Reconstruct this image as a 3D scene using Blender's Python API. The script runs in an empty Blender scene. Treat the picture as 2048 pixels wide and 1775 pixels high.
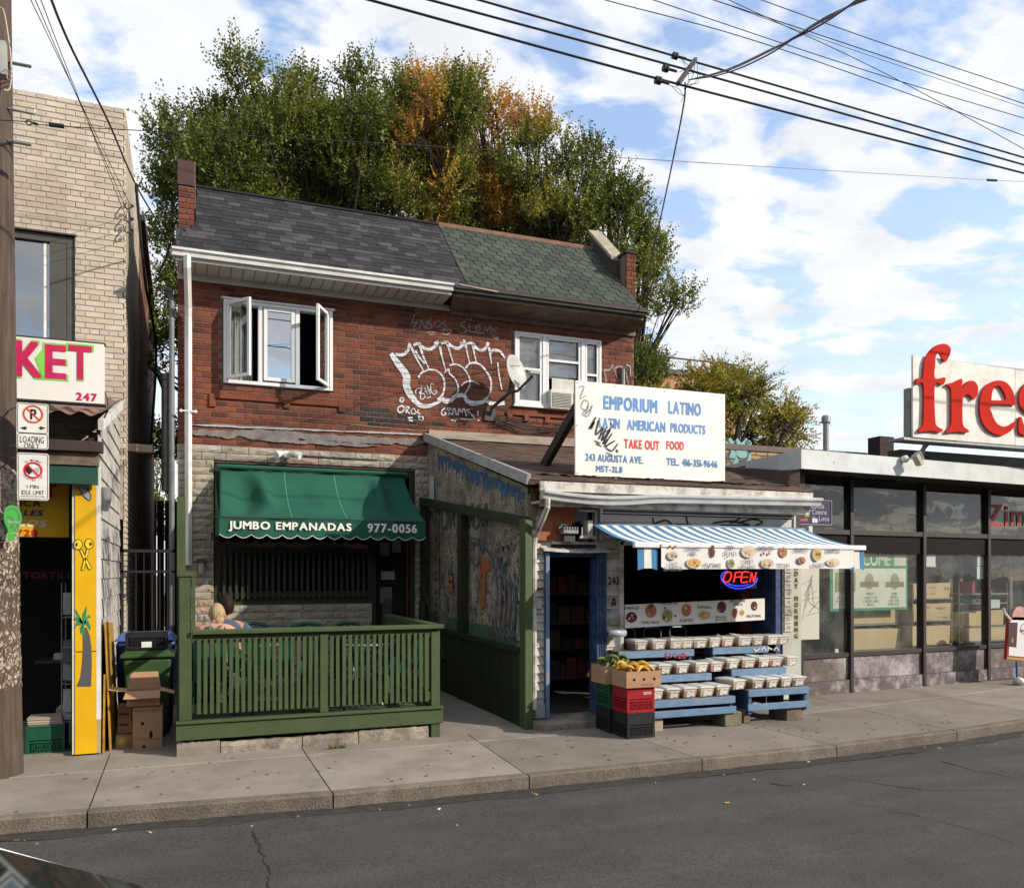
import bpy, math, random
from mathutils import Vector, Matrix, noise
R = random.Random(7)
rad = math.radians
scene = bpy.context.scene

# ---------------- camera ----------------
YAW = rad(21.4); FPX = 1666.0; CXP = 1024.0; HYP = 1145.0; CAMZ = 1.8
cd = bpy.data.cameras.new('camera')
cam = bpy.data.objects.new('camera', cd); scene.collection.objects.link(cam)
cam.location = (0, 0, CAMZ); cam.rotation_euler = (rad(90), 0, -YAW)
cd.sensor_width = 36; cd.lens = 36*FPX/2048; cd.shift_y = (HYP-887.5)/2048
cd.clip_end = 3000; cd.clip_start = 0.05
scene.camera = cam

# ---------------- sky and sun ----------------
SUN = Vector((1.2, -1.0, 0.82)).normalized()
el = math.asin(SUN.z); az = math.atan2(SUN.x, SUN.y)
w = bpy.data.worlds.new('World'); scene.world = w; w.use_nodes = True
nt = w.node_tree; nt.nodes.clear()
def wn(t, **k):
    n = nt.nodes.new(t)
    for a, b in k.items(): setattr(n, a, b)
    return n
L = nt.links.new
sky = wn('ShaderNodeTexSky', sky_type='NISHITA', sun_disc=False, sun_elevation=el, sun_rotation=az)
sky.air_density = 1.3; sky.dust_density = 0.6; sky.ozone_density = 2.0
tc = wn('ShaderNodeTexCoord'); sep = wn('ShaderNodeSeparateXYZ'); L(tc.outputs['Generated'], sep.inputs[0])
zm = wn('ShaderNodeMath', operation='MAXIMUM'); L(sep.outputs['Z'], zm.inputs[0]); zm.inputs[1].default_value = 0.0
za = wn('ShaderNodeMath', operation='ADD'); L(zm.outputs[0], za.inputs[0]); za.inputs[1].default_value = 0.16
dx = wn('ShaderNodeMath', operation='DIVIDE'); L(sep.outputs['X'], dx.inputs[0]); L(za.outputs[0], dx.inputs[1])
dy = wn('ShaderNodeMath', operation='DIVIDE'); L(sep.outputs['Y'], dy.inputs[0]); L(za.outputs[0], dy.inputs[1])
cmb = wn('ShaderNodeCombineXYZ'); L(dx.outputs[0], cmb.inputs[0]); L(dy.outputs[0], cmb.inputs[1])
mp = wn('ShaderNodeMapping'); L(cmb.outputs[0], mp.inputs[0]); mp.inputs['Rotation'].default_value = (0, 0, rad(35)); mp.inputs['Scale'].default_value = (1.0, 1.35, 1); mp.inputs['Location'].default_value = (3.1, 1.7, 0)
n1 = wn('ShaderNodeTexNoise'); L(mp.outputs[0], n1.inputs['Vector']); n1.inputs['Scale'].default_value = 4.6; n1.inputs['Detail'].default_value = 8; n1.inputs['Roughness'].default_value = 0.55; n1.inputs['Distortion'].default_value = 0.25
n2 = wn('ShaderNodeTexNoise'); L(mp.outputs[0], n2.inputs['Vector']); n2.inputs['Scale'].default_value = 0.7; n2.inputs['Detail'].default_value = 3
ad = wn('ShaderNodeMath', operation='MULTIPLY_ADD'); L(n2.outputs['Fac'], ad.inputs[0]); ad.inputs[1].default_value = 0.5; L(n1.outputs['Fac'], ad.inputs[2])
cr = wn('ShaderNodeValToRGB'); L(ad.outputs[0], cr.inputs[0])
cr.color_ramp.elements[0].position = 0.615; cr.color_ramp.elements[0].color = (0.04, 0.04, 0.04, 1)
cr.color_ramp.elements[1].position = 0.745; cr.color_ramp.elements[1].color = (1, 1, 1, 1)
# thin veil that thickens towards the horizon
hz = wn('ShaderNodeMapRange'); L(sep.outputs['Z'], hz.inputs[0]); hz.inputs[1].default_value = 0.0; hz.inputs[2].default_value = 0.45; hz.inputs[3].default_value = 0.75; hz.inputs[4].default_value = 0.15
mxm = wn('ShaderNodeMath', operation='MAXIMUM'); L(cr.outputs[0], mxm.inputs[0]); L(hz.outputs[0], mxm.inputs[1])
n3 = wn('ShaderNodeTexNoise'); L(mp.outputs[0], n3.inputs['Vector']); n3.inputs['Scale'].default_value = 5; n3.inputs['Detail'].default_value = 6
cc = wn('ShaderNodeMapRange'); L(n3.outputs['Fac'], cc.inputs[0]); cc.inputs[1].default_value = .3; cc.inputs[2].default_value = .7; cc.inputs[3].default_value = 8.2; cc.inputs[4].default_value = 10.2
ccol = wn('ShaderNodeVectorMath', operation='SCALE'); ccol.inputs[0].default_value = (0.96, 0.985, 1.03); L(cc.outputs[0], ccol.inputs['Scale'])
skm = wn('ShaderNodeVectorMath', operation='MULTIPLY'); L(sky.outputs[0], skm.inputs[0]); skm.inputs[1].default_value = (2.3, 2.35, 2.55)
mx = wn('ShaderNodeMix', data_type='RGBA'); L(mxm.outputs[0], mx.inputs[0]); L(skm.outputs[0], mx.inputs[6]); L(ccol.outputs[0], mx.inputs[7])
bg = wn('ShaderNodeBackground'); L(mx.outputs[2], bg.inputs[0]); bg.inputs[1].default_value = 0.1
wo = wn('ShaderNodeOutputWorld'); L(bg.outputs[0], wo.inputs[0])
sd = bpy.data.lights.new('sun', 'SUN'); sd.energy = 5.0; sd.angle = rad(0.6); sd.color = (1.0, 0.90, 0.77)
so = bpy.data.objects.new('sun', sd); scene.collection.objects.link(so); so.rotation_euler = SUN.to_track_quat('Z', 'Y').to_euler(); so.location = (20, -20, 20)
scene.view_settings.view_transform = 'Standard'; scene.view_settings.look = 'None'
scene.view_settings.exposure = 0.12; scene.view_settings.gamma = 1.0; scene.view_settings.use_curve_mapping = False
scene.cycles.max_bounces = 6; scene.cycles.transparent_max_bounces = 12; scene.cycles.use_denoising = True
scene.cycles.caustics_reflective = False; scene.cycles.caustics_refractive = False

# ---------------- pixel -> plane helpers (place things on their own real planes) ----------------
SA, CA = math.sin(YAW), math.cos(YAW)
def ray(u, v):
    a = (u-CXP)/FPX; b = -(v-HYP)/FPX
    return (a*CA+SA, -a*SA+CA, b)
def onY(u, v, Y):
    d = ray(u, v); t = Y/d[1]; return Vector((d[0]*t, Y, CAMZ+d[2]*t))
def onX(u, v, X):
    d = ray(u, v); t = X/d[0]; return Vector((X, d[1]*t, CAMZ+d[2]*t))
def onZ(u, v, Z=0.0):
    d = ray(u, v); t = (Z-CAMZ)/d[2]; return Vector((d[0]*t, d[1]*t, Z))
def XZ(u, v, Y):
    p = onY(u, v, Y); return (p.x, p.z)
def depth(p):
    return p[0]*SA+p[1]*CA

# ---------------- object helpers ----------------
COL = scene.collection
WL = {}
def thing(name, label, cat, loc=(0, 0, 0), group=None, kind=None):
    o = bpy.data.objects.new(name, None); COL.objects.link(o); o.location = loc
    o.empty_display_size = 0.2
    WL[o.name] = Vector(loc)
    if label: o['label'] = label
    if cat: o['category'] = cat
    if group: o['group'] = group
    if kind: o['kind'] = kind
    return o
def tag(o, label=None, cat=None, group=None, kind=None):
    if label: o['label'] = label
    if cat: o['category'] = cat
    if group: o['group'] = group
    if kind: o['kind'] = kind
    return o
def origin_of(parent):
    return WL[parent.name] if parent is not None else Vector((0, 0, 0))
class MB:
    def __init__(s): s.v = []; s.f = []; s.rn = []; s.col = []; s.r = 0.5; s.c = None
    def face(s, idx): s.f.append(idx); s.rn.append(s.r); s.col.append(s.c)
    def add(s, vs, fs):
        b = len(s.v); s.v.extend([tuple(p) for p in vs])
        for f in fs: s.face([b+i for i in f])
        return s
    def box(s, x0, x1, y0, y1, z0, z1):
        return s.hexa([(x0,y0,z0),(x1,y0,z0),(x1,y1,z0),(x0,y1,z0),(x0,y0,z1),(x1,y0,z1),(x1,y1,z1),(x0,y1,z1)])
    def hexa(s, p):
        return s.add(p, [(0,3,2,1),(4,5,6,7),(0,1,5,4),(1,2,6,5),(2,3,7,6),(3,0,4,7)])
    def rbox(s, c, size, M):
        h = [q/2 for q in size]; ps = []
        for dz in (-1, 1):
            for a, b in ((-1,-1),(1,-1),(1,1),(-1,1)): ps.append(Vector(c)+M@Vector((a*h[0], b*h[1], dz*h[2])))
        return s.hexa(ps)
    def beam(s, a, b, wd, hd, up=(0,0,1)):
        a = Vector(a); b = Vector(b); d = (b-a); u = Vector(up)
        x = d.cross(u)
        if x.length < 1e-6: x = d.cross(Vector((0, 1, 0)))
        x.normalize(); y = x.cross(d).normalized(); x *= wd/2; y *= hd/2
        return s.hexa([a-x-y, a+x-y, b+x-y, b-x-y, a-x+y, a+x+y, b+x+y, b-x+y])
    def quad(s, a, b, c, d): return s.add([a, b, c, d], [(0, 1, 2, 3)])
    def poly(s, pts): return s.add(pts, [tuple(range(len(pts)))])
    def prism(s, pts, d):
        n = len(pts); d = Vector(d); top = [Vector(p)+d for p in pts]
        fs = [tuple(range(n)), tuple(range(2*n-1, n-1, -1))]+[(i, n+i, n+(i+1) % n, (i+1) % n) for i in range(n)]
        return s.add(list(pts)+top, fs)
    def tube(s, pts, r, n=8, cap=True):
        pts = [Vector(p) for p in pts]; rs = r if isinstance(r, (list, tuple)) else [r]*len(pts)
        b = len(s.v); ref = None
        for i, p in enumerate(pts):
            t = (pts[min(i+1, len(pts)-1)]-pts[max(i-1, 0)])
            if t.length < 1e-9: t = Vector((0, 0, 1))
            t.normalize()
            if ref is None:
                ref = t.cross(Vector((0, 0, 1)))
                if ref.length < 0.05: ref = t.cross(Vector((1, 0, 0)))
            ref = (ref-t*ref.dot(t)).normalized(); q = t.cross(ref)
            for k in range(n):
                a = 2*math.pi*k/n; s.v.append(tuple(p+ref*math.cos(a)*rs[i]+q*math.sin(a)*rs[i]))
        for i in range(len(pts)-1):
            for k in range(n): s.face([b+i*n+k, b+i*n+(k+1) % n, b+(i+1)*n+(k+1) % n, b+(i+1)*n+k])
        if cap:
            s.face([b+k for k in range(n-1, -1, -1)]); s.face([b+(len(pts)-1)*n+k for k in range(n)])
        return s
    def lathe(s, c, prof, n=16, axis='Z'):
        c = Vector(c); b = len(s.v)
        for (r, z) in prof:
            for k in range(n):
                a = 2*math.pi*k/n; x, y = r*math.cos(a), r*math.sin(a)
                p = (x, y, z) if axis == 'Z' else ((x, z, y) if axis == 'Y' else (z, x, y))
                s.v.append(tuple(c+Vector(p)))
        for i in range(len(prof)-1):
            for k in range(n): s.face([b+i*n+k, b+i*n+(k+1) % n, b+(i+1)*n+(k+1) % n, b+(i+1)*n+k])
        s.face([b+k for k in range(n)]); s.face([b+(len(prof)-1)*n+k for k in range(n)])
        return s
    def ell(s, c, rx, ry, rz, n=10, m=6):
        prof = []
        b = len(s.v)
        for i in range(m+1):
            t = -math.pi/2+math.pi*i/m
            for k in range(n):
                a = 2*math.pi*k/n
                s.v.append((c[0]+rx*math.cos(t)*math.cos(a), c[1]+ry*math.cos(t)*math.sin(a), c[2]+rz*math.sin(t)))
        for i in range(m):
            for k in range(n): s.face([b+i*n+k, b+i*n+(k+1) % n, b+(i+1)*n+(k+1) % n, b+(i+1)*n+k])
        return s
    def build(s, name, m, parent=None, smooth=False, bevel=0, seg=1, kind=None, label=None):
        me = bpy.data.meshes.new(name); o3 = origin_of(parent)
        me.from_pydata([(p[0]-o3[0], p[1]-o3[1], p[2]-o3[2]) for p in s.v], [], s.f)
        if any(c is not None for c in s.col):
            at = me.attributes.new('col', 'FLOAT_COLOR', 'FACE'); fl = []
            for c in s.col:
                c = c or (.8, .8, .8); fl += [c[0], c[1], c[2], 1.0]
            at.data.foreach_set('color', fl)
        at = me.attributes.new('rnd', 'FLOAT', 'FACE'); at.data.foreach_set('value', s.rn)
        me.materials.append(m); me.validate(); me.update()
        if smooth:
            me.polygons.foreach_set('use_smooth', [True]*len(me.polygons))
        o = bpy.data.objects.new(name, me); COL.objects.link(o)
        if parent is not None: o.parent = parent
        WL[o.name] = o3.copy()
        if bevel:
            bm_ = o.modifiers.new('bevel', 'BEVEL'); bm_.width = bevel; bm_.segments = seg; bm_.limit_method = 'ANGLE'
        if kind: o['kind'] = kind
        if label: o['label'] = label
        return o
def box(name, m, parent, x0, x1, y0, y1, z0, z1, **k):
    return MB().box(x0, x1, y0, y1, z0, z1).build(name, m, parent, **k)
def copy_tree(o, dloc, label, group=None, remap=None):
    c = o.copy(); COL.objects.link(c); c.location = Vector(o.location)+Vector(dloc)
    WL[c.name] = Vector(c.location)
    c['label'] = label
    if group: c['group'] = group
    for ch in o.children:
        d = ch.copy(); COL.objects.link(d); d.parent = c
        if remap and ch.name.split('.')[0] in remap:
            d.data = ch.data.copy(); d.data.materials.clear(); d.data.materials.append(remap[ch.name.split('.')[0]])
        for g in ch.children:
            e = g.copy(); COL.objects.link(e); e.parent = d
    return c

# ----- many alike pieces: up to 300 as objects sharing meshes, the rest joined as stuff -----
def V_box():
    return ([(-.5,-.5,-.5),(.5,-.5,-.5),(.5,.5,-.5),(-.5,.5,-.5),(-.5,-.5,.5),(.5,-.5,.5),(.5,.5,.5),(-.5,.5,.5)],
            [(0,3,2,1),(4,5,6,7),(0,1,5,4),(1,2,6,5),(2,3,7,6),(3,0,4,7)])
def V_chamf(rr, e=0.06, j=0.04):
    # front (-y) face inset: bevelled look; slight irregularity
    f = lambda: rr.uniform(-j, j)*0.5
    o = [(-.5,-.3,-.5),(.5,-.3,-.5),(.5,-.3,.5),(-.5,-.3,.5)]
    ex = e*0.35
    i = [(-.5+ex+f()*.3,-.5+f(),-.5+e+f()),(.5-ex+f()*.3,-.5+f(),-.5+e+f()),(.5-ex+f()*.3,-.5+f(),.5-e+f()),(-.5+ex+f()*.3,-.5+f(),.5-e+f())]
    bk = [(-.5,.5,-.5),(.5,.5,-.5),(.5,.5,.5),(-.5,.5,.5)]
    return (o+i+bk, [(4,5,6,7),(0,1,5,4),(1,2,6,5),(2,3,7,6),(3,0,4,7),(0,8,9,1),(1,9,10,2),(2,10,11,3),(3,11,8,0)])
def V_rock(rr, nx=6, nz=3):
    vs, fs = [], []
    for j in range(nz+1):
        for i in range(nx+1):
            ed = (i in (0, nx)) or (j in (0, nz))
            y = -.12 if ed else -.5+rr.uniform(-.05, .5)*.75
            x = -.5+i/nx+(0 if i in (0, nx) else rr.uniform(-.05, .05)); z = -.5+j/nz+(0 if j in (0, nz) else rr.uniform(-.1, .1))
            vs.append((x, y, z))
    for j in range(nz):
        for i in range(nx):
            a = j*(nx+1)+i; fs.append((a, a+1, a+nx+2, a+nx+1))
    b = len(vs); vs += [(-.5,.5,-.5),(.5,.5,-.5),(.5,.5,.5),(-.5,.5,.5)]
    fs += [(b, b+1)+tuple(range(nx, -1, -1)), (b+3,)+tuple(range(nz*(nx+1), nz*(nx+1)+nx+1))+(b+2,)]
    fs += [(b+3, b)+tuple(j*(nx+1) for j in range(nz+1)), (b+1, b+2)+tuple(j*(nx+1)+nx for j in range(nz, -1, -1))]
    return vs, fs
_pm = {}
NR = 9
def piece_mesh(key, var, k, name, m):
    kk = (key, k, m.name)
    if kk not in _pm:
        me = bpy.data.meshes.new(name); me.from_pydata([tuple(p) for p in var[0]], [], [list(f) for f in var[1]])
        at = me.attributes.new('rnd', 'FLOAT', 'FACE'); at.data.foreach_set('value', [(k+.5)/NR]*len(var[1]))
        me.materials.append(m); me.update(); _pm[kk] = me
    return _pm[kk]
def pieces(parent, name, items, variants, m, limit=300, vkey='v', stuff_name=None):
    """items: (Matrix 4x4 in world, variant index, rnd)"""
    o3 = origin_of(parent)
    def shown(it):
        M = it[0]; p = M.translation; d = max(depth(p), .5)
        u = CXP+FPX*(p.x*CA-p.y*SA)/d; v = HYP-FPX*(p.z-CAMZ)/d
        inside = -20 < u < 2068 and -20 < v < 1795
        return (inside, M.col[0].length*M.col[2].length/d/d)
    items = sorted(items, key=shown, reverse=True)
    T = Matrix.Translation(-o3)
    for it in items[:limit]:
        k = min(NR-1, int(it[2]*NR)); me = piece_mesh((vkey, it[1]), variants[it[1]], k, name, m)
        o = bpy.data.objects.new(name, me); COL.objects.link(o); o.parent = parent
        o.matrix_local = T@it[0]
    rest = items[limit:]
    if rest:
        mb = MB()
        for it in rest:
            mb.r = (min(NR-1, int(it[2]*NR))+.5)/NR
            vs, fs = variants[it[1]]; mb.add([it[0]@Vector(p) for p in vs], fs)
        mb.build(stuff_name or (name+'_field'), m, parent, kind='stuff')
def SC(c, s, rot=None):
    M = Matrix.Translation(Vector(c))
    if rot is not None: M = M@rot.to_4x4()
    return M@Matrix.Diagonal((s[0], s[1], s[2], 1))
def courses(x0, x1, z0, z1, bw, bh, j, holes=(), rr=R, shift=.5, header_every=0, minw=.03, wvar=0):
    """yield (xa, xb, za, zb) bricks in a running bond, cut at the holes"""
    n = max(1, round((z1-z0)/bh)); h = (z1-z0)/n
    for k in range(n):
        za = z0+k*h; zb = za+h-j
        spans = [(x0, x1)]
        for (hx0, hx1, hz0, hz1) in holes:
            if zb > hz0+h*.3 and za < hz1-h*.3:
                ns = []
                for (a, b) in spans:
                    if hx1 <= a or hx0 >= b: ns.append((a, b)); continue
                    if hx0 > a: ns.append((a, hx0))
                    if hx1 < b: ns.append((hx1, b))
                spans = ns
        w_ = bw*.5 if header_every and k % header_every == header_every-1 else bw
        for (a, b) in spans:
            x = x0+(-w_*shift if k % 2 else 0)
            if wvar: x = a-rr.random()*w_
            while x < b:
                ww = w_ if not wvar else w_*rr.uniform(1-wvar, 1+wvar)
                xa, xb = max(x, a), min(x+ww, b)
                x += ww
                if xb-xa > minw+j: yield (xa, xb-j, za, zb, k)

# ---------------- materials ----------------
def lin(r, g, b):
    f = lambda c: (c/255/12.92) if c/255 <= .04045 else ((c/255+.055)/1.055)**2.4
    return (f(r), f(g), f(b))
_m = {}
def mat(name, c1, c2=None, scale=8.0, rough=.7, bump=.15, bscale=None, metal=0.0, rnd=0.0, ramp=None, spec=.4, stretch=(1,1,1), dirt=None, dirt_amt=0.0, dirt_scale=1.2, col=False, detail=6, bdist=.01, spots=None, grain=None):
    """procedural surface: two-tone noise, per-piece variation, patchy dirt and fine relief"""
    if name in _m: return _m[name]
    m = bpy.data.materials.new(name); m.use_nodes = True; t = m.node_tree; N = t.nodes; K = t.links.new
    b = N['Principled BSDF']; b.inputs['Roughness'].default_value = rough; b.inputs['Metallic'].default_value = metal
    b.inputs['Specular IOR Level'].default_value = spec
    geo = N.new('ShaderNodeNewGeometry'); vm = N.new('ShaderNodeVectorMath'); vm.operation = 'MULTIPLY'
    K(geo.outputs['Position'], vm.inputs[0]); vm.inputs[1].default_value = stretch
    no = N.new('ShaderNodeTexNoise'); K(vm.outputs[0], no.inputs['Vector']); no.inputs['Scale'].default_value = scale; no.inputs['Detail'].default_value = detail; no.inputs['Roughness'].default_value = .6
    mr = N.new('ShaderNodeMapRange'); K(no.outputs['Fac'], mr.inputs[0]); mr.inputs[1].default_value = .32; mr.inputs[2].default_value = .68
    mx = N.new('ShaderNodeMix'); mx.data_type = 'RGBA'; K(mr.outputs[0], mx.inputs[0])
    c2 = c2 or tuple(q*.75 for q in c1)
    mx.inputs[6].default_value = (*c1, 1); mx.inputs[7].default_value = (*c2, 1)
    out = mx.outputs[2]
    if ramp or rnd:
        at = N.new('ShaderNodeAttribute'); at.attribute_name = 'rnd'
    if ramp:
        rp = N.new('ShaderNodeValToRGB'); rp.color_ramp.interpolation = 'LINEAR'; K(at.outputs['Fac'], rp.inputs[0])
        els = rp.color_ramp.elements
        while len(els) < len(ramp): els.new(.5)
        for i, (p, c) in enumerate(ramp): els[i].position = p; els[i].color = (*c, 1)
        m2 = N.new('ShaderNodeMix'); m2.data_type = 'RGBA'; m2.blend_type = 'MULTIPLY'; m2.inputs[0].default_value = 1
        K(out, m2.inputs[6]); K(rp.outputs[0], m2.inputs[7]); out = m2.outputs[2]
    if rnd:
        r2 = N.new('ShaderNodeMapRange'); K(at.outputs['Fac'], r2.inputs[0]); r2.inputs[3].default_value = 1-rnd; r2.inputs[4].default_value = 1+rnd
        m3 = N.new('ShaderNodeVectorMath'); m3.operation = 'SCALE'; K(out, m3.inputs[0]); K(r2.outputs[0], m3.inputs['Scale']); out = m3.outputs[0]
    if col:
        ac = N.new('ShaderNodeAttribute'); ac.attribute_name = 'col'
        m4 = N.new('ShaderNodeMix'); m4.data_type = 'RGBA'; m4.blend_type = 'MULTIPLY'; m4.inputs[0].default_value = 1
        K(out, m4.inputs[6]); K(ac.outputs['Color'], m4.inputs[7]); out = m4.outputs[2]
    if dirt is not None:
        dn = N.new('ShaderNodeTexNoise'); K(geo.outputs['Position'], dn.inputs['Vector']); dn.inputs['Scale'].default_value = dirt_scale; dn.inputs['Detail'].default_value = 9; dn.inputs['Roughness'].default_value = .68
        dr = N.new('ShaderNodeMapRange'); K(dn.outputs['Fac'], dr.inputs[0]); dr.inputs[1].default_value = .46; dr.inputs[2].default_value = .66; dr.inputs[4].default_value = dirt_amt
        m5 = N.new('ShaderNodeMix'); m5.data_type = 'RGBA'; K(dr.outputs[0], m5.inputs[0]); K(out, m5.inputs[6]); m5.inputs[7].default_value = (*dirt, 1); out = m5.outputs[2]
    if spots is not None:
        (sc_, lo, colr) = spots
        sn = N.new('ShaderNodeTexNoise'); K(geo.outputs['Position'], sn.inputs['Vector']); sn.inputs['Scale'].default_value = sc_; sn.inputs['Detail'].default_value = 3
        sr = N.new('ShaderNodeMapRange'); K(sn.outputs['Fac'], sr.inputs[0]); sr.inputs[1].default_value = lo; sr.inputs[2].default_value = lo+.03
        m6 = N.new('ShaderNodeMix'); m6.data_type = 'RGBA'; K(sr.outputs[0], m6.inputs[0]); K(out, m6.inputs[6]); m6.inputs[7].default_value = (*colr, 1); out = m6.outputs[2]
    if grain:
        gn = N.new('ShaderNodeTexNoise'); K(geo.outputs['Position'], gn.inputs['Vector']); gn.inputs['Scale'].default_value = grain[0]; gn.inputs['Detail'].default_value = 2; gn.inputs['Roughness'].default_value = .8
        g2 = N.new('ShaderNodeMapRange'); K(gn.outputs['Fac'], g2.inputs[0]); g2.inputs[1].default_value = .3; g2.inputs[2].default_value = .7; g2.inputs[3].default_value = 1-grain[1]; g2.inputs[4].default_value = 1+grain[1]
        g3 = N.new('ShaderNodeVectorMath'); g3.operation = 'SCALE'; K(out, g3.inputs[0]); K(g2.outputs[0], g3.inputs['Scale']); out = g3.outputs[0]
    K(out, b.inputs['Base Color'])
    if bump:
        bn = N.new('ShaderNodeTexNoise'); K(vm.outputs[0], bn.inputs['Vector']); bn.inputs['Scale'].default_value = bscale or scale*6; bn.inputs['Detail'].default_value = 5
        bp = N.new('ShaderNodeBump'); K(bn.outputs['Fac'], bp.inputs['Height']); bp.inputs['Strength'].default_value = bump; bp.inputs['Distance'].default_value = bdist
        K(bp.outputs[0], b.inputs['Normal'])
    m['out'] = 1
    _m[name] = m; return m
def flat(name, c, rough=.6, spec=.3):
    return mat(name, c, tuple(q*.9 for q in c), scale=5, rough=rough, bump=0, spec=spec)
def emis(name, c, s):
    m = bpy.data.materials.new(name); m.use_nodes = True; b = m.node_tree.nodes['Principled BSDF']
    b.inputs['Base Color'].default_value = (*c, 1); b.inputs['Emission Color'].default_value = (*c, 1); b.inputs['Emission Strength'].default_value = s; return m
def glass(name, tint=(1, 1, 1), refl=.14, rough=.02, dirt=0.0):
    m = bpy.data.materials.new(name); m.use_nodes = True; t = m.node_tree; t.nodes.clear(); N = t.nodes; K = t.links.new
    tr = N.new('ShaderNodeBsdfTransparent'); tr.inputs[0].default_value = (*tint, 1)
    gl = N.new('ShaderNodeBsdfGlossy'); gl.inputs['Roughness'].default_value = rough; gl.inputs[0].default_value = (.95, .97, 1, 1)
    geo = N.new('ShaderNodeNewGeometry'); no = N.new('ShaderNodeTexNoise'); no.inputs['Scale'].default_value = 1.6; K(geo.outputs['Position'], no.inputs['Vector'])
    bp = N.new('ShaderNodeBump'); bp.inputs['Strength'].default_value = .06; bp.inputs['Distance'].default_value = .05; K(no.outputs['Fac'], bp.inputs['Height']); K(bp.outputs[0], gl.inputs['Normal'])
    lwa = N.new('ShaderNodeLayerWeight'); lwa.inputs[0].default_value = .5; lw = N.new('ShaderNodeMath'); lw.operation = 'POWER'; K(lwa.outputs['Facing'], lw.inputs[0]); lw.inputs[1].default_value = 4.0
    ma = N.new('ShaderNodeMath'); ma.operation = 'ADD'; ma.use_clamp = True; K(lw.outputs[0], ma.inputs[0]); ma.inputs[1].default_value = refl
    mx = N.new('ShaderNodeMixShader'); K(ma.outputs[0], mx.inputs[0]); K(tr.outputs[0], mx.inputs[1]); K(gl.outputs[0], mx.inputs[2])
    o = N.new('ShaderNodeOutputMaterial'); out = mx.outputs[0]
    if dirt:
        df = N.new('ShaderNodeBsdfDiffuse'); df.inputs[0].default_value = (.5, .52, .5, 1)
        dn = N.new('ShaderNodeTexNoise'); dn.inputs['Scale'].default_value = 2.2; dn.inputs['Detail'].default_value = 8; dn.inputs['Roughness'].default_value = .7; K(geo.outputs['Position'], dn.inputs['Vector'])
        dr = N.new('ShaderNodeMapRange'); K(dn.outputs['Fac'], dr.inputs[0]); dr.inputs[1].default_value = .45; dr.inputs[2].default_value = .75; dr.inputs[3].default_value = dirt*.2; dr.inputs[4].default_value = dirt
        m2 = N.new('ShaderNodeMixShader'); K(dr.outputs[0], m2.inputs[0]); K(out, m2.inputs[1]); K(df.outputs[0], m2.inputs[2]); out = m2.outputs[0]
    K(out, o.inputs[0]); return m

# ---------------- lettering (built-in font, as flat print) ----------------
GL = {}
def make_glyphs():
    chars = sorted(set("ABCDEFGHIJKLMNOPQRSTUVWXYZabcdefghijklmnopqrstuvwxyz0123456789.-,!'[]&/"))
    tmp = []
    for off in (0.0,):
        for ch in chars:
            cu = bpy.data.curves.new('glyph', 'FONT'); cu.body = ch; cu.offset = off; cu.resolution_u = 3
            o = bpy.data.objects.new('glyph', cu); COL.objects.link(o); tmp.append((off, ch, o))
    bpy.context.view_layer.update(); dg = bpy.context.evaluated_depsgraph_get()
    for off, ch, o in tmp:
        ev = o.evaluated_get(dg); me = ev.to_mesh()
        vs = [(p.co.x, p.co.y) for p in me.vertices]; fs = [tuple(p.vertices) for p in me.polygons]
        if vs:
            x0 = min(p[0] for p in vs); x1 = max(p[0] for p in vs); GL[(off, ch)] = ([(p[0]-x0, p[1]) for p in vs], fs, x1-x0)
        ev.to_mesh_clear()
    for off, ch, o in tmp:
        c = o.data; bpy.data.objects.remove(o); bpy.data.curves.remove(c)
make_glyphs()
def text_shape(s, bold=.035, gap=.10, space=.38):
    vs, fs, x = [], [], 0.0
    for ch in s:
        if ch == ' ': x += space; continue
        g = GL.get((0.0, ch))
        if g is None: continue
        x += bold
        for k, (ox_, oy_) in enumerate(((0,0),) if not bold else ((0,0),(-bold,bold*.6),(bold,bold*.6),(bold,-bold*.6),(-bold,-bold*.6))):
            b = len(vs); vs += [(p[0]+x+ox_, p[1]+oy_, k) for p in g[0]]; fs += [tuple(b+i for i in f) for f in g[1]]
        x += g[2]+gap+bold
    return vs, fs
def text_on(mb, s, o, ux, uz, w_, h_, bold=.035, gap=.10, shear=0.0, space=.38, caps=True):
    """print s with its bounding box at o (lower left), spanning ux*w_, uz*h_"""
    vs, fs = text_shape(s, bold, gap, space)
    if not vs: return
    x1 = max(p[0] for p in vs); y0 = min(p[1] for p in vs); y1 = max(p[1] for p in vs)
    o = Vector(o); ux = Vector(ux); uz = Vector(uz); nn = ux.cross(uz).normalized()*.00015
    mb.add([o+ux*(p[0]/x1*w_+shear*(p[1]-y0)/(y1-y0)*h_)+uz*((p[1]-y0)/(y1-y0)*h_)+nn*p[2] for p in vs], fs)
def text_px(mb, s, u0, v0, u1, v1, Y, **k):
    """v0 top, v1 bottom at the left end; letters level in the world on the plane Y"""
    a = onY(u0, v1, Y); t = onY(u0, v0, Y); r = onY(u1, v1, Y)
    text_on(mb, s, a, (1, 0, 0), (0, 0, 1), r.x-a.x, t.z-a.z, **k)
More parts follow.
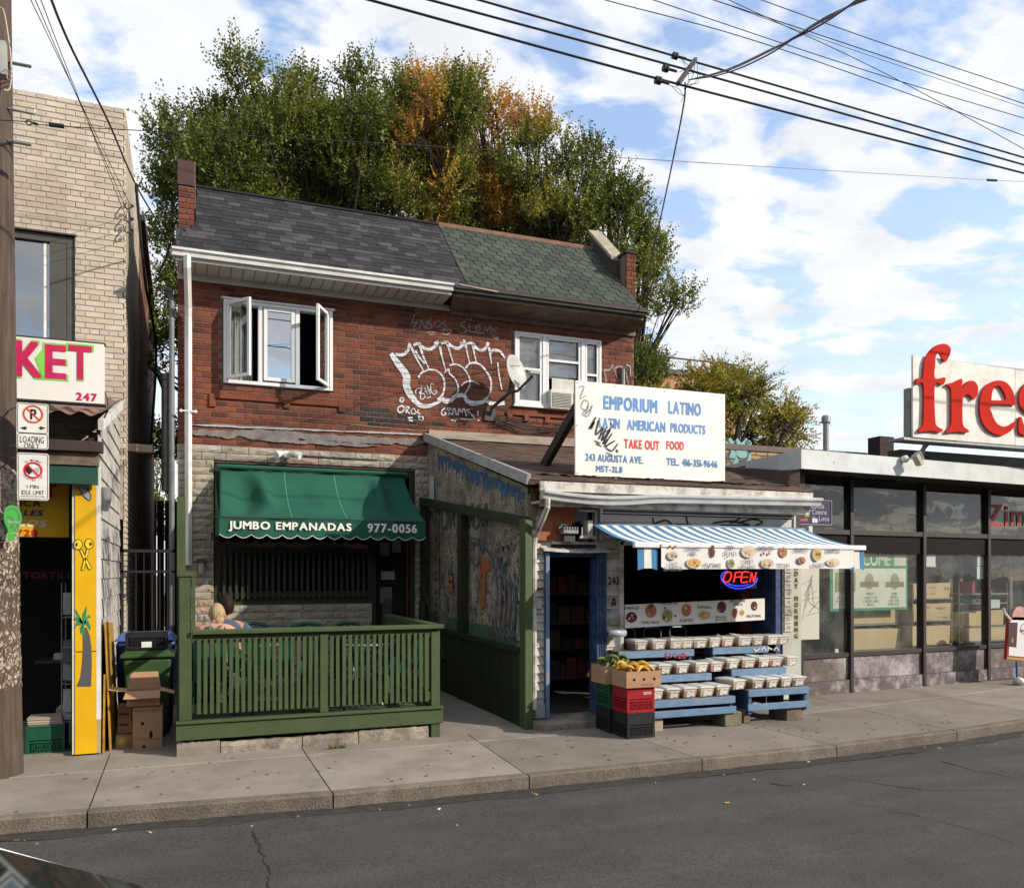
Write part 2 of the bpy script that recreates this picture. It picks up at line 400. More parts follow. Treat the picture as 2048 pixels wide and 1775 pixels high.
def ribbon(mb, pts, wd, nrm=(0, -1, 0), taper=False, off=0.0):
    pts = [Vector(p) for p in pts]; n = Vector(nrm); b = len(mb.v); N_ = len(pts)
    for i, p in enumerate(pts):
        t = (pts[min(i+1, N_-1)]-pts[max(i-1, 0)]).normalized(); s_ = t.cross(n).normalized()
        w2 = (wd[i] if isinstance(wd, (list, tuple)) else wd)/2
        if taper: w2 *= .45+.55*math.sin(math.pi*(i+.5)/N_)
        mb.v.append(tuple(p+s_*w2+n*off)); mb.v.append(tuple(p-s_*w2+n*off))
    for i in range(N_-1): mb.face([b+2*i, b+2*i+1, b+2*i+3, b+2*i+2])
def smooth_path(pts, n=6):
    pts = [Vector(p) for p in pts]; out = []
    for i in range(len(pts)-1):
        p0 = pts[max(i-1, 0)]; p1 = pts[i]; p2 = pts[i+1]; p3 = pts[min(i+2, len(pts)-1)]
        for k in range(n):
            t = k/n
            out.append(.5*((2*p1)+(-p0+p2)*t+(2*p0-5*p1+4*p2-p3)*t*t+(-p0+3*p1-3*p2+p3)*t*t*t))
    out.append(pts[-1]); return out
def strokes_px(mb, lst, Y, off=.004, n=5):
    """lst of (width px, [(u,v),...]) painted on the plane Y"""
    for wpx, pts in lst:
        P = [onY(u, v, Y) for u, v in pts]; d = depth(P[0]); ww = [q*d/FPX for q in wpx] if isinstance(wpx, (list, tuple)) else wpx*d/FPX
        Q = smooth_path(P, n) if len(P) > 2 else P
        if isinstance(ww, list):
            W_ = []
            for i in range(len(Q)):
                f = i/max(1, len(Q)-1)*(len(ww)-1); a = int(f); bb = min(a+1, len(ww)-1); W_.append(ww[a]*(1-(f-a))+ww[bb]*(f-a))
            ww = W_
        ribbon(mb, Q, ww, off=off)
# ================= materials used below =================
M_mortar = mat('mortar', (.21,.15,.12), (.13,.095,.08), scale=20, rough=.95, bump=.3)
M_brick = mat('red_brick', (.98,.98,.98), (.72,.66,.64), scale=9, rough=.9, bump=.45, bscale=120, ramp=[(0,(.085,.028,.017)),(.2,(.155,.044,.023)),(.5,(.225,.066,.033)),(.75,(.19,.053,.027)),(.92,(.27,.095,.05)),(1,(.12,.042,.028))], dirt=(.03,.018,.016), dirt_amt=.55, dirt_scale=1.1)
M_brick_dark = mat('smoked_brick', (.045,.032,.028), (.02,.015,.014), scale=12, rough=.9, bump=.3, rnd=.4)
M_stone = mat('cut_stone', (1,1,1), (.72,.7,.66), scale=7, rough=.9, bump=.5, bscale=45, ramp=[(0,(.38,.345,.275)),(.3,(.43,.39,.31)),(.55,(.34,.31,.26)),(.75,(.45,.41,.33)),(.9,(.38,.33,.27)),(.96,(.40,.27,.20)),(1,(.38,.27,.21))], dirt=(.15,.13,.105), dirt_amt=.45, dirt_scale=2.2)
M_cream = mat('cream_brick', (1,1,1), (.86,.84,.80), scale=6, rough=.85, bump=.3, bscale=90, ramp=[(0,(.47,.41,.33)),(.4,(.55,.49,.40)),(.7,(.51,.45,.36)),(1,(.60,.54,.45))], dirt=(.26,.21,.16), dirt_amt=.5, dirt_scale=.9)
M_cmortar = mat('pink_mortar', (.40,.33,.275), (.30,.245,.205), scale=20, rough=.95, bump=.2)
M_shingle = mat('asphalt_shingle', (1,1,1), (.7,.7,.72), scale=60, rough=.95, bump=.5, bscale=350, ramp=[(0,(.016,.016,.017)),(.5,(.026,.0255,.027)),(.75,(.042,.041,.043)),(1,(.072,.070,.073))], grain=(80,.3))
M_gshingle = mat('green_shingle', (1,1,1), (.74,.76,.72), scale=40, rough=.95, bump=.4, bscale=300, ramp=[(0,(.036,.045,.036)),(.5,(.052,.064,.051)),(1,(.072,.085,.068))], grain=(90,.25), dirt=(.035,.035,.03), dirt_amt=.4, dirt_scale=3)
M_bshingle = mat('brown_shingle', (1,1,1), (.6,.57,.55), scale=14, rough=.95, bump=.5, bscale=300, ramp=[(0,(.060,.036,.028)),(.4,(.095,.058,.044)),(.8,(.125,.078,.058)),(1,(.17,.112,.085))], dirt=(.05,.035,.03), dirt_amt=.5, dirt_scale=2)
M_white = mat('white_paint', (.74,.74,.72), (.62,.62,.60), scale=3, rough=.45, bump=.05, dirt=(.42,.40,.36), dirt_amt=.35, dirt_scale=3)
M_oldwhite = mat('flaking_white_paint', (.62,.60,.55), (.45,.43,.38), scale=5, rough=.7, bump=.25, bscale=60, dirt=(.14,.10,.08), dirt_amt=.8, dirt_scale=6)
M_soffit = mat('soffit_metal', (.58,.58,.54), (.5,.5,.46), scale=2, rough=.5, bump=0)
M_oldwood = mat('weathered_wood', (.20,.15,.11), (.09,.065,.05), scale=4, rough=.9, bump=.5, bscale=30, stretch=(1,6,14), dirt=(.33,.27,.2), dirt_amt=.5, dirt_scale=3)
M_palewood = mat('pale_weathered_wood', (.42,.36,.28), (.26,.21,.16), scale=4, rough=.85, bump=.4, bscale=30, stretch=(1,6,14), dirt=(.15,.12,.1), dirt_amt=.5, dirt_scale=4)
M_darkmetal = mat('dark_metal', (.05,.055,.05), (.03,.03,.03), scale=9, rough=.5, bump=.1)
M_grey = mat('grey_metal', (.33,.34,.34), (.24,.25,.25), scale=9, rough=.4, bump=.05, metal=.5)
M_pipe = mat('grey_pipe', (.16,.17,.18), (.1,.11,.12), scale=6, rough=.5, bump=.05)
M_conc = mat('sidewalk_concrete', (.25,.22,.187), (.20,.176,.15), scale=1.4, rough=.95, bump=.5, bscale=220, bdist=.004, rnd=.17, dirt=(.12,.105,.09), dirt_amt=.52, dirt_scale=1.7, spots=(22,.70,(.055,.05,.045)), detail=9, grain=(70,.16))
M_kerb = mat('kerb_concrete', (.185,.158,.128), (.115,.098,.08), scale=5, grain=(60,.28), rough=.95, bump=.9, bscale=60, rnd=.08, dirt=(.07,.06,.05), dirt_amt=.5, dirt_scale=3.5)
M_oldconc = mat('old_concrete', (.33,.285,.23), (.19,.16,.13), scale=4, grain=(50,.2), rough=.95, bump=.9, bscale=40, dirt=(.08,.07,.06), dirt_amt=.5, dirt_scale=4)
M_asph = mat('asphalt', (.072,.066,.062), (.041,.038,.036), scale=1.3, stretch=(.35,1.3,1), grain=(62,.55), rough=.93, bump=.9, bscale=260, bdist=.006, dirt=(.036,.034,.034), dirt_amt=.6, dirt_scale=1.3, spots=(90,.665,(.13,.125,.12)), detail=10)
M_green = mat('green_paint', (.058,.086,.031), (.044,.068,.025), scale=4, rough=.55, bump=.3, bscale=25, stretch=(1,1,1), dirt=(.04,.06,.03), dirt_amt=.5, dirt_scale=5, rnd=.08)
M_shadegreen = mat('shaded_green_paint', (.018,.027,.011), (.013,.02,.008), scale=4, rough=.6, bump=.2)  # green with the shade on the screen boards put into its colour
M_awning = mat('green_canvas', (.008,.092,.058), (.006,.070,.044), scale=3, rough=.85, bump=.2, bscale=400, bdist=.002)
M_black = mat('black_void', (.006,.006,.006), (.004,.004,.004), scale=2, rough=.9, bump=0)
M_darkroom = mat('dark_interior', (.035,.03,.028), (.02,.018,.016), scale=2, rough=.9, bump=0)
M_print = mat('printed_colour', (1,1,1), (.93,.93,.93), scale=6, rough=.6, bump=0, col=True)
M_spray = mat('white_spray_paint', (.72,.74,.78), (.55,.57,.6), scale=30, rough=.8, bump=.3, bscale=90)
def spray_alpha(m):
    t = m.node_tree; N = t.nodes; K = t.links.new; b = N['Principled BSDF']; g_ = N.new('ShaderNodeNewGeometry'); s_ = N.new('ShaderNodeSeparateXYZ'); K(g_.outputs['Position'], s_.inputs[0])
    def M2(op, a, v): n_ = N.new('ShaderNodeMath'); n_.operation = op; K(a, n_.inputs[0]); n_.inputs[1].default_value = v; return n_.outputs[0]
    f = M2('FRACT', M2('DIVIDE', M2('SUBTRACT', s_.outputs['Z'], 3.47), 2.31/31), 0); f = M2('GREATER_THAN', f, .865)
    n_ = N.new('ShaderNodeTexNoise'); n_.inputs['Scale'].default_value = 14; n_.inputs['Detail'].default_value = 6; K(g_.outputs['Position'], n_.inputs['Vector'])
    r_ = N.new('ShaderNodeMapRange'); K(n_.outputs['Fac'], r_.inputs[0]); r_.inputs[1].default_value = .3; r_.inputs[2].default_value = .6; r_.inputs[3].default_value = .55; r_.inputs[4].default_value = 1
    a_ = N.new('ShaderNodeMath'); a_.operation = 'MULTIPLY_ADD'; K(f, a_.inputs[0]); a_.inputs[1].default_value = -.6; K(r_.outputs[0], a_.inputs[2]); a_.use_clamp = True; K(a_.outputs[0], b.inputs['Alpha'])
spray_alpha(M_spray)
M_ink = flat('black_ink', (.02,.02,.02))
M_vinyl = mat('vinyl_frame', (.74,.75,.76), (.68,.69,.70), scale=2, rough=.35, bump=0)
M_glass = glass('window_glass', (.75,.8,.8), refl=.10)
M_glass2 = glass('shop_glass', (.9,.92,.9), refl=.01, dirt=.13)
M_curtain = mat('curtain', (.30,.30,.29), (.22,.22,.21), scale=5, rough=.9, bump=.1)
M_blind = mat('blind', (.42,.43,.42), (.34,.35,.34), scale=3, rough=.8, bump=0)
M_blue = mat('blue_paint', (.115,.215,.355), (.09,.175,.295), scale=6, rough=.6, bump=.3, bscale=30, dirt=(.30,.26,.22), dirt_amt=.45, dirt_scale=7)
M_dblue = mat('dark_blue_paint', (.028,.06,.15), (.02,.045,.12), scale=6, rough=.6, bump=.2, dirt=(.2,.25,.35), dirt_amt=.3, dirt_scale=9)
M_card = mat('cardboard', (.40,.24,.14), (.34,.20,.115), scale=3, rough=.9, bump=.15, bscale=50, stretch=(1,1,8))
M_cardp = mat('pale_cardboard', (.62,.46,.28), (.56,.41,.25), scale=3, rough=.9, bump=.15, bscale=50, rnd=.1)
M_mullion = mat('brown_frame', (.038,.029,.027), (.025,.02,.019), scale=5, rough=.5, bump=.1)

# ================= the setting: ground =================
gr = box('ground', mat('bare_ground', (.12,.10,.08), (.08,.07,.06), scale=2, rough=.95), None, -400, 400, -400, 700, -.60, -.52, kind='structure')
KY = [(-14,7.25),(-4,7.12),(-1.26,7.02),(-.68,6.98),(1.12,6.83),(2.83,6.80),(6.3,6.82),(8.12,6.96),(9.6,7.16),(12,7.62),(16,8.6)]
def kerb_y(x):
    for (a, ya), (b, yb) in zip(KY, KY[1:]):
        if x <= b: return ya+(yb-ya)*(x-a)/(b-a)
    return KY[-1][1]
KW = .14; RZ = -.085
mb = MB(); xs = [-60]+[-14+i*.25 for i in range(121)]+[60]; ys = [-8.0, -4, -2, 0, 1, 2, 3, 4, 5, 5.6, 6.2, 6.55, 6.75, None]
grid = []
for j, y in enumerate(ys):
    for i, x in enumerate(xs):
        ky = kerb_y(min(max(x, -14), 16))
        yy = ky+.02 if y is None else min(y, ky-.05)
        z = RZ-.03+.05*min(1, max(0, (ky-yy)/2.5))+.006*noise.noise((x*1.1, yy*1.1, 0))+.003*noise.noise((x*4, yy*4, 3))
        mb.v.append((x, yy, z))
nx_ = len(xs)
for j in range(len(ys)-1):
    for i in range(nx_-1): mb.face([j*nx_+i, j*nx_+i+1, (j+1)*nx_+i+1, (j+1)*nx_+i])
road = mb.build('road', M_asph, None, smooth=True, kind='structure')
# gutter damp line, cracks and patches on the road
mb = MB()
P = [Vector((x, kerb_y(x)-.10-.05*noise.noise((x*2, 0, 0)), RZ-.022)) for x in [-3+i*.12 for i in range(130)]]
ribbon(mb, P, [.17+.2*abs(noise.noise((p.x*1.7, 5, 0))) for p in P], nrm=(0, 0, 1))
mb.build('gutter_dirt', mat('damp_grit', (.022,.020,.019), (.05,.045,.04), scale=12, rough=.6, bump=.5), road)
def road_z(x, y):
    ky = kerb_y(x); return RZ-.03+.05*min(1, max(0, (ky-y)/2.5))+.006*noise.noise((x*1.1, y*1.1, 0))+.003*noise.noise((x*4, y*4, 3))
mb = MB()
def crack(pts, w_):
    Q = []
    for (a, b) in zip(pts, pts[1:]):
        a = Vector(a); b = Vector(b); n = max(2, int((b-a).length/.05))
        for k in range(n):
            p = a+(b-a)*k/n; q = (b-a).normalized(); j_ = .03*noise.noise((p.x*7, p.y*7, 1))+.012*R.uniform(-1, 1)
            Q.append((p.x-q.y*j_, p.y+q.x*j_))
    ribbon(mb, [(x, y, road_z(x, y)+.004) for x, y in Q], [w_*(.5+abs(noise.noise((x*3, y*3, 2)))*1.6) for x, y in Q], nrm=(0, 0, 1))
cz = lambda u, v: onZ(u, v, -.10).xy
crack([cz(508,1658),cz(520,1705),cz(532,1730),cz(545,1775),cz(560,1860)], .014)
crack([cz(1660,1550),cz(1780,1573),cz(1850,1583),cz(2048,1585)], .008)
crack([cz(1700,1607),cz(1850,1640),cz(1960,1672),cz(2048,1702)], .008)
crack([cz(1540,1565),cz(1570,1570),cz(1600,1575)], .02)
crack([cz(1880,1520),cz(1960,1545),cz(2048,1560)], .012)
crack([cz(1940,1490),cz(2000,1497),cz(2048,1502)], .012)
mb.build('road_crack', mat('crack_fill', (.012,.012,.012), (.02,.02,.02), rough=.9), road)
mb = MB()
for k in range(48):
    x = R.uniform(-2.5, 11); y = kerb_y(x)-R.uniform(.04, .35)*(1 if R.random() < .8 else 4); s_ = R.uniform(.006, .02); a = R.random()*6.3
    z = road_z(x, y)+.006; mb.c = R.choice([(.7,.7,.66),(.5,.35,.15),(.3,.2,.1),(.6,.58,.5),(.25,.12,.06)])
    mb.rbox((x, y, z), (s_*R.uniform(1, 3), s_, .006), Matrix.Rotation(a, 3, 'Z'))
mb.build('litter', M_print, road, kind='stuff')
# pavement slabs and kerb stones
sw = thing('sidewalk', None, None, (0, 0, 0), kind='structure')
JX = [-30, -10, -4.2, -2.0]
jp = [(207,1540,180,1610),(607,1500,668,1590),(975,1495,1060,1553),(1290,1480,1395,1515),(1497,1447,1675,1492),(1735,1420,1907,1460)]
J = []
for (ua, va, ub, vb) in jp:
    a = onZ(ua, va); b = onZ(ub, vb); J.append((a.x, a.y, b.x, b.y))
def joint_x(k, y):
    a = J[k]; s_ = (a[2]-a[0])/(a[3]-a[1]) if abs(a[3]-a[1]) > .1 else 0
    s_ = max(-.25, min(.25, s_)); return a[2]+(y-a[3])*s_
jx = [lambda y: -16, lambda y: -5.2, lambda y: -3.0]+[(lambda y, k=k: joint_x(k, y)) for k in range(6)]+[lambda y: 10.1+(y-7)*.1, lambda y: 12.4+(y-7)*.1, lambda y: 16, lambda y: 30]
g_ = .006
def slab(f0, f1, rows, name, z0, z1, m, kw=False):
    n = 5; mb = MB(); mb.r = R.random()
    bot = []
    def P_(s_, t, z):
        ya = rows[0](f0(7), f1(7), s_) if False else None
    pts = []
    for s_ in range(n+1):
        ss = s_/n
        xa = f0(7.0); xb = f1(7.0); xm = xa+(xb-xa)*ss
        y0 = rows[0](xm); y1 = rows[1](xm)
        pts.append(((f0(y0)+g_)*(1-ss)+(f1(y0)-g_)*ss, y0+g_/2, (f0(y1)+g_)*(1-ss)+(f1(y1)-g_)*ss, y1-g_/2))
    e = .012
    for (x0, y0, x1, y1) in pts:
        mb.v += [(x0, y0, z0), (x0, y0, z1-e), (x0, y0+e, z1), (x1, y1-e, z1), (x1, y1, z1-e), (x1, y1, z0)]
    for s_ in range(n):
        for k in range(5):
            a = s_*6+k; mb.face([a, a+6, a+7, a+1])
    mb.face([0, 1, 2, 3, 4, 5]); b = n*6; mb.face([b+5, b+4, b+3, b+2, b+1, b])
    return mb.build(name, m, sw)
ky0 = lambda x: kerb_y(min(max(x, -14), 16)); ky1 = lambda x: ky0(x)+KW; ymid = lambda x: 8.42+max(0, x-6.5)*.16; yback = lambda x: 10.7 if x < 12 else 13
for k in range(len(jx)-1):
    slab(jx[k], jx[k+1], (ky0, ky1), 'kerb_stone', -.5, .006, M_kerb)
    slab(jx[k], jx[k+1], (ky1, ymid), 'slab', -.5, 0, M_conc)
    slab(jx[k], jx[k+1], (ymid, yback), 'slab', -.5, .002, M_conc)
# mud in the joints
box('joint_fill', mat('joint_grit', (.07,.06,.05), rough=1), sw, -30, 30, 7.9, 10.6, -.5, -.012)
mb = MB(); P = [(x, ky1(x), -.012) for x in [-14+i*.5 for i in range(60)]]
for a, b in zip(P, P[1:]): mb.quad((a[0], a[1]-.1, a[2]), (b[0], b[1]-.1, b[2]), (b[0], 8.0, b[2]), (a[0], 8.0, a[2]))
mb.build('joint_bed', _m['joint_grit'], sw)
# passage between porch and shop, rising gently to the back
mb = MB(); mb.quad((2.3,8.85,.008),(3.75,8.85,.008),(3.6,12.0,.20),(2.3,12.0,.20)); mb.quad((2.3,8.85,-.2),(3.75,8.85,-.2),(3.75,8.85,.008),(2.3,8.85,.008))
mb.build('passage_paving', M_conc, None, kind='structure')
box('alley_paving', M_conc, None, -.80, -.08, 9.2, 30, -.3, .012, kind='structure')
# discarded bits and dark gum spots on the pavement
mb = MB()
for k in range(110):
    x = R.uniform(-1.2, 9); y = R.uniform(7.0, 8.6) if x < 8 else R.uniform(7.3, 9.2); r_ = R.uniform(.008, .022)
    if y < kerb_y(x)+.16: continue
    mb.lathe((x, y, .0035), [(r_, 0), (r_*.9, .0015)], n=7)
mb.build('gum_spot', mat('old_gum', (.07,.062,.055), (.09,.08,.07), rough=.95, bump=0), sw, kind='stuff')
mb = MB()
for (x, y) in [(1.45,8.60)]:
    for k in range(60):
        a = R.random()*6.3; l = R.uniform(.04, .11); b_ = Vector((x+R.uniform(-.08,.08), y+R.uniform(-.02,.01), 0)); t = b_+Vector((math.cos(a)*l*.7, -abs(math.sin(a))*l*.3, l*.8))
        s_ = Vector((.005, .004, 0)); mb.add([b_-s_, b_+s_, t], [(0,1,2)])
weed = mb.build('weed_tuft', mat('weed_green', (.10,.11,.03), (.06,.08,.02), rough=.8), None)
tag(weed, 'small green weed growing at the foot of the low concrete curb', 'weed')

# ================= red brick row house =================
Y0 = 12.0
HL, HR = -.10, 6.86
house = thing('brick_house', 'two-storey red brick house with grey and green shingled roof and graffiti', 'house', (HL, Y0, 0))
W1 = (.47, 1.96, 4.37, 5.53); W2 = (4.73, 6.24, 4.40, 5.54)
OPN = (.36, 3.16, .25, 3.30)
mb = MB()   # wall core with true openings
def wall_with_holes(mb, x0, x1, z0, z1, y0, y1, holes):
    xs_ = sorted({x0, x1}|{h[0] for h in holes}|{h[1] for h in holes}); zs_ = sorted({z0, z1}|{h[2] for h in holes}|{h[3] for h in holes})
    for a, b in zip(xs_, xs_[1:]):
        for c, d in zip(zs_, zs_[1:]):
            if any(a >= h[0]-1e-6 and b <= h[1]+1e-6 and c >= h[2]-1e-6 and d <= h[3]+1e-6 for h in holes): continue
            mb.box(a, b, y0, y1, c, d)
wall_with_holes(mb, HL+.01, HR-.01, 0, 5.95, Y0, Y0+.28, [W1, W2, OPN])
mb.build('wall', M_mortar, house)
mb = MB(); mb.box(HL+.01, HL+.2, Y0+.28, 21, 0, 5.95); mb.box(HR-.2, HR-.01, Y0+.28, 21, 0, 5.95); mb.box(HL, HR, 21, 21.2, 0, 5.95)
mb.build('side_wall', M_brick_dark, house)
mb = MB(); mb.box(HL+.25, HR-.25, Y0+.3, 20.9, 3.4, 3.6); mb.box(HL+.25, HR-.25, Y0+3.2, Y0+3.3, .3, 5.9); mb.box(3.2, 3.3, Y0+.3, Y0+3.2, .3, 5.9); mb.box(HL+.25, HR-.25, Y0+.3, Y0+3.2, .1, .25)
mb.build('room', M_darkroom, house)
# bricks
VB = [V_chamf(random.Random(i)) for i in range(5)]
def brick_items(it, y, dpt=.03, out=.008, rn=None):
    res = []
    for (xa, xb, za, zb, k) in it:
        jt = R.uniform(-.002, .0025)
        r_ = R.random()
        if rn: r_ = rn((xa+xb)/2, (za+zb)/2, r_)
        res.append((SC(((xa+xb)/2, y-out/2+dpt/2+jt, (za+zb)/2), (xb-xa, dpt+out, zb-za)), R.randrange(5), r_))
    return res
items = brick_items(courses(HL, HR, 3.47, 5.78, .213, .0745, .010, [W1, W2, (4.2, HR+.1, 0, 3.5)]), Y0)
keep, smoked = [], []
for it in items:
    p = it[0].translation
    q = math.exp(-((p.x-2.75)/.55)**2-((p.z-4.05)/.14)**2)
    (smoked if q > .35+R.uniform(-.25, .35) else keep).append(it)
pieces(house, 'brick', keep, VB, M_brick, vkey='b')
pieces(house, 'smoked_brick', smoked, VB, M_brick_dark, vkey='b')
# brick sill bands under the windows
mb = MB(); x = W1[0]-.14
mb.box(.30, 2.12, Y0-.035, Y0-.009, 4.17, 4.225); mb.box(.30, .38, Y0-.035, Y0-.009, 4.05, 4.17); mb.box(1.28, 1.36, Y0-.035, Y0-.009, 4.10, 4.17); mb.box(2.04, 2.12, Y0-.035, Y0-.009, 4.10, 4.17)
mb.box(4.6, 6.3, Y0-.035, Y0-.009, 4.24, 4.29); mb.box(4.62, 4.70, Y0-.035, Y0-.009, 4.16, 4.24)
for xx in (4.9, 5.25): mb.box(xx, xx+.08, Y0-.035, Y0-.009, 4.16, 4.24)
mb.build('brick_ledge', M_brick, house)
# cement smears above the stonework
def smear(name, x0, x1, zc, th, slope, m, seed, y=Y0-.026):
    rr = random.Random(seed); mb = MB(); n = int((x1-x0)/.035); top, bot = [], []
    for i in range(n+1):
        x = x0+(x1-x0)*i/n; e = min(1, i/6, (n-i)/6)
        a = zc+slope*(x-x0)+th*.5*(e)*(.6+noise.noise((x*5, seed, 0))*.45+noise.noise((x*1.3, seed, 3))*.5+rr.uniform(-.12,.12)); b = zc+slope*(x-x0)-th*.5*e*(.7+noise.noise((x*5, seed, 9))*.6+rr.uniform(-.15,.15))
        top.append((x, max(a, b+.004))); bot.append((x, b))
    for i in range(n):
        a, b, c, d = bot[i], bot[i+1], top[i+1], top[i]
        mb.hexa([(a[0], y, a[1]), (b[0], y, b[1]), (b[0], Y0, b[1]), (a[0], Y0, a[1]), (d[0], y, d[1]), (c[0], y, c[1]), (c[0], Y0, c[1]), (d[0], Y0, d[1])])
    return mb.build(name, m, house)
M_cem = mat('cement_smear', (.22,.20,.19), (.14,.125,.12), scale=9, rough=.95, bump=1.0, bscale=30)
smear('mortar_patch', .02, 3.35, 3.69, .16, .015, M_cem, 3)
smear('mortar_patch', .9, 2.6, 3.64, .07, .0, M_cem, 5, y=Y0-.03)
smear('flashing_scar', .05, 3.6, 3.785, .035, .02, mat('pale_sealant', (.42,.42,.44), (.3,.3,.31), scale=20, rough=.9, bump=.8), 8)
smear('flashing_scar', 2.1, 4.5, 3.93, .022, -.02, mat('yellow_mortar', (.30,.22,.13), (.2,.14,.09), scale=20, rough=.9, bump=.8), 11, y=Y0-.014)
smear('flashing_scar', 3.3, 6.0, 3.90, .03, .01, _m['pale_sealant'], 13)
# stone facing on the left half, ground floor
VR = [V_rock(random.Random(50+i)) for i in range(6)]
its = []
for (xa, xb, za, zb, k) in courses(HL, 3.36, .26, 3.53, .40, .098, .007, [OPN], wvar=.45):
    its.append((SC(((xa+xb)/2, Y0-.02, (za+zb)/2), (xb-xa, .040+R.uniform(0,.012), zb-za)), R.randrange(6), R.random()))
for (xa, xb, za, zb, k) in courses(.36, 2.52, .26, 1.36, .42, .098, .007, [], wvar=.4):
    its.append((SC(((xa+xb)/2, Y0-.02, (za+zb)/2), (xb-xa, .040+R.uniform(0,.012), zb-za)), R.randrange(6), R.random()*.75))
box('infill_wall', M_mortar, house, .36, 2.52, Y0+.002, Y0+.2, .25, 1.36)
pieces(house, 'stone_block', its, VR, M_stone, vkey='s')
# left return: quoin edge of bricks/stones visible as a dark strip
# ---- barred window and door of the ground floor ----
wb = MB(); wb.box(.37,.43,Y0+.02,Y0+.1,1.36,3.29); wb.box(2.50,2.58,Y0+.02,Y0+.1,.25,3.29); wb.box(3.08,3.15,Y0+.02,Y0+.1,.25,3.29); wb.box(.43,2.5,Y0+.02,Y0+.1,3.2,3.29); wb.box(.43,2.5,Y0+.02,Y0+.1,1.36,1.44); wb.box(2.58,3.08,Y0+.02,Y0+.1,3.2,3.29)
wf = wb.build('shop_window_frame', M_shadegreen, house)
mb = MB(); mb.box(.43,2.5,Y0-.01,Y0+.015,1.46,1.54); mb.box(.43,2.5,Y0-.01,Y0+.015,2.06,2.12); mb.build('bar_rail', M_shadegreen, wf)
bar = MB().box(-.018,.018,-.012,.012,-.36,.36)
for i in range(26):
    x = .47+i*.0795
    b_ = MB(); b_.box(x, x+.036, Y0-.035, Y0-.012, 1.44, 2.14); b_.build('bar', M_shadegreen, wf)
box('pane', M_glass, wf, .43, 2.5, Y0+.11, Y0+.12, 1.44, 3.2)
dr = MB().box(2.60, 3.06, Y0+.12, Y0+.16, .27, 3.18).build('door', M_black, house)
box('door_edge', mat('dark_red_paint', (.16,.012,.015), rough=.4), dr, 3.03, 3.055, Y0-.01, Y0+.02, .5, 2.6)
mb = MB()
for (x, z, w_, h_, c) in [(2.66,2.05,.14,.2,(.25,.25,.22)),(2.84,2.1,.13,.18,(.2,.22,.3)),(2.68,1.7,.2,.12,(.3,.3,.3)),(2.66,1.35,.18,.24,(.12,.12,.12))]:
    mb.c = c; mb.box(x, x+w_, Y0+.105, Y0+.118, z, z+h_)
mb.build('notice', M_print, dr)
# ---- upstairs windows ----
def frame_rect(mb, x0, x1, z0, z1, y0, y1, t):
    mb.box(x0, x0+t, y0, y1, z0, z1); mb.box(x1-t, x1, y0, y1, z0, z1); mb.box(x0+t, x1-t, y0, y1, z0, z0+t); mb.box(x0+t, x1-t, y0, y1, z1-t, z1)
wl = MB(); frame_rect(wl, W1[0]+.01, W1[1]-.01, W1[2]+.01, W1[3]-.01, Y0-.05, Y0+.07, .05); wl.box(.93,.99,Y0-.05,Y0+.05,W1[2]+.06,W1[3]-.06); wl.box(1.43,1.49,Y0-.05,Y0+.05,W1[2]+.06,W1[3]-.06)
wl.box(W1[0]-.02, W1[1]+.02, Y0-.075, Y0-.01, W1[3]-.01, W1[3]+.015)
w1 = wl.build('window', M_vinyl, house, bevel=.006)
mb = MB(); frame_rect(mb, 1.0, 1.42, 4.45, 5.46, Y0-.065, Y0-.02, .05); fx = mb.build('fixed_sash', M_vinyl, w1, bevel=.005)
MB().box(1.05, 1.37, Y0-.045, Y0-.038, 4.5, 5.41).build('pane', glass('sky_glass', (.5,.55,.55), refl=.42), w1)
def open_sash(hx, sgn, ang):
    Mr = Matrix.Rotation(ang, 3, 'Z'); w_ = .42; h0, h1 = 4.43, 5.48
    def tr(x, y, z): v = Mr@Vector((x*sgn, y, 0)); return (hx+v.x, Y0-.06+v.y, z)
    mb = MB()
    for (a, b, c, d) in ((0, .045, h0, h1), (w_-.045, w_, h0, h1), (.045, w_-.045, h0, h0+.045), (.045, w_-.045, h1-.045, h1)):
        mb.hexa([tr(a,-.02,c), tr(b,-.02,c), tr(b,.02,c), tr(a,.02,c), tr(a,-.02,d), tr(b,-.02,d), tr(b,.02,d), tr(a,.02,d)])
    mb.build('open_sash', M_vinyl, w1, bevel=.004)
    MB().hexa([tr(.045,-.004,h0+.045), tr(w_-.045,-.004,h0+.045), tr(w_-.045,.004,h0+.045), tr(.045,.004,h0+.045), tr(.045,-.004,h1-.045), tr(w_-.045,-.004,h1-.045), tr(w_-.045,.004,h1-.045), tr(.045,.004,h1-.045)]).build('pane', M_glass, w1)
open_sash(.535, 1, rad(-50)); open_sash(1.875, -1, rad(62))
mb = MB()
for k in range(9): x = .56+k*.035; mb.box(x, x+.025, Y0+.10+.015*(k % 2), Y0+.12+.015*(k % 2), 4.4, 5.5)
mb.build('curtain', M_curtain, w1)
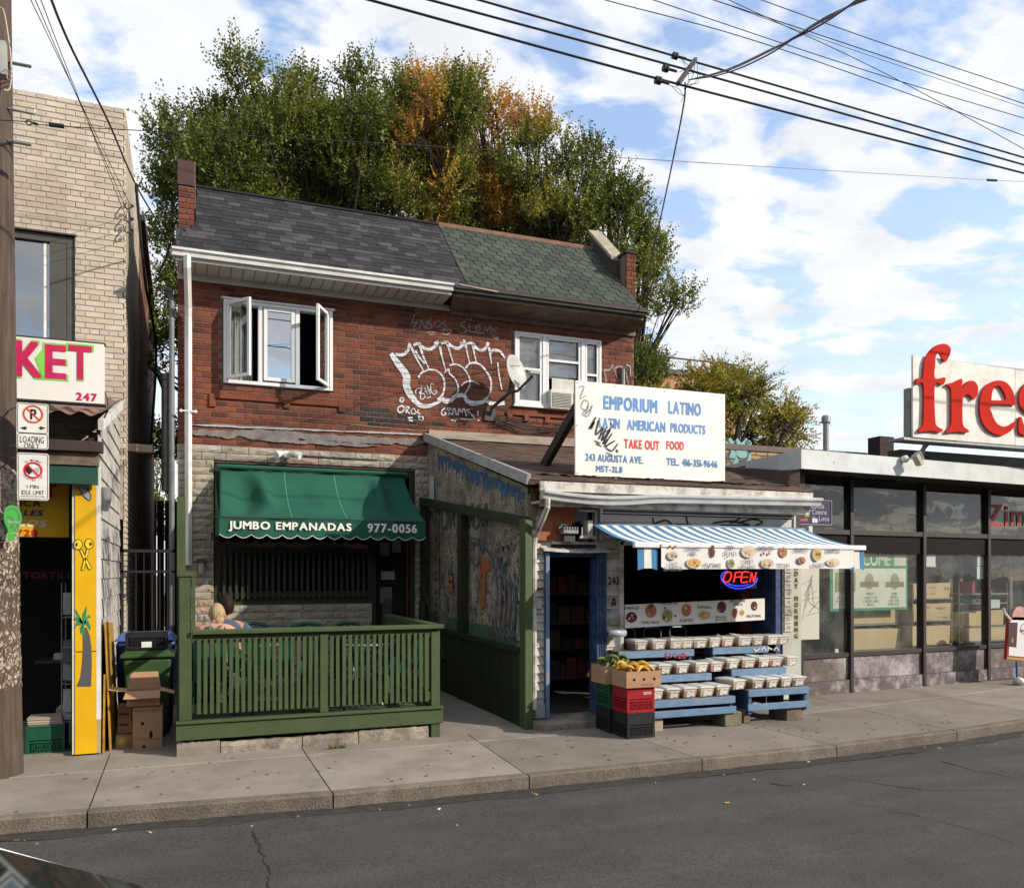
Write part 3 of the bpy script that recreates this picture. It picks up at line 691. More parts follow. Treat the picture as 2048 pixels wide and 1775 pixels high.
# right-hand window with blinds, grilles and the air conditioner
wl = MB(); frame_rect(wl, W2[0]+.005, W2[1]-.005, W2[2]+.005, W2[3]-.005, Y0-.045, Y0+.06, .045); wl.box(5.20,5.27,Y0-.045,Y0+.05,W2[2]+.05,W2[3]-.05); wl.box(5.87,5.94,Y0-.045,Y0+.05,W2[2]+.05,W2[3]-.05)
wl.box(W2[0]-.02, W2[1]+.03, Y0-.06, Y0-.01, W2[2]-.03, W2[2]+.004)
w2 = wl.build('window', M_vinyl, house, bevel=.005)
mb = MB()
for (a, b) in ((4.775, 5.20), (5.94, 6.195)):
    frame_rect(mb, a+.01, b-.01, 4.45, 5.49, Y0-.035, Y0-.005, .03); mb.box(a+.04, b-.04, Y0-.037, Y0-.007, 4.95, 4.985)
frame_rect(mb, 5.28, 5.86, 4.45, 5.49, Y0-.035, Y0-.005, .03); mb.box(5.31, 5.83, Y0-.037, Y0-.007, 5.12, 5.155)
mb.build('sash', M_vinyl, w2)
mb = MB()
for (a, b) in ((4.82, 5.15), (5.99, 6.15)):
    m_ = (a+b)/2; mb.box(m_-.008, m_+.008, Y0+.035, Y0+.04, 4.99, 5.46); mb.box(a, b, Y0+.035, Y0+.04, 5.22, 5.235)
mb.build('grille', M_vinyl, w2)
MB().box(4.8,5.18,Y0+.01,Y0+.018,4.47,5.47).box(5.96,6.18,Y0+.01,Y0+.018,4.47,5.47).box(5.30,5.84,Y0+.01,Y0+.018,4.9,5.47).build('pane', glass('milky_glass', (.6,.62,.62), refl=.12, dirt=.35), w2)
MB().box(4.8,5.18,Y0+.075,Y0+.08,4.98,5.47).box(5.96,6.18,Y0+.075,Y0+.08,4.98,5.47).box(5.30,5.84,Y0+.075,Y0+.08,4.88,5.47).build('blind', M_blind, w2)
mb = MB(); mb.box(5.38,5.76,Y0-.004,Y0+.01,4.66,4.87); mb.build('cover_board', mat('white_board', (.6,.6,.55), rough=.8), w2)
ac = thing('air_conditioner', 'white air conditioner hanging out of the right upstairs window', 'air conditioner', (5.62, Y0, 4.42)); ac.location.x -= .07
MB().box(5.36,5.76,Y0-.14,Y0+.05,4.36,4.66).build('casing', mat('ac_white', (.62,.62,.56), (.54,.54,.48), scale=4, rough=.6), ac, bevel=.012)
MB().box(5.40,5.72,Y0-.145,Y0-.141,4.39,4.61).build('grille', M_darkmetal, ac)
for i in range(9): z = 4.398+i*.0235; MB().hexa([(5.40,Y0-.155,z),(5.72,Y0-.155,z),(5.72,Y0-.145,z+.006),(5.40,Y0-.145,z+.006),(5.40,Y0-.155,z+.008),(5.72,Y0-.155,z+.008),(5.72,Y0-.145,z+.014),(5.40,Y0-.145,z+.014)]).build('louvre', mat('ac_slat', (.5,.5,.44), rough=.6), ac)
# ---- roof ----
EY, EZ, RY, RZ_ = 11.47, 5.93, 13.0, 7.42
sl = Vector((0, RY-EY, RZ_-EZ)); SLEN = sl.length; sl.normalize(); sang = math.atan2(RZ_-EZ, RY-EY)
RX = Matrix.Rotation(sang, 3, 'X')
mb = MB(); XD = 3.80
mb.add([(HL-.02,EY,EZ-.03),(6.74,EY,EZ-.03),(6.6,RY,RZ_-.03),(.12,RY,RZ_-.03),(HL-.02,EY,EZ-.07),(6.74,EY,EZ-.07),(6.6,RY,RZ_-.12),(.12,RY,RZ_-.12)], [(0,1,2,3),(7,6,5,4),(0,4,5,1),(1,5,6,2),(2,6,7,3),(3,7,4,0)])
mb.box(.1, HR, RY, 21, 7.0, 7.3); roof = mb.build('roof', M_shingle, house)
def slope_items(xa_f, xb_f, rows, tw, th, wvar, rr, nvar=4, lift=.012, gap=.004, y0=EY, z0=EZ, s=sl, rot=RX):
    res = []; step = th
    for k in range(rows):
        d0 = k*step; xa, xb = xa_f(d0), xb_f(d0); x = xa-rr.random()*tw
        if not wvar: x = xa-(.5*tw if k % 2 else 0)
        while x < xb:
            ww = tw*rr.uniform(1-wvar, 1+wvar) if wvar else tw
            a, b = max(x, xa), min(x+ww, xb); x += ww
            if b-a < .03: continue
            c = Vector(((a+b)/2, y0, z0))+s*(d0+step*.62)
            tilt = rot@Matrix.Rotation(-.035+rr.uniform(-.008,.008), 3, 'X')@Matrix.Rotation(rr.uniform(-.006,.006), 3, 'Z')
            nrm = rot@Vector((0,0,1))
            res.append((SC(c+nrm*(.008+rr.uniform(0,.004)), (b-a-gap, step*1.25, lift), tilt), rr.randrange(nvar), rr.random()))
    return res
VSQ = [V_box()]
rows = int(SLEN/.122)
f_l = lambda d: (HL-.01+min(.24, max(0, (d-.25)*.45)) if d > .1 else HL-.01)
pieces(roof, 'shingle', slope_items(f_l, lambda d: XD-.03*0, rows, .19, SLEN/rows, .35, random.Random(3), 1), VSQ, M_shingle, vkey='sq')
def V_hex():
    pts = [(-.5,.5),(-.5,-.25),(-.36,-.45),(-.2,-.5),(.2,-.5),(.36,-.45),(.5,-.25),(.5,.5)]; n = len(pts)
    vs = [(x, y, -.5) for x, y in pts]+[(x, y, .5) for x, y in pts]
    return vs, [tuple(range(n-1,-1,-1)), tuple(range(n, 2*n))]+[(i, (i+1) % n, n+(i+1) % n, n+i) for i in range(n)]
rows2 = 14
pieces(roof, 'slate', slope_items(lambda d: XD, lambda d: 6.73-.15*d/SLEN, rows2, .20, SLEN/rows2, 0, random.Random(4), 1, lift=.024, gap=.016), [V_hex()], M_gshingle, vkey='hx')
# ridge strip, gutters, soffits
MB().beam((XD, RY, RZ_+.01), (6.58, RY, RZ_+.01), .10, .06).build('ridge_cap', mat('rust_flashing', (.23,.115,.07), (.15,.08,.05), scale=5, rough=.8), roof)
MB().beam((.14, RY, RZ_+.005), (XD, RY, RZ_+.005), .12, .03).build('ridge_cap', M_shingle, roof)
def gutter(x0, x1, y, z, m, name, h=.10, d=.11, sag=None):
    prof = [(0,h*.5),(-d*.85,h*.5),(-d,h*.42),(-d*.98,h*.15),(-d*.7,-h*.1),(-d*.62,-h*.5),(0,-h*.5)]
    mb = MB(); n = 14
    for i in range(n+1):
        x = x0+(x1-x0)*i/n; s_ = sag(i/n) if sag else 0
        for (py, pz) in prof: mb.v.append((x, y+py, z+pz+s_))
    k = len(prof)
    for i in range(n):
        for j in range(k): mb.face([i*k+j, (i+1)*k+j, (i+1)*k+(j+1) % k, i*k+(j+1) % k])
    mb.face(list(range(k))); mb.face(list(range((n+1)*k-1, n*k-1, -1)))
    return mb.build(name, m, house)
gutter(HL-.06, 3.58, EY+.03, EZ-.035, M_white, 'gutter')
mb = MB(); mb.box(HL, 3.57, EY+.035, Y0-.012, 5.80, 5.82); mb.box(HL, 3.68, Y0-.05, Y0-.012, 5.72, 5.80); mb.box(HL-.02, 3.57, EY+.012, EY+.034, 5.80, 5.90); mb.build('soffit', M_soffit, house)
mb = MB()
for i in range(24): x = HL+.06+i*.15; mb.box(x, x+.008, EY+.04, Y0-.06, 5.792, 5.799)
mb.build('soffit_seam', M_oldwood, house)
gutter(3.60, 6.76, EY+.03, EZ-.05, M_darkmetal, 'gutter', h=.075, d=.10)
mb = MB(); mb.box(3.60, 6.74, EY+.035, EY+.06, 5.79, 5.915)
mb.hexa([(3.60,EY+.07,5.79),(6.74,EY+.07,5.79),(6.86,Y0-.012,5.74),(3.70,Y0-.012,5.74),(3.60,EY+.07,5.81),(6.74,EY+.07,5.81),(6.86,Y0-.012,5.78),(3.70,Y0-.012,5.78)])
mb.box(3.69, HR+.0, Y0-.04, Y0-.012, 5.67, 5.74); mb.build('fascia', M_oldwood, house)
MB().beam((XD+.05,EY-.02,EZ+.005),(6.74,EY-.02,EZ+.005),.08,.035).build('drip_edge', mat('brown_flashing', (.06,.042,.038), rough=.8), house)
MB().beam((3.66,EY-.06,EZ-.0),(4.25,EY-.05,EZ-.03),.05,.02).build('broken_lath', M_palewood, house)
# downspout with bracket
mb = MB(); mb.tube([(.02,EY-.04,EZ-.08),(.02,EY-.04,EZ-.22),(.035,Y0-.14,5.32),(.035,Y0-.10,5.2),(.035,Y0-.08,1.9)], .045, n=4)
dsp = mb.build('downspout', M_white, house)
MB().box(-.05,.12,Y0-.13,Y0-.125,3.94,3.96).add([(-.08,Y0-.128,3.95),(-.05,Y0-.128,3.98),(-.05,Y0-.128,3.92)],[(0,1,2)]).add([(.15,Y0-.128,3.95),(.12,Y0-.128,3.98),(.12,Y0-.128,3.92)],[(0,2,1)]).build('bracket', M_white, dsp)
# party-wall piers and parapets
def pier(name, x0, x1, y0, y1, z0, z1, cap=None):
    core = box(name, M_mortar, house, x0+.008, x1-.008, y0+.008, y1-.008, z0, z1)
    its = []
    n = round((z1-z0)/.0745)
    for k in range(n):
        za = z0+k*(z1-z0)/n; zb = za+(z1-z0)/n-.011
        for (a, b) in ([(x0, (x0+x1)/2), ((x0+x1)/2, x1)] if k % 2 else [(x0, x0+(x1-x0)*.72), (x0+(x1-x0)*.72, x1)]):
            its.append((SC(((a+b)/2, y0+.02, (za+zb)/2), (b-a-.01, .045, zb-za)), R.randrange(5), R.random()*.7))
    pieces(core, 'brick', its, VB, M_brick, vkey='b')
    return core
p1 = pier('party_pier', -.095, .115, 12.0, 12.5, 5.8, 6.98)
mb = MB(); mb.box(-.10,.115,12.0,12.5,7.0,7.33); mb.build('pier_cap', mat('purple_brick', (.085,.038,.036), (.05,.025,.025), scale=9, rough=.8, stretch=(1,1,8)), p1)
box('pier_side', mat('pale_mortar_side', (.36,.32,.27), (.24,.2,.17), scale=8, rough=.9, bump=.5), p1, .117, .122, 12.0, 12.5, 6.7, 7.33)
mb = MB(); mb.prism([(-.12,EY+.1,EZ+.02),(-.12,12.05,6.45),(-.12,12.05,6.3),(-.12,EY+.1,EZ-.05)], (.2,0,0)); mb.build('kneeler', M_darkmetal, p1)
mb = MB(); mb.prism([(-.08,12.45,6.2),(-.08,RY+.1,7.3),(-.08,RY+.1,7.5),(-.08,12.45,6.95)], (.2,0,0)); mb.build('parapet', M_brick_dark, p1)
p2 = pier('party_pier', 6.70, 6.88, 11.98, 12.45, 5.86, 7.02)
mb = MB(); mb.prism([(6.60,12.2,6.3),(6.60,RY+.1,7.2),(6.60,RY+.1,7.74),(6.60,12.2,6.95)], (.19,0,0)); pp = mb.build('parapet', mat('tarred_wall', (.03,.028,.028), (.05,.03,.025), scale=5, rough=.8, bump=.4), p2)
mb = MB(); mb.prism([(6.57,12.25,6.99),(6.57,RY+.1,7.75),(6.57,RY+.1,7.81),(6.57,12.25,7.05)], (.25,0,0)); mb.build('coping', mat('coping_stone', (.36,.32,.25), (.24,.20,.15), scale=7, rough=.9, bump=.4), p2)
box('pier_cap', M_brick_dark, p2, 6.685, 6.895, 11.96, 12.46, 7.02, 7.07)
# conduit and meter pipe at the right corner, mast and vent at the left
mb = MB(); mb.tube([(6.62,Y0-.06,5.1),(6.62,Y0-.06,4.0)], .028); mb.tube([(6.62,Y0-.06,5.1),(6.66,Y0-.09,5.17),(6.72,Y0-.09,5.15),(6.74,Y0-.07,5.0)], .02); mb.build('conduit', M_grey, house)
mb = MB(); mb.tube([(-.17,Y0-.02,.2),(-.17,Y0-.02,5.45),(-.19,Y0-.06,5.54),(-.27,Y0-.10,5.55)], .035); mb.build('service_mast', M_pipe, house)
mb = MB(); mb.lathe((-.26,13.2,3.0),[(.07,0),(.07,1.6),(.09,1.62),(.09,1.7)],n=12); mb.build('vent_pipe', M_grey, house)
# ---- graffiti (sprayed on the bricks) ----
g = MB()
def z7(x, y): return (770+x*290/2048, 670+y*190/1342)
S7 = [([9,13,16,15,14,10,7,6,8],[(85,260),(180,400),(300,570),(300,700),(350,830),(480,980),(620,1000),(760,940),(800,900)]),
 (6,[(150,270),(240,280),(320,220),(350,110)]),(7,[(345,120),(350,170)]),
 ([6,4,2],[(370,170),(440,320),(540,500)]),([5,6,4,2],[(400,140),(480,130),(540,300),(620,480)]),
 (4,[(430,220),(480,310),(560,400)]),(6,[(470,110),(560,190),(640,200),(700,160),(740,110)]),(7,[(700,130),(755,90)]),
 ([6,3,2],[(770,150),(810,330),(865,520)]),([5,6,3,2],[(790,120),(870,110),(920,260),(965,400)]),
 (6,[(870,100),(960,170),(1040,185),(1100,130),(1125,70)]),(7,[(1080,100),(1085,150)]),([6,3,2],[(1130,110),(1160,250),(1195,390)]),
 ([5,6,3,2],[(1150,125),(1230,120),(1260,260),(1290,385)]),(6,[(1240,120),(1310,200),(1390,210),(1440,150),(1455,100)]),
 ([5,2],[(1465,170),(1505,405)]),([6,6,4],[(1490,250),(1530,215),(1620,230),(1700,330)]),(3,[(1590,380),(1610,560),(1650,770)]),
 (4,[(470,600),(520,530),(620,490),(740,510),(820,600),(840,720),(810,840),(740,910)]),
 (3,[(840,530),(900,480),(910,540),(990,620),(1035,740),(1010,840),(960,900)]),(3,[(910,430),(1000,410),(1110,470),(1190,600),(1190,720),(1120,840)]),
 (4,[(1140,470),(1180,410),(1260,390),(1360,430),(1460,560),(1500,680),(1480,820),(1430,900)]),
 (2,[(1080,720),(1120,670),(1220,650),(1340,700)]),
 ([8,10,8,9,8,10,8,8],[(800,890),(850,930),(930,920),(1000,860),(1110,850),(1160,930),(1260,965),(1380,940),(1430,900)]),(8,[(1430,910),(1480,960),(1580,970),(1690,955)]),
 (2,[(440,830),(430,790),(470,750),(520,770),(480,820),(550,830),(560,880),(500,900),(520,720)]),(2,[(560,740),(600,840)]),(2,[(590,700),(640,840)]),(2,[(560,800),(640,770)]),(2,[(690,700),(650,690),(650,790),(700,840),(730,790),(680,790)]),
 (2,[(590,890),(650,870)]),(3,[(210,890),(260,890),(250,940),(215,935),(215,895)]),
 (3,[(230,1000),(180,1030),(200,1090),(260,1070),(260,1010),(225,995)]),(2.5,[(290,1000),(300,1100)]),(2.5,[(285,1010),(345,1020),(310,1060),(350,1110)]),(2.5,[(400,1040),(370,1060),(380,1110),(430,1100),(420,1050),(400,1040)]),(2.5,[(480,1050),(450,1090),(490,1110),(470,1160),(530,1150),(530,1200),(470,1190)]),
 (3,[(320,1170),(390,1165)]),(3,[(335,1200),(395,1210)]),
 (2.5,[(850,1030),(800,1070),(810,1130),(860,1110),(840,1080)]),(2.5,[(880,1020),(905,1130)]),(2.5,[(880,1020),(930,1040),(900,1080),(960,1130)]),(2.5,[(950,1130),(975,1030),(1010,1130)]),(2,[(955,1095),(1000,1090)]),(2.5,[(1030,1130),(1045,1040),(1085,1090),(1110,1030),(1150,1140)]),(2.5,[(1200,1050),(1150,1060),(1210,1110),(1260,1170),(1200,1190),(1060,1180)]),
 (2.5,[(935,1200),(1030,1190)]),(3,[(970,1210),(1010,1205)]),(2.5,[(1310,1070),(1312,1140)]),(3,[(1315,1195),(1325,1210)])]
strokes_px(g, [(w_, [z7(*q) for q in p]) for w_, p in S7], Y0-.012, off=.003)
def z5(x, y): return (760+x*.2734, 430+y*.2734)
S5 = [(2,[(260,690),(290,690),(285,715),(262,712),(262,690)]),(2.4,[(250,730),(235,790),(275,780),(240,830),(280,830)]),(2.4,[(290,830),(300,770),(335,835),(345,760)]),(2.4,[(380,750),(355,790),(385,810),(350,840)]),(2.4,[(420,770),(395,800),(425,820),(445,785),(415,770)]),(2.4,[(485,770),(455,790),(490,820),(450,845),(520,840),(490,875),(455,865)]),(2.2,[(345,858),(405,856)]),(2.2,[(360,875),(395,873)]),
 (2,[(640,735),(668,735),(665,765),(640,762),(640,735)]),(2.4,[(625,780),(585,800),(635,840),(600,865),(578,850)]),(2.4,[(655,790),(655,850),(700,850),(700,800)]),(2.4,[(740,800),(710,810),(735,830),(705,860),(745,865)]),(2.4,[(755,870),(770,810),(785,850),(805,810),(815,880)]),(2.4,[(860,820),(825,840),(860,860),(825,885),(868,895),(850,905),(820,890)]),
 (4,[(1635,1135),(1680,1130),(1705,1090)]),(3,[(1640,1140),(1655,1225)]),(4,[(1705,1130),(1745,1105),(1780,1115)]),(3,[(1715,1130),(1745,1230)]),(3,[(1750,1140),(1770,1180),(1775,1230)]),(3,[(1800,1150),(1815,1240)])]
g2 = MB(); strokes_px(g2, [(w_, [z5(*q) for q in p]) for w_, p in S5], Y0-.012, off=.003)
g.build('graffiti', M_spray, house); spray_alpha(mat('faded_spray_paint', (.36,.33,.33), (.26,.2,.19), scale=30, rough=.8, bump=.2)); g2.build('graffiti', mat('faded_spray_paint', (.36,.33,.33), (.26,.2,.19), scale=30, rough=.8, bump=.2), house)
# floodlight pair with conduit above the green awning, wall lamp
fl = thing('floodlight', 'white twin floodlight fixed to the stone above the green awning', 'floodlight', (1.30, Y0-.05, 3.42))
p = onY(575, 908, Y0-.1)
MB().lathe((p.x, Y0-.06, p.z), [(.05,-.03),(.06,.02),(.04,.05)], n=12, axis='Y').build('mount', M_white, fl)
for s_ in (-1, 1): MB().tube([(p.x+s_*.03,Y0-.1,p.z+.02),(p.x+s_*.1,Y0-.16,p.z-.0),(p.x+s_*.16,Y0-.2,p.z-.03)],[.022,.04,.055],n=10).build('lamp_head', M_white, fl)
mb = MB(); mb.tube([(p.x+.05,Y0-.055,p.z+.01),(p.x+1.3,Y0-.055,p.z+.0)], .011, n=6); mb.build('conduit', M_grey, fl)
wlp = thing('wall_lamp', 'small black wall lamp on the stone beside the barred window', 'wall lamp', (.22, Y0-.05, 1.95))
MB().box(.14,.26,Y0-.14,Y0-.045,1.93,1.99).build('bracket', M_darkmetal, wlp); MB().lathe((.20,Y0-.10,1.79),[(.035,0),(.042,.1),(.04,.14)],n=10).build('lamp_shade', mat('frosted_glass', (.4,.4,.38), rough=.3), wlp)
# satellite dish
dish = thing('satellite_dish', 'grey satellite dish on an arm beside the right upstairs window', 'satellite dish', (4.42, Y0, 4.3))
dc = onY(1027, 746, 11.55); ax = Vector((.50, -.80, .22)).normalized(); q = ax.to_track_quat('Z', 'Y').to_matrix()
mb = MB(); n, m_ = 28, 6
for i in range(m_+1):
    for k in range(n):
        a = 2*math.pi*k/n; r_ = i/m_
        mb.v.append(tuple(dc+q@Vector((.235*r_*math.cos(a), .27*r_*math.sin(a), .055*r_*r_))))
for i in range(m_):
    for k in range(n): mb.face([i*n+k, i*n+(k+1) % n, (i+1)*n+(k+1) % n, (i+1)*n+k])
o = mb.build('reflector', mat('dish_grey', (.40,.40,.39), (.35,.35,.34), scale=3, rough=.45, bump=0), dish, smooth=True); sm = o.modifiers.new('thick', 'SOLIDIFY'); sm.thickness = .012
base = Vector((4.33, Y0-.02, 4.20)); kn = dc-Vector((.07,.0,.30))
mb = MB(); mb.tube([base, base+Vector((.0,-.1,.1)), kn, dc-ax*.03], .025); mb.box(4.24,4.42,Y0-.04,Y0-.012,4.12,4.30); mb.tube([base+Vector((.05,0,-.03)), base+Vector((.12,-.03,-.15)), base+Vector((.3,0,-.1))], .01); mb.build('mast', M_darkmetal, dish)
tip = dc+Vector((.20,-.26,-.08))
mb = MB(); mb.tube([kn, kn+Vector((.1,-.1,.02)), tip], .022); mb.build('feed_arm', M_darkmetal, dish)
for i in range(3):
    c_ = tip+Vector((.045*(i-1)+.02, 0, .05)); MB().tube([c_+Vector((-.0,.05,.01)), c_-Vector((.0,.05,-.0))], .028, n=10).build('feed_horn', mat('horn_cream', (.5,.5,.42), rough=.5), dish)
t_ = MB(); o_ = dc+q@Vector((0,0,.02))
text_px(t_, 'ExpressVu', 1018, 728, 1040, 733, 11.5); t_.build('lettering', M_ink, dish)
# drooping cables below the right window
mb = MB()
for i in range(7):
    P = [Vector((4.4+.0*i, Y0-.03-.01*i, 4.20-.02*i))]
    for k in range(1, 9): P.append(Vector((4.4+1.3*k/8, Y0-.04-.01*(i % 3), 4.22-.02*i-(.05+.05*(i % 4))*math.sin(math.pi*k/8)-.04*k/8)))
    mb.tube(P, .006+.003*(i == 2), n=5)
cb = mb.build('cable_bundle', M_darkmetal, None); tag(cb, 'loose black cables drooping under the right upstairs window', 'cables')
# ---- green awning ----
aw = thing('green_awning', 'sagging green canvas awning with scalloped valance over the barred window', 'awning', (1.74, Y0, 2.3))
FY = 11.2
xa0, xa1, xf0, xf1 = .43, 2.98, .40, 3.10
mb = MB(); nx, ny = 60, 22
for j in range(ny+1):
    t = j/ny
    for i in range(nx+1):
        s_ = i/nx; x = (xa0+(xa1-xa0)*s_)*(1-t)+(xf0+(xf1-xf0)*s_)*t
        y = (Y0-.07)+(FY-Y0+.07)*(t**1.25); z = 3.20+(2.51-3.20)*(t**.80)
        dip = -.05*math.sin(math.pi*t)*abs(math.sin(math.pi*s_*2))
        fold = .10*math.exp(-((s_-.19-.08*t)/.035)**2)*math.sin(math.pi*min(1, t*1.25))-.10*math.exp(-((s_-.12)/.06)**2)*math.sin(math.pi*t)
        fold += .11*math.exp(-((s_-.84+.05*t)/.03)**2)*math.sin(math.pi*min(1, t*1.3))-.09*math.exp(-((s_-.92)/.05)**2)*math.sin(math.pi*t)
        wob = .03*noise.noise((s_*6, t*3, 0))+.010*noise.noise((s_*22, t*9, 4))
        mb.v.append((x, y-fold*.6+wob, z+dip+fold+wob))
for j in range(ny):
    for i in range(nx): a = j*(nx+1)+i; mb.face([a, a+1, a+nx+2, a+nx+1])
cv = mb.build('canvas', M_awning, aw, smooth=True); cv.modifiers.new('thick', 'SOLIDIFY').thickness = .006
# seams
mb = MB()
for s_ in (.335, .60):
    P = []
    for j in range(ny+1):
        v_ = cv.data.vertices[j*(nx+1)+int(s_*nx)].co+WL['green_awning']; P.append(v_+Vector((0,-.006,.008)))
    ribbon(mb, P, .014, nrm=(0,-.6,.8))
mb.build('seam', mat('seam_green', (.06,.22,.16), rough=.8), aw)
# left side panel
mb = MB(); mb.add([(xa0-.06,Y0-.06,3.12),(xa0-.06,Y0-.06,2.30),(xf0,FY+.01,2.27),(xf0,FY+.01,2.50)], [(0,1,2,3)])
mb.build('side_panel', M_awning, aw)
# valance with scallops
def scallop(mb, x0, x1, zt, zb, y, n, amp):
    k = 8; xs_ = [x0+(x1-x0)*i/(n*k) for i in range(n*k+1)]
    b = len(mb.v); zs_ = []
    for i, x in enumerate(xs_):
        ph = (i % k)/k; z = zb+amp-amp*math.sin(math.pi*ph); zs_.append(z); dy = .008*math.sin(i*.21)+.004*math.sin(i*.07)
        mb.v.append((x, y+dy*.3, zt)); mb.v.append((x, y+dy, z))
    for i in range(len(xs_)-1): mb.face([b+2*i, b+2*i+1, b+2*i+3, b+2*i+2])
    return xs_, zs_
mb = MB(); xs_, zs_ = scallop(mb, xf0, xf1, 2.505, 2.245, FY, 14, .045)
va = mb.build('valance', M_awning, aw)
mb = MB(); ribbon(mb, [(x, FY-.014, z+.002) for x, z in zip(xs_, zs_)], .008); mb.build('piping', M_white, va)
mb = MB(); mb.tube([(xf0-.01,FY+.01,2.51),(xf1,FY+.01,2.51)], .014, n=6); mb.tube([(xf0,FY+.01,2.51),(.36,Y0-.02,2.55)], .012, n=6); mb.tube([(xf1-.03,FY+.01,2.51),(3.1,Y0-.02,2.55)], .012, n=6); mb.build('awning_frame', M_darkmetal, aw)
mb = MB(); mb.tube([(.40,Y0-.09,3.24),(3.02,Y0-.09,3.24)], .03, n=8); mb.build('roller', M_awning, aw)
def serif_text(mb, s, o, w_, h_, y):
    text_on(mb, s, o, (1,0,0), (0,0,1), w_, h_, bold=.035, gap=.12)
t_ = MB(); text_px(t_, 'JUMBO EMPANADAS', 457, 1041, 703, 1062, FY-.016, bold=.035, gap=.09); text_px(t_, '977-0056', 735, 1046, 834, 1064, FY-.016, gap=.09)
# little wedge serifs at the feet and heads of the letters
t_.build('lettering', mat('cream_paint', (.78,.77,.70), (.7,.69,.62), scale=9, rough=.7), va)
# ================= corner shop: lean-to in front of the brick house =================
shop = thing('shop', 'small white-clad lean-to food shop with brown shingled roof', 'shop', (5.7, 9.0, 0))
YS = 9.0
FL = Vector((3.74, 8.98, 0)); BL = Vector((3.35, 12.0, 0))           # left side wall, front and back
M_clap = mat('white_clapboard', (.66,.63,.56), (.56,.53,.46), scale=4, rough=.8, bump=.25, bscale=40, stretch=(1,1,4), rnd=.08, dirt=(.16,.14,.12), dirt_amt=.75, dirt_scale=4)
DX0, DX1 = 3.98, 4.70; WX0, WX1 = 4.97, 7.38
mb = MB(); wall_with_holes(mb, 3.80, 7.70, .10, 2.72, YS+.02, YS+.14, [(DX0-.02, DX1+.03, .10, 2.04), (WX0, WX1, .78, 2.14), (4.02, 4.62, 2.14, 2.56)])
mb.build('front_wall', mat('wall_back', (.09,.08,.07), rough=.9), shop)
# clapboards left of the door, right of the door and above
cl = []
def boards(x0, x1, z0, z1, h, holes=()):
    k = 0; z = z0
    while z < z1-.01:
        zb = min(z+h, z1)
        spans = [(x0, x1)]
        for (a, b, c, d) in holes:
            if zb-.02 > c and z+.02 < d:
                ns = []
                for (p_, q_) in spans:
                    if a > p_: ns.append((p_, min(a, q_)))
                    if b < q_: ns.append((max(b, p_), q_))
                spans = [s_ for s_ in ns if s_[1]-s_[0] > .02]
        for (p_, q_) in spans:
            mb = MB(); mb.r = R.random(); y = YS+.02
            mb.hexa([(p_,y-.028,z+.003),(q_,y-.028,z+.003),(q_,y,z+.003),(p_,y,z+.003),(p_,y-.010,zb-.002),(q_,y-.010,zb-.002),(q_,y,zb-.002),(p_,y,zb-.002)])
            mb.build('clapboard', M_clap, shop)
        z = zb
boards(3.80, DX0-.05, .22, 2.08, .10)
boards(DX1+.06, WX0-.05, .12, 2.08, .155)
boards(3.80, WX0-.05, 2.08, 2.56, .16, [(4.02, 4.62, 2.14, 2.60)])
# door reveal (blue), step, threshold
mb = MB(); mb.box(DX0-.045, DX0-.002, YS-.06, YS+.14, .10, 2.04); df = mb.build('door_jamb', M_blue, shop)
mb = MB(); mb.box(DX1-.09, DX1+.045, YS-.03, YS+.16, .10, 2.06)
for i in range(4): mb.box(DX1-.088+i*.033, DX1-.066+i*.033, YS-.042, YS-.03, .12, 2.04)
mb.build('door_jamb', M_dblue, shop)
mb = MB(); mb.box(DX0, DX1-.09, YS, YS+.14, 1.99, 2.06); mb.build('door_head', M_dblue, shop)
mb = MB(); n = 12
P = [(DX0-.10+i*(DX1-DX0+.26)/n, YS-.07, 2.075-.02*math.sin(math.pi*i/n)) for i in range(n+1)]
for a, b in zip(P, P[1:]): mb.hexa([(a[0],a[1]-.05,a[2]-.02),(b[0],b[1]-.05,b[2]-.02),(b[0],YS,b[2]+.01),(a[0],YS,a[2]+.01),(a[0],a[1]-.05,a[2]),(b[0],b[1]-.05,b[2]),(b[0],YS,b[2]+.035),(a[0],YS,a[2]+.035)])
mb.build('door_hood', M_oldwhite, shop)
mb = MB(); mb.box(3.72, DX1+.0, 8.68, 9.0, -.05, .085); mb.box(DX1, 5.0, 8.82, 9.0, -.05, .07); mb.box(3.72, 7.8, 9.0, 9.2, -.05, .10); mb.build('step', M_oldconc, shop, bevel=.02, seg=2)
box('shop_floor', mat('worn_floor', (.10,.09,.08), (.05,.045,.04), scale=3, rough=.7), shop, 3.8, 7.7, 9.2, 11.95, 0, .10)
box('kick_plate', mat('galvanised', (.38,.42,.45), (.3,.33,.36), scale=7, rough=.4, metal=.4), shop, 3.745, 3.93, 8.955, 8.97, .10, .26)
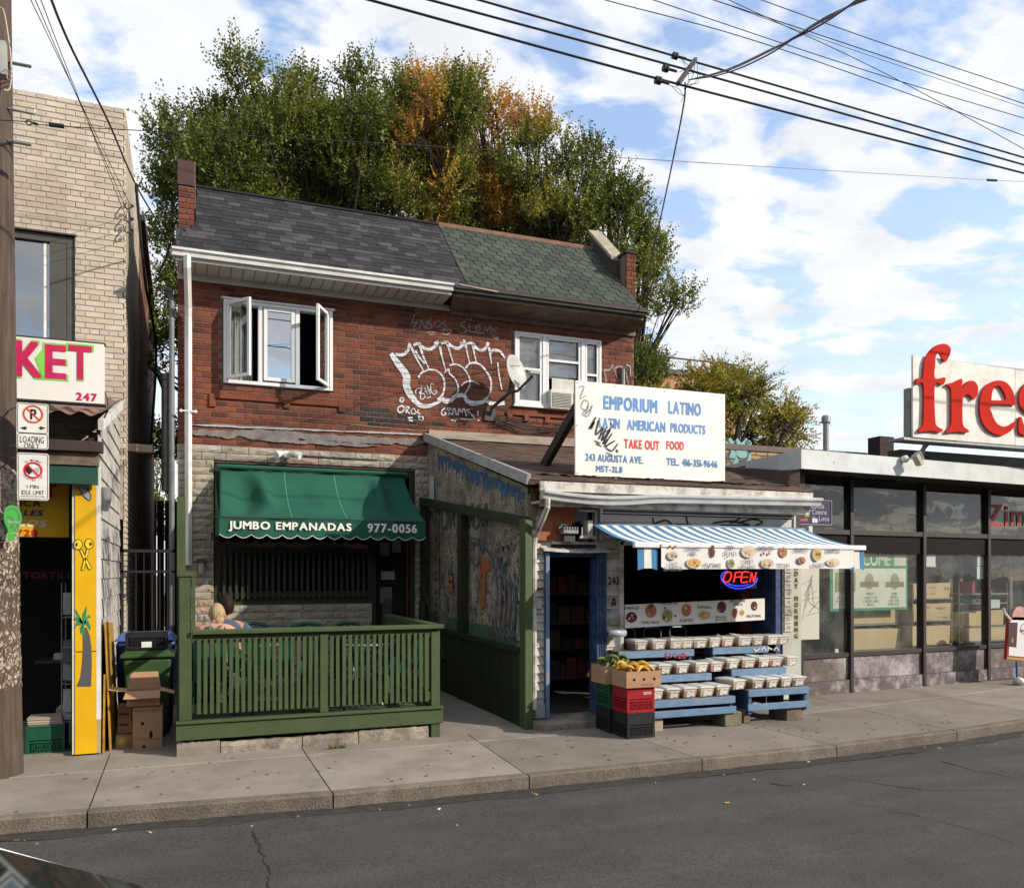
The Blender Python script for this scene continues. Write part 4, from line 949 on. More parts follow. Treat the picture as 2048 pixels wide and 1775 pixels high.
# transom window above the door with orange plywood
box('transom_room', M_black, shop, 4.02, 4.62, YS+.15, YS+.3, 2.1, 2.6)
mb = MB(); frame_rect(mb, 4.02, 4.62, 2.14, 2.56, YS-.03, YS+.05, .03); mb.build('transom_frame', M_oldwhite, shop)
MB().add([XYZ for XYZ in [(3.80,YS-.045,2.18),(4.16,YS-.045,2.18),(4.40,YS-.045,2.60),(4.0,YS-.045,2.60),(3.80,YS-.02,2.18),(4.16,YS-.02,2.18),(4.40,YS-.02,2.60),(4.0,YS-.02,2.60)]], [(0,1,2,3),(7,6,5,4),(0,4,5,1),(1,5,6,2),(2,6,7,3),(3,7,4,0)]).build('plywood_sheet', mat('orange_plywood', (.30,.10,.035), (.22,.07,.025), scale=3, rough=.6, stretch=(6,1,1)), shop)
MB().box(4.14,4.60,YS+.07,YS+.08,2.17,2.54).build('pane', M_glass, shop)
# shop window opening with trim, blue reveal on the right
mb = MB(); mb.box(WX0-.045, WX0, YS-.05, YS+.15, .12, 2.20); mb.box(WX0-.06, WX1+.02, YS-.05, YS+.15, 2.14, 2.19); mb.build('window_trim', M_clap, shop)
mb = MB(); mb.box(WX1-.10, WX1, YS+.0, YS+.5, .5, 2.14); mb.build('window_reveal', M_dblue, shop)
mb = MB(); mb.box(WX0, WX1, YS+.02, YS+.25, .74, .80); mb.build('window_ledge', M_oldwood, shop)
# corner pilaster on the right with price cards and painted letters
mb = MB(); mb.box(WX1, 7.68, YS-.02, YS+.15, .12, 2.14); mb.build('corner_post', mat('pale_post', (.50,.52,.46), (.42,.44,.39), scale=5, rough=.8, dirt=(.25,.24,.2), dirt_amt=.4), shop)
cards = MB()
for i in range(8):
    z = 1.02+i*.112; x0 = WX1+.02
    MB().box(x0, x0+.125, YS-.035, YS-.022, z, z+.10).build('price_board', M_oldwhite, shop)
    text_on(cards, ['20','30','30','38','9x','99','100','48'][i], (x0+.03, YS-.037, z+.03), (1,0,0), (0,0,1), .06, .045, bold=0)
cards.build('handwriting', mat('faded_ink', (.28,.27,.25), rough=.8), shop)
t_ = MB(); word = 'SUNDAY MORNING'; zt = 1.84; step = .083
for i, ch in enumerate(word[2:]):
    if ch != ' ':
        text_on(t_, ch, (WX1+.19, YS-.026, zt-i*step), (1,0,0), (0,0,1), .055, .065)
t_.build('painted_letters', mat('letter_black', (.04,.04,.03), (.10,.10,.02), scale=60, rough=.8), shop)
t2 = MB()
for i, ch in enumerate(word[2:]):
    if ch != ' ':
        text_on(t2, ch, (WX1+.181, YS-.023, zt-.006-i*step), (1,0,0), (0,0,1), .055, .065)
t2.build('painted_letters', mat('letter_yellow', (.45,.40,.06), rough=.8), shop)
# rolled shutter box and the strip of shutter with tags above the blue awning
mb = MB(); mb.box(4.66, 7.52, YS-.06, YS+.02, 2.52, 2.60); mb.box(4.66, 7.52, YS-.05, YS+.02, 2.22, 2.505); mb.box(4.64, 4.665, YS-.07, YS+.02, 2.2, 2.62); mb.box(7.52, 7.55, YS-.07, YS+.02, 2.14, 2.62); mb.build('shutter_box', mat('shutter_cream', (.55,.54,.50), (.45,.44,.40), scale=4, rough=.5, dirt=(.25,.22,.2), dirt_amt=.5), shop)
mb = MB(); mb.box(4.68, 7.5, YS-.075, YS-.06, 2.535, 2.545); mb.box(4.68, 7.5, YS-.075, YS-.06, 2.575, 2.585)
for i in range(110): mb.box(4.7+i*.0255, 4.7+i*.0255+.012, YS-.068, YS-.0605, 2.552, 2.560)
mb.build('shutter_slot', M_darkmetal, shop)
t_ = MB(); strokes_px(t_, [(3.5,[(1297,1052),(1330,1040),(1345,1050)]),(3.5,[(1305,1035),(1308,1052)]),(3.5,[(1372,1033),(1376,1050)]),(3.5,[(1350,1048),(1385,1050)]),(3.5,[(1425,1046),(1460,1042),(1500,1050),(1440,1050)]),(3.5,[(1450,1032),(1480,1035),(1460,1046)]),(3.5,[(1475,1046),(1505,1038),(1525,1044),(1510,1050)])], YS-.052); t_.build('tag', M_ink, shop)
# right-hand white wall stub beside the shop and brown shingled cheek
mb = MB(); mb.box(7.69, 8.02, YS+.02, YS+.12, .9, 2.18); sw2 = mb.build('side_panel', mat('cream_panel', (.55,.54,.46), (.5,.49,.42), scale=2, rough=.7), shop)
t_ = MB(); strokes_px(t_, [(.8,[(1605,1240),(1615,1180),(1625,1150),(1618,1200),(1640,1220),(1612,1230)]),(.8,[(1600,1170),(1625,1160),(1610,1190),(1635,1180)]),(.8,[(1612,1215),(1622,1165),(1628,1215)]),(.8,[(1605,1200),(1640,1195),(1618,1225)])], YS+.018); t_.build('scribble', mat('grey_marker', (.22,.24,.27), rough=.8), sw2)
# roof of the lean-to
RF = Vector((0, 8.72, 2.85)); RB = Vector((0, 12.0, 3.78)); s2 = (RB-RF); L2 = s2.length; s2.normalize(); a2 = math.atan2(RB.z-RF.z, RB.y-RF.y); RX2 = Matrix.Rotation(a2, 3, 'X')
xl = lambda d: 3.63-.30*d/L2; xr = lambda d: 7.66
mb = MB(); mb.hexa([(3.63,RF.y,RF.z-.05),(7.66,RF.y,RF.z-.05),(7.66,RB.y-.02,RB.z-.05),(3.33,RB.y-.02,RB.z-.05),(3.63,RF.y,RF.z-.005),(7.66,RF.y,RF.z-.005),(7.66,RB.y-.02,RB.z-.005),(3.33,RB.y-.02,RB.z-.005)])
r2 = mb.build('roof', M_bshingle, shop)
rows = int(L2/.135)
pieces(r2, 'shingle', slope_items(xl, xr, rows, .30, L2/rows, .12, random.Random(9), 1, lift=.014, y0=RF.y, z0=RF.z, s=s2, rot=RX2), VSQ, M_bshingle, vkey='sq')
mb = MB()   # ragged torn felt line near the front
for i in range(90):
    x = 3.9+i*.04+R.uniform(-.02,.02); d = .30+.05*noise.noise((x*3,0,0)); c = Vector((x, RF.y, RF.z))+s2*d
    mb.rbox(c+Vector((0,0,.03)), (R.uniform(.05,.14), R.uniform(.03,.1), .006), RX2@Matrix.Rotation(R.uniform(-.5,.5), 3, 'X')@Matrix.Rotation(R.uniform(-.4,.4), 3, 'Z'))
mb.build('torn_felt', mat('torn_felt', (.03,.025,.022), (.07,.05,.04), scale=20, rough=.95), r2, kind='stuff')
MB().box(3.36, 6.0, Y0-.07, Y0-.02, 3.80, 3.92).build('ledger_board', M_palewood, shop)
# metal edge flashing down the left side
mb = MB(); a_ = Vector((3.31,12.0,3.82)); b_ = Vector((3.62,8.72,2.86))
mb.beam(a_, b_, .05, .12); mb.build('edge_flashing', mat('pale_flashing', (.36,.38,.38), (.27,.28,.28), scale=4, rough=.5, dirt=(.2,.12,.08), dirt_amt=.5, dirt_scale=6), shop)
# fascia, gutter with a sag, downspout
mb = MB(); mb.box(3.74, 7.60, 8.66, 8.70, 2.73, 2.84); mb.box(3.74, 7.60, 8.70, 8.99, 2.60, 2.62); mb.box(3.76,7.58,8.705,8.73,2.56,2.73); mb.build('fascia', M_oldwhite, shop)
gut2 = gutter(3.74, 7.66, 8.655, 2.685, mat('gutter_white', (.55,.56,.56), (.45,.46,.46), scale=3, rough=.4, dirt=(.3,.28,.25), dirt_amt=.5, dirt_scale=5), 'gutter', h=.10, d=.12, sag=lambda f: -.05*math.sin(math.pi*min(1, f*2.6))**1 if f < .385 else .05*(f-.385))
gut2.parent = shop
gut2.location = Vector((HL, Y0, 0))-Vector((5.7, 9.0, 0)); WL[gut2.name] = WL['brick_house']
mb = MB(); mb.tube([(3.80,8.60,2.64),(3.80,8.60,2.54),(3.79,8.70,2.42),(3.76,8.86,2.22),(3.755,8.88,2.1),(3.755,8.88,.22)], .034, n=8)
mb.build('downspout', M_oldwhite, shop)
box('corner_board', M_oldwood, shop, 3.735, 3.80, 8.94, 9.1, .1, 2.72); box('orange_board', mat('orange_board', (.25,.10,.04), rough=.8), shop, 3.76, 3.9, 8.95, 8.97, 2.56, 2.80)
# ----- side wall covered with posters, in shade -----
d_ = (BL-FL); dl = d_.length; du = d_/dl; nrm = Vector((du.y, -du.x, 0)); nrm = -nrm if nrm.x > 0 else nrm
def SP(s_, z, o=0.0): return FL+du*s_+nrm*o+Vector((0,0,z))
M_poster = mat('pasted_paper_wall', (.36,.29,.19), (.24,.22,.18), scale=5, rough=.85, bump=.6, bscale=25, dirt=(.055,.06,.06), dirt_amt=.9, dirt_scale=2.6, spots=(42,.585,(.035,.035,.04)), grain=(60,.5))
mb = MB(); mb.hexa([SP(.05,.0,.0),SP(.05,.0,-.1),SP(dl,.2,-.1),SP(dl,.2,.0),SP(.05,2.80,.0),SP(.05,2.80,-.1),SP(dl,3.74,-.1),SP(dl,3.74,.0)]); mb.build('side_wall', M_poster, shop)
pp_ = MB(); rr = random.Random(21)
pal = [(.03,.08,.14),(.03,.05,.08),(.08,.08,.08),(.03,.03,.03),(.18,.18,.17),(.05,.09,.07),(.06,.15,.18),(.12,.08,.12),(.2,.2,.2)]
def spoly(c, r1, z1, col, o=.004, n=9, rr=rr):
    pp_.c = col; pts = []
    for k in range(n):
        a = 2*math.pi*k/n; q = rr.uniform(.55, 1.1); pts.append(SP(c[0]+math.cos(a)*r1*q, c[1]+math.sin(a)*z1*q, o))
    pp_.poly(pts)
ztop = lambda s_: 2.76+.92*s_/dl
for k in range(62):                                            # blue lettered frieze below the roof edge
    s_ = .12+k*(dl-.5)/62; h_ = rr.uniform(.06,.22); zt_ = ztop(s_)-.0-rr.uniform(0,.05); pp_.c = (.03,.11,.24) if k % 3 else (.05,.08,.15)
    pp_.poly([SP(s_,zt_-h_,.004),SP(s_+rr.uniform(.035,.06),zt_-h_+rr.uniform(-.06,.06),.004),SP(s_+.035,zt_,.004),SP(s_,zt_,.004)])
for k in range(150):
    s_ = rr.uniform(.12, dl-.2); z = rr.uniform(.98, 2.25); spoly((s_, z), rr.uniform(.006,.022), rr.uniform(.02,.11), rr.choice(pal), o=.004+.00003*k, n=rr.choice((4,5,6)))
for k in range(130): spoly((rr.uniform(.12,.75), rr.uniform(.95,2.2)), rr.uniform(.008,.03), rr.uniform(.015,.07), rr.choice([(.05,.12,.15),(.08,.15,.17),(.03,.03,.03),(.18,.17,.17),(.04,.04,.05)]), o=.013)
pp_.c = (.30,.10,.03); pp_.poly([SP(1.20,2.02,.014),SP(1.02,1.96,.014),SP(.96,1.85,.014),SP(1.10,1.80,.014),SP(1.14,1.35,.014),SP(1.26,1.33,.014),SP(1.24,1.8,.014),SP(1.30,1.97,.014)])
pp_.c = (.06,.12,.07)
for s0, z0_, w_, h_ in ((.35,.93,2.0,.16),): pp_.poly([SP(s0,z0_,.0135),SP(s0+w_,z0_+.08,.0135),SP(s0+w_,z0_+h_+.1,.0135),SP(s0,z0_+h_,.0135)])
pp_.c = (.035,.035,.035); pp_.poly([SP(2.1,1.52,.016),SP(2.24,1.52,.016),SP(2.24,1.80,.016),SP(2.1,1.80,.016)])
for (z, h_) in ((1.53,.12),(1.70,.06)): pp_.c = (.5,.12,.03); pp_.poly([SP(2.115,z,.018),SP(2.225,z,.018),SP(2.225,z+h_,.018),SP(2.115,z+h_,.018)])
for (s_, z, w_, h_) in ((.14,1.45,.10,.34),(.16,.98,.12,.32),(2.75,2.7,.22,.55)): pp_.c = (.42,.42,.4); pp_.poly([SP(s_,z,.017),SP(s_+w_,z+.03,.017),SP(s_+w_*.7,z+h_,.017),SP(s_+.01,z+h_*.9,.017)])
pp_.build('poster', M_print, shop, label='layer of torn posters and painted tags')
tg = MB()
def sstroke(pts, wd, o=.02):
    Q = smooth_path([SP(s_, z, o) for s_, z in pts], 6); ribbon(tg, Q, wd, nrm=nrm)
for s0, z0_, k in ((2.2,2.45,1.0),(1.6,2.42,1.0),(1.2,2.40,.9)):
    sstroke([(s0+.3*k,z0_+.3*k),(s0+.28*k,z0_),(s0+.1*k,z0_+.05),(s0+.15*k,z0_+.32*k)], .03); sstroke([(s0+.08,z0_+.3),(s0,z0_),(s0-.1,z0_+.3),(s0-.12,z0_)], .03)
for s0 in (.9, .75, .6, .45): sstroke([(s0+.12,1.12),(s0+.1,.98),(s0+.0,1.0),(s0+.06,1.13),(s0-.03,1.07),(s0-.02,.96)], .018)
sstroke([(1.7,2.3),(1.3,2.2),(1.35,1.9),(1.6,2.05),(1.4,2.2)], .025); sstroke([(1.8,2.1),(1.5,2.2),(1.1,2.1),(.9,1.95)], .025)
for k in range(60):
    s0 = rr.uniform(.15, dl-.3); z0_ = rr.uniform(1.0, 2.2); l = rr.uniform(.05,.16); sstroke([(s0,z0_),(s0+rr.uniform(-l,l),z0_+l),(s0+rr.uniform(-l,l)*1.3,z0_+rr.uniform(-l,l)),(s0+rr.uniform(-l,l),z0_-l*.5)], rr.uniform(.006,.014), o=.019)
tg.build('tag', mat('grey_tag', (.05,.05,.05), (.11,.12,.12), scale=20, rough=.8), shop, kind='stuff')
tg = MB()
for s0 in (.78,.66,.54,.42,.30): sstroke([(s0+.05,1.78),(s0+.02,1.45),(s0+.05,1.12),(s0-.06,1.05),(s0-.07,1.4)], .022, o=.021)
for s0 in (1.75, 2.3): sstroke([(s0+.2,1.8),(s0+.28,1.45),(s0+.15,1.15),(s0-.1,1.15),(s0-.2,1.5),(s0-.05,1.85),(s0+.1,1.9)], .018, o=.021)
tg.build('tag', mat('lilac_tag', (.20,.14,.20), (.12,.12,.14), scale=20, rough=.8), shop, kind='stuff')
# reversed lettering strip on a post of the wall
tg = MB(); tg.c = (.25,.24,.2)
tg.poly([SP(2.58,1.02,.022),SP(2.70,1.03,.022),SP(2.70,2.85,.022),SP(2.58,2.82,.022)]); tg.build('lettered_strip', M_print, shop)
tg = MB(); 
for i, ch in enumerate('ZOBUORQUE AN MUMBO'):
    if ch != ' ': text_on(tg, ch, SP(2.68, 2.72-i*.095, .026), -du, (0,0,1), .07, .07)
tg.build('lettering', M_ink, shop)
# green timber frame in front of that wall
gf = thing('timber_screen', 'green timber frame with shade-darkened green boards along the shop side wall', 'timber frame', (3.6, 9.4, 0))
A_ = Vector((3.66, 8.90, 0)); B_ = Vector((3.27, 11.9, 0)); D_ = (B_-A_); DL = D_.length; D_.normalize(); N_ = Vector((D_.y,-D_.x,0)); N_ = -N_ if N_.x > 0 else N_
def GP(s_, z, o=0.0): return A_+D_*s_+N_*o+Vector((0,0,z))
MB().beam(GP(0,0), GP(0,2.42), .10, .14, up=D_).build('post', M_green, gf, bevel=.006)
MB().beam(GP(1.72,.1,.0), GP(1.72,2.62,.0), .09, .11, up=D_).build('post', M_shadegreen, gf)
MB().beam(GP(DL,.1,.0), GP(DL,2.9,.0), .08, .10, up=D_).build('post', M_shadegreen, gf)
MB().beam(GP(-.06,2.38,.01), GP(DL+.1,2.86,.01), .07, .12).build('top_rail', M_shadegreen, gf, bevel=.005)  # rail shade is carried by the darker green, unlike the front post
MB().beam(GP(.05,.90,.03), GP(DL,1.03,.03), .05, .07).build('mid_rail', M_shadegreen, gf)
n = 11
for i in range(n):
    s0 = .06+i*(DL-.1)/n; s1 = s0+(DL-.1)/n-.012; zb = lambda s_: .02+.18*s_/DL; zt_ = lambda s_: .88+.13*s_/DL
    MB().hexa([GP(s0,zb(s0),.03),GP(s0,zb(s0),-.02),GP(s1,zb(s1),-.02),GP(s1,zb(s1),.03),GP(s0,zt_(s0),.03),GP(s0,zt_(s0),-.02),GP(s1,zt_(s1),-.02),GP(s1,zt_(s1),.03)]).build('board', M_shadegreen, gf)
MB().beam(GP(2.2,.6,.05), GP(3.0,1.6,.05), .05, .08).build('brace', M_shadegreen, gf)

# ----- interior of the shop -----
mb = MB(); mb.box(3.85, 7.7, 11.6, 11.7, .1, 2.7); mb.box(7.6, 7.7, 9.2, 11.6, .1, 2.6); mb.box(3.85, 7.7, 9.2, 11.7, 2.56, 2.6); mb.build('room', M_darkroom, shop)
ish = thing('shop_shelf', 'dim metal shelving with packed groceries inside the shop doorway', 'shelving', (4.9, 10.5, .1))
mb = MB()
for z in (.35,.75,1.10,1.5): mb.box(4.35, 5.3, 10.3, 10.7, z, z+.03)
for x in (4.35, 5.27): mb.box(x, x+.03, 10.3, 10.33, .1, 1.9)
mb.build('frame', M_darkmetal, ish)  # dark metal carries the doorway shade in its colour
rr = random.Random(5)
for z in (.38,.78,1.13,1.53):
    x = 4.38
    while x < 5.2:
        w_ = rr.uniform(.06,.2); h_ = rr.uniform(.1,.28); mb = MB(); mb.c = rr.choice([(.10,.03,.01),(.06,.04,.02),(.07,.07,.07),(.08,.015,.01),(.02,.02,.04),(.06,.05,.03)]); mb.box(x, x+w_, 10.32, 10.5, z, z+h_); mb.build('packet', M_print, ish); x += w_+.02  # packet colours lowered to stand for the shade inside the shop
st = thing('stool', 'grey tubular stool frame seen through the shop window', 'stool', (5.7, 9.8, .1))
for (x0) in (5.35, 5.75, 6.15):
    mb = MB(); mb.tube([(x0,9.8,.1),(x0,9.8,1.02),(x0+.04,9.8,1.06),(x0+.22,9.8,1.06),(x0+.26,9.8,1.02),(x0+.26,9.8,.1)], .012, n=6); mb.build('hoop', M_grey, st)
box('partition', mat('orange_wall', (.12,.035,.012), rough=.8), shop, 7.1, 7.3, 9.5, 9.55, .1, 2.5)
# ----- roof sign -----
SY = 9.0
a_ = onY(1151, 760, SY); b_ = onY(1450, 967, SY)
sg = thing('roof_sign', 'large white painted shop sign with blue and red lettering standing on the lean-to roof', 'sign', (5.4, SY+.05, 3.0))
MB().box(a_.x, b_.x, SY, SY+.03, 2.97, 4.10).build('board', mat('sign_white', (.80,.79,.74), (.76,.75,.70), scale=2, rough=.5, bump=.05, dirt=(.6,.57,.5), dirt_amt=.35, dirt_scale=1.5), sg)
M_sb = mat('sign_blue', (.06,.21,.50), (.12,.30,.58), scale=6, rough=.6, bump=0); M_sb2 = mat('sign_blue_dark', (.055,.17,.36), (.08,.22,.42), scale=6, rough=.6, bump=0); M_sr = mat('sign_red', (.56,.035,.03), (.62,.06,.045), scale=6, rough=.6, bump=0)
def sign_text(lst, m, parent, Y, name='lettering', bold=.05, **k):
    k['bold'] = bold
    for (s_, u0, v0, u1, v1) in lst: t_ = MB(); text_px(t_, s_, u0, v0, u1, v1, Y, **k); t_.build(name, m, parent)
ty = SY-.003
sign_text([('EMPORIUM',1207,790,1315,818),('LATINO',1337,801,1402,827)], M_sb, sg, ty, gap=.07)
sign_text([('LATIN',1198,834,1240,855),('AMERICAN',1254,838,1331,859),('PRODUCTS',1341,845,1411,864)], M_sb, sg, ty, gap=.06)
sign_text([('TAKE OUT',1248,877,1319,896),('FOOD',1333,881,1368,898)], M_sr, sg, ty, gap=.06)
sign_text([('243 AUGUSTA AVE.',1171,906,1286,921),('M5T-2L8',1192,930,1245,943)], M_sb2, sg, ty, gap=.06)
sign_text([('TEL. 416-351-9646',1333,915,1435,930)], M_sb2, sg, ty, gap=.06)
def zs(x, y): return (1060+x*.293, 740+y*.293)
t_ = MB()
strokes_px(t_, [(3,[zs(450,320),zs(405,400),zs(440,350),zs(420,400)]),(3,[zs(470,340),zs(450,440),zs(500,390),zs(470,470)]),(3,[zs(520,390),zs(490,480),zs(550,400),zs(500,500),zs(530,470)]),(2.4,[zs(560,430),zs(510,520),zs(580,480),zs(520,520),zs(560,550),zs(600,500)]),(2,[zs(480,440),zs(560,390),zs(550,360)]),(2,[zs(440,480),zs(480,500)]),(2,[zs(450,500),zs(490,520)]),(3,[zs(590,540),zs(600,560)]),(1.6,[zs(520,560),zs(560,580),zs(540,590)])], ty-.002)
t_.build('graffiti', M_ink, sg)
t_ = MB(); strokes_px(t_, [(1.5,[zs(330,120),zs(370,110),zs(345,190),zs(385,170)]),(1.5,[zs(370,200),zs(350,250),zs(385,270),zs(400,220),zs(370,200)]),(1.5,[zs(400,240),zs(380,300),zs(415,260),zs(425,240),zs(400,310),zs(360,300),zs(380,270)])], ty-.002); t_.build('graffiti', mat('grey_marker', (.22,.24,.27), rough=.8), sg)
mb = MB()
for (u, v) in [(1155,765),(1155,945),(1444,795),(1445,962),(1154,850),(1447,880),(1230,772),(1330,782),(1250,955),(1350,961)]:
    p = onY(u, v, SY-.004); mb.lathe((p.x, p.y, p.z), [(.006,-.002),(.006,.004)], n=6, axis='Y')
mb.build('screw', M_darkmetal, sg, kind='stuff')
mb = MB()
for x in (4.6, 5.4, 6.2): MB().beam((x, SY+.06, 2.95), (x, SY+.06, 4.05), .05, .05, up=(0,1,0)).build('back_stud', M_oldwood, sg)
MB().box(4.40, 6.44, SY+.005, SY+.045, 2.90, 2.968).build('base_board', M_oldwhite, sg)
# slanting timber prop between the sign and the roof
pr = MB(); q0 = onY(1080, 930, 10.0); q1 = onY(1150, 815, 9.06); pr.beam((q0.x, 9.9, 3.16), (q1.x+.06, 9.08, q1.z+.05), .08, .11); o = pr.build('sign_prop', mat('brown_prop', (.05,.035,.027), (.03,.02,.016), scale=5, rough=.85, bump=.4), None)
tag(o, 'dark brown timber prop slanting from the roof to the left edge of the white sign', 'prop')

# ----- striped awning and menu banner -----
ba = thing('striped_awning', 'blue and white striped retractable awning over the food stand', 'awning', (6.1, YS, 2.2))
M_stripe = mat('striped_canvas', (1,1,1), (.94,.94,.94), scale=3, rough=.85, bump=.1, bscale=300, col=True)
ax0, ax1, bx0, bx1 = 4.50, 7.66, 4.60, 7.74; AYF = 8.0; AZB, AZF = 2.395, 2.125
mb = MB(); NS = 39
for i in range(NS):
    f0, f1 = i/NS, (i+1)/NS
    mb.c = (.055,.20,.39) if i % 2 == 0 else (.76,.73,.66)
    for j in range(8):
        t0, t1 = j/8, (j+1)/8
        def pt(f, t):
            sg_ = -.035*math.sin(math.pi*t)*(1+.3*math.sin(f*9))
            return ((ax0+(ax1-ax0)*f)*(1-t)+(bx0+(bx1-bx0)*f)*t, YS-.08+(AYF-YS+.08)*t, AZB+(AZF-AZB)*t+sg_)
        mb.quad(pt(f0,t0), pt(f1,t0), pt(f1,t1), pt(f0,t1))
mb.build('canvas', M_stripe, ba)
mb = MB(); mb.box(4.55, 7.80, AYF-.05, AYF, 2.075, 2.135); mb.build('front_bar', M_vinyl, ba, bevel=.006)
mb = MB(); mb.tube([(4.46,YS-.1,2.36),(7.7,YS-.1,2.36)], .04, n=10); mb.build('roller', M_blue, ba)
for x, e in ((4.46, -1), (7.72, 1)):
    mb = MB(); mb.box(x-.03, x+.03, YS-.16, YS-.03, 2.22, 2.42); mb.build('bracket', M_oldwhite, ba)
mb = MB(); mb.tube([(4.7,YS-.1,2.25),(5.3,8.5,2.18),(4.9,8.05,2.10)], .022, n=6); mb.tube([(7.5,YS-.1,2.25),(7.0,8.5,2.18),(7.4,8.05,2.10)], .022, n=6); mb.build('folding_arm', M_grey, ba)
mb = MB(); mb.tube([(4.36,YS-.14,2.34),(4.36,YS-.14,2.24)], .008, n=6); mb.tube([(4.34,YS-.12,2.22),(4.55,YS-.12,2.22)], .02, n=6); mb.build('crank', M_oldwhite, ba)
# end flaps
for (x0, x1) in ((4.60,4.86),(7.56,7.79)):
    mb = MB(); n = 3
    for i in range(3):
        a, b = x0+(x1-x0)*i/3, x0+(x1-x0)*(i+1)/3; mb.c = (.055,.20,.39) if i != 1 else (.76,.73,.66)
        zb = [1.83,1.875,1.83,1.835] if True else 0
        za = 1.83+(.05 if i == 1 else 0); zc = 1.83+(.05 if i == 0 else 0) if False else 1.83
        la = [1.83,1.85,1.85,1.83]; mb.add([(a,AYF-.03+.01*(i%2),la[i]),(b,AYF-.03+.01*((i+1)%2),la[i+1]),(b,AYF-.02,2.075),(a,AYF-.02,2.075)], [(0,1,2,3)])
    mb.build('end_flap', M_stripe, ba)
bn = thing('menu_banner', 'white vinyl banner with food pictures hanging from the awning bar', 'banner', (6.2, AYF-.06, 1.9))
BY = AYF-.055
mb = MB(); n = 40; xl_, xr_ = 4.88, 7.60; rows_ = []
for i in range(n+1):
    f = i/n; x = xl_+(xr_-xl_)*f; wv = .006*math.sin(f*19)+.004*math.sin(f*41)
    bt = 1.825+(.015 if 0 < i < n else .04)+.012*f
    rows_.append((x, wv, bt)); mb.v += [(x, BY, 2.118), (x, BY+wv*.5, 1.97), (x, BY+wv, bt)]
for i in range(n):
    for j in range(2): a = i*3+j; mb.face([a, a+1, a+4, a+3])
mb.build('sheet', mat('banner_vinyl', (.72,.71,.68), (.67,.66,.63), scale=3, rough=.45, bump=.03), bn, smooth=True)
mb = MB(); mb.box(xl_, xr_, BY-.012, BY-.006, 2.085, 2.12); mb.build('top_hem', M_vinyl, bn)
BP = BY-.016
def bz(x, y): return (1310+x*.2002, 1080+y*.2)
t_ = MB()
for s_, x0, y0, x1, y1 in [('TACO',140,222,222,255),('AL PASTOR',85,266,272,302),('COCHINITA',308,70,458,100),('PIBIL',348,120,418,148),('PLATANO',498,232,660,270),('SOPA',712,58,790,92),('DE PATA',690,117,816,150),('CHILE',885,192,980,225),('RELLENO',863,250,1002,284),('BARBACOA',1034,65,1190,98),('TOSTADA',1216,235,1345,268),('CHURROS',1390,80,1523,113),('NACHOS',1570,235,1685,266),('BURRITOS',1716,88,1850,122)]:
    a = bz(x0, y0); b = bz(x1, y1); text_px(t_, s_, a[0], a[1]-1, b[0], b[1]+1, BP-.001, gap=.16, bold=.02)
t_.build('lettering', mat('banner_navy', (.10,.095,.14), (.14,.13,.2), rough=.6), bn)
def food(mb, cx, cz, w_, h_, kind, Y, rr):
    o = [0]
    def e_(x, z, a, b, c, n=12, rot=0):
        o[0] += .0004; mb.c = c
        mb.poly([(x+math.cos(t)*a*math.cos(rot)-math.sin(t)*b*math.sin(rot), Y-o[0], z+math.cos(t)*a*math.sin(rot)+math.sin(t)*b*math.cos(rot)) for t in [2*math.pi*k/n for k in range(n)]])
    base = {'plate': (.5,.42,.3), 'meat': (.42,.16,.08), 'dark': (.10,.03,.025), 'green': (.25,.24,.12), 'gold': (.55,.33,.10), 'pale': (.6,.45,.33)}[kind]
    if kind in ('plate', 'green', 'gold', 'pale'): e_(cx, cz, w_/2, h_/2, (.55,.5,.42))
    e_(cx, cz, w_*.42, h_*.42, base)
    for k in range(14):
        a = rr.random()*6.3; q = rr.random()*.32; c = tuple(min(.8, max(.01, b*rr.uniform(.4,1.7))) for b in base)
        if rr.random() < .3: c = rr.choice([(.5,.08,.05),(.12,.2,.04),(.65,.6,.45),(.5,.3,.06),(.08,.03,.02)])
        e_(cx+math.cos(a)*w_*q, cz+math.sin(a)*h_*q, w_*rr.uniform(.05,.14), h_*rr.uniform(.04,.12), c, n=7, rot=rr.random()*3)
rr = random.Random(12)
for (x, y, w_, h_, kd) in [(178,150,110,90,'plate'),(150,62,30,34,'meat'),(202,66,30,34,'meat'),(390,228,155,105,'gold'),(575,110,60,150,'dark'),(762,232,80,105,'green'),(722,170,18,22,'meat'),(935,115,155,120,'pale'),(1125,230,140,100,'plate'),(1083,132,30,40,'meat'),(1140,132,30,40,'meat'),(1280,120,105,125,'meat'),(1465,200,105,90,'meat'),(1620,140,105,140,'gold'),(1780,222,150,80,'pale')]:
    mb = MB(); a = bz(x, y); p = onY(a[0], a[1], BP); sc = .2*p.z*0+.2*depth(p)/FPX*1.0
    food(mb, p.x, p.z, w_*sc*1.15, h_*sc, kd, BP-.001, rr); mb.build('menu_picture', M_print, bn)
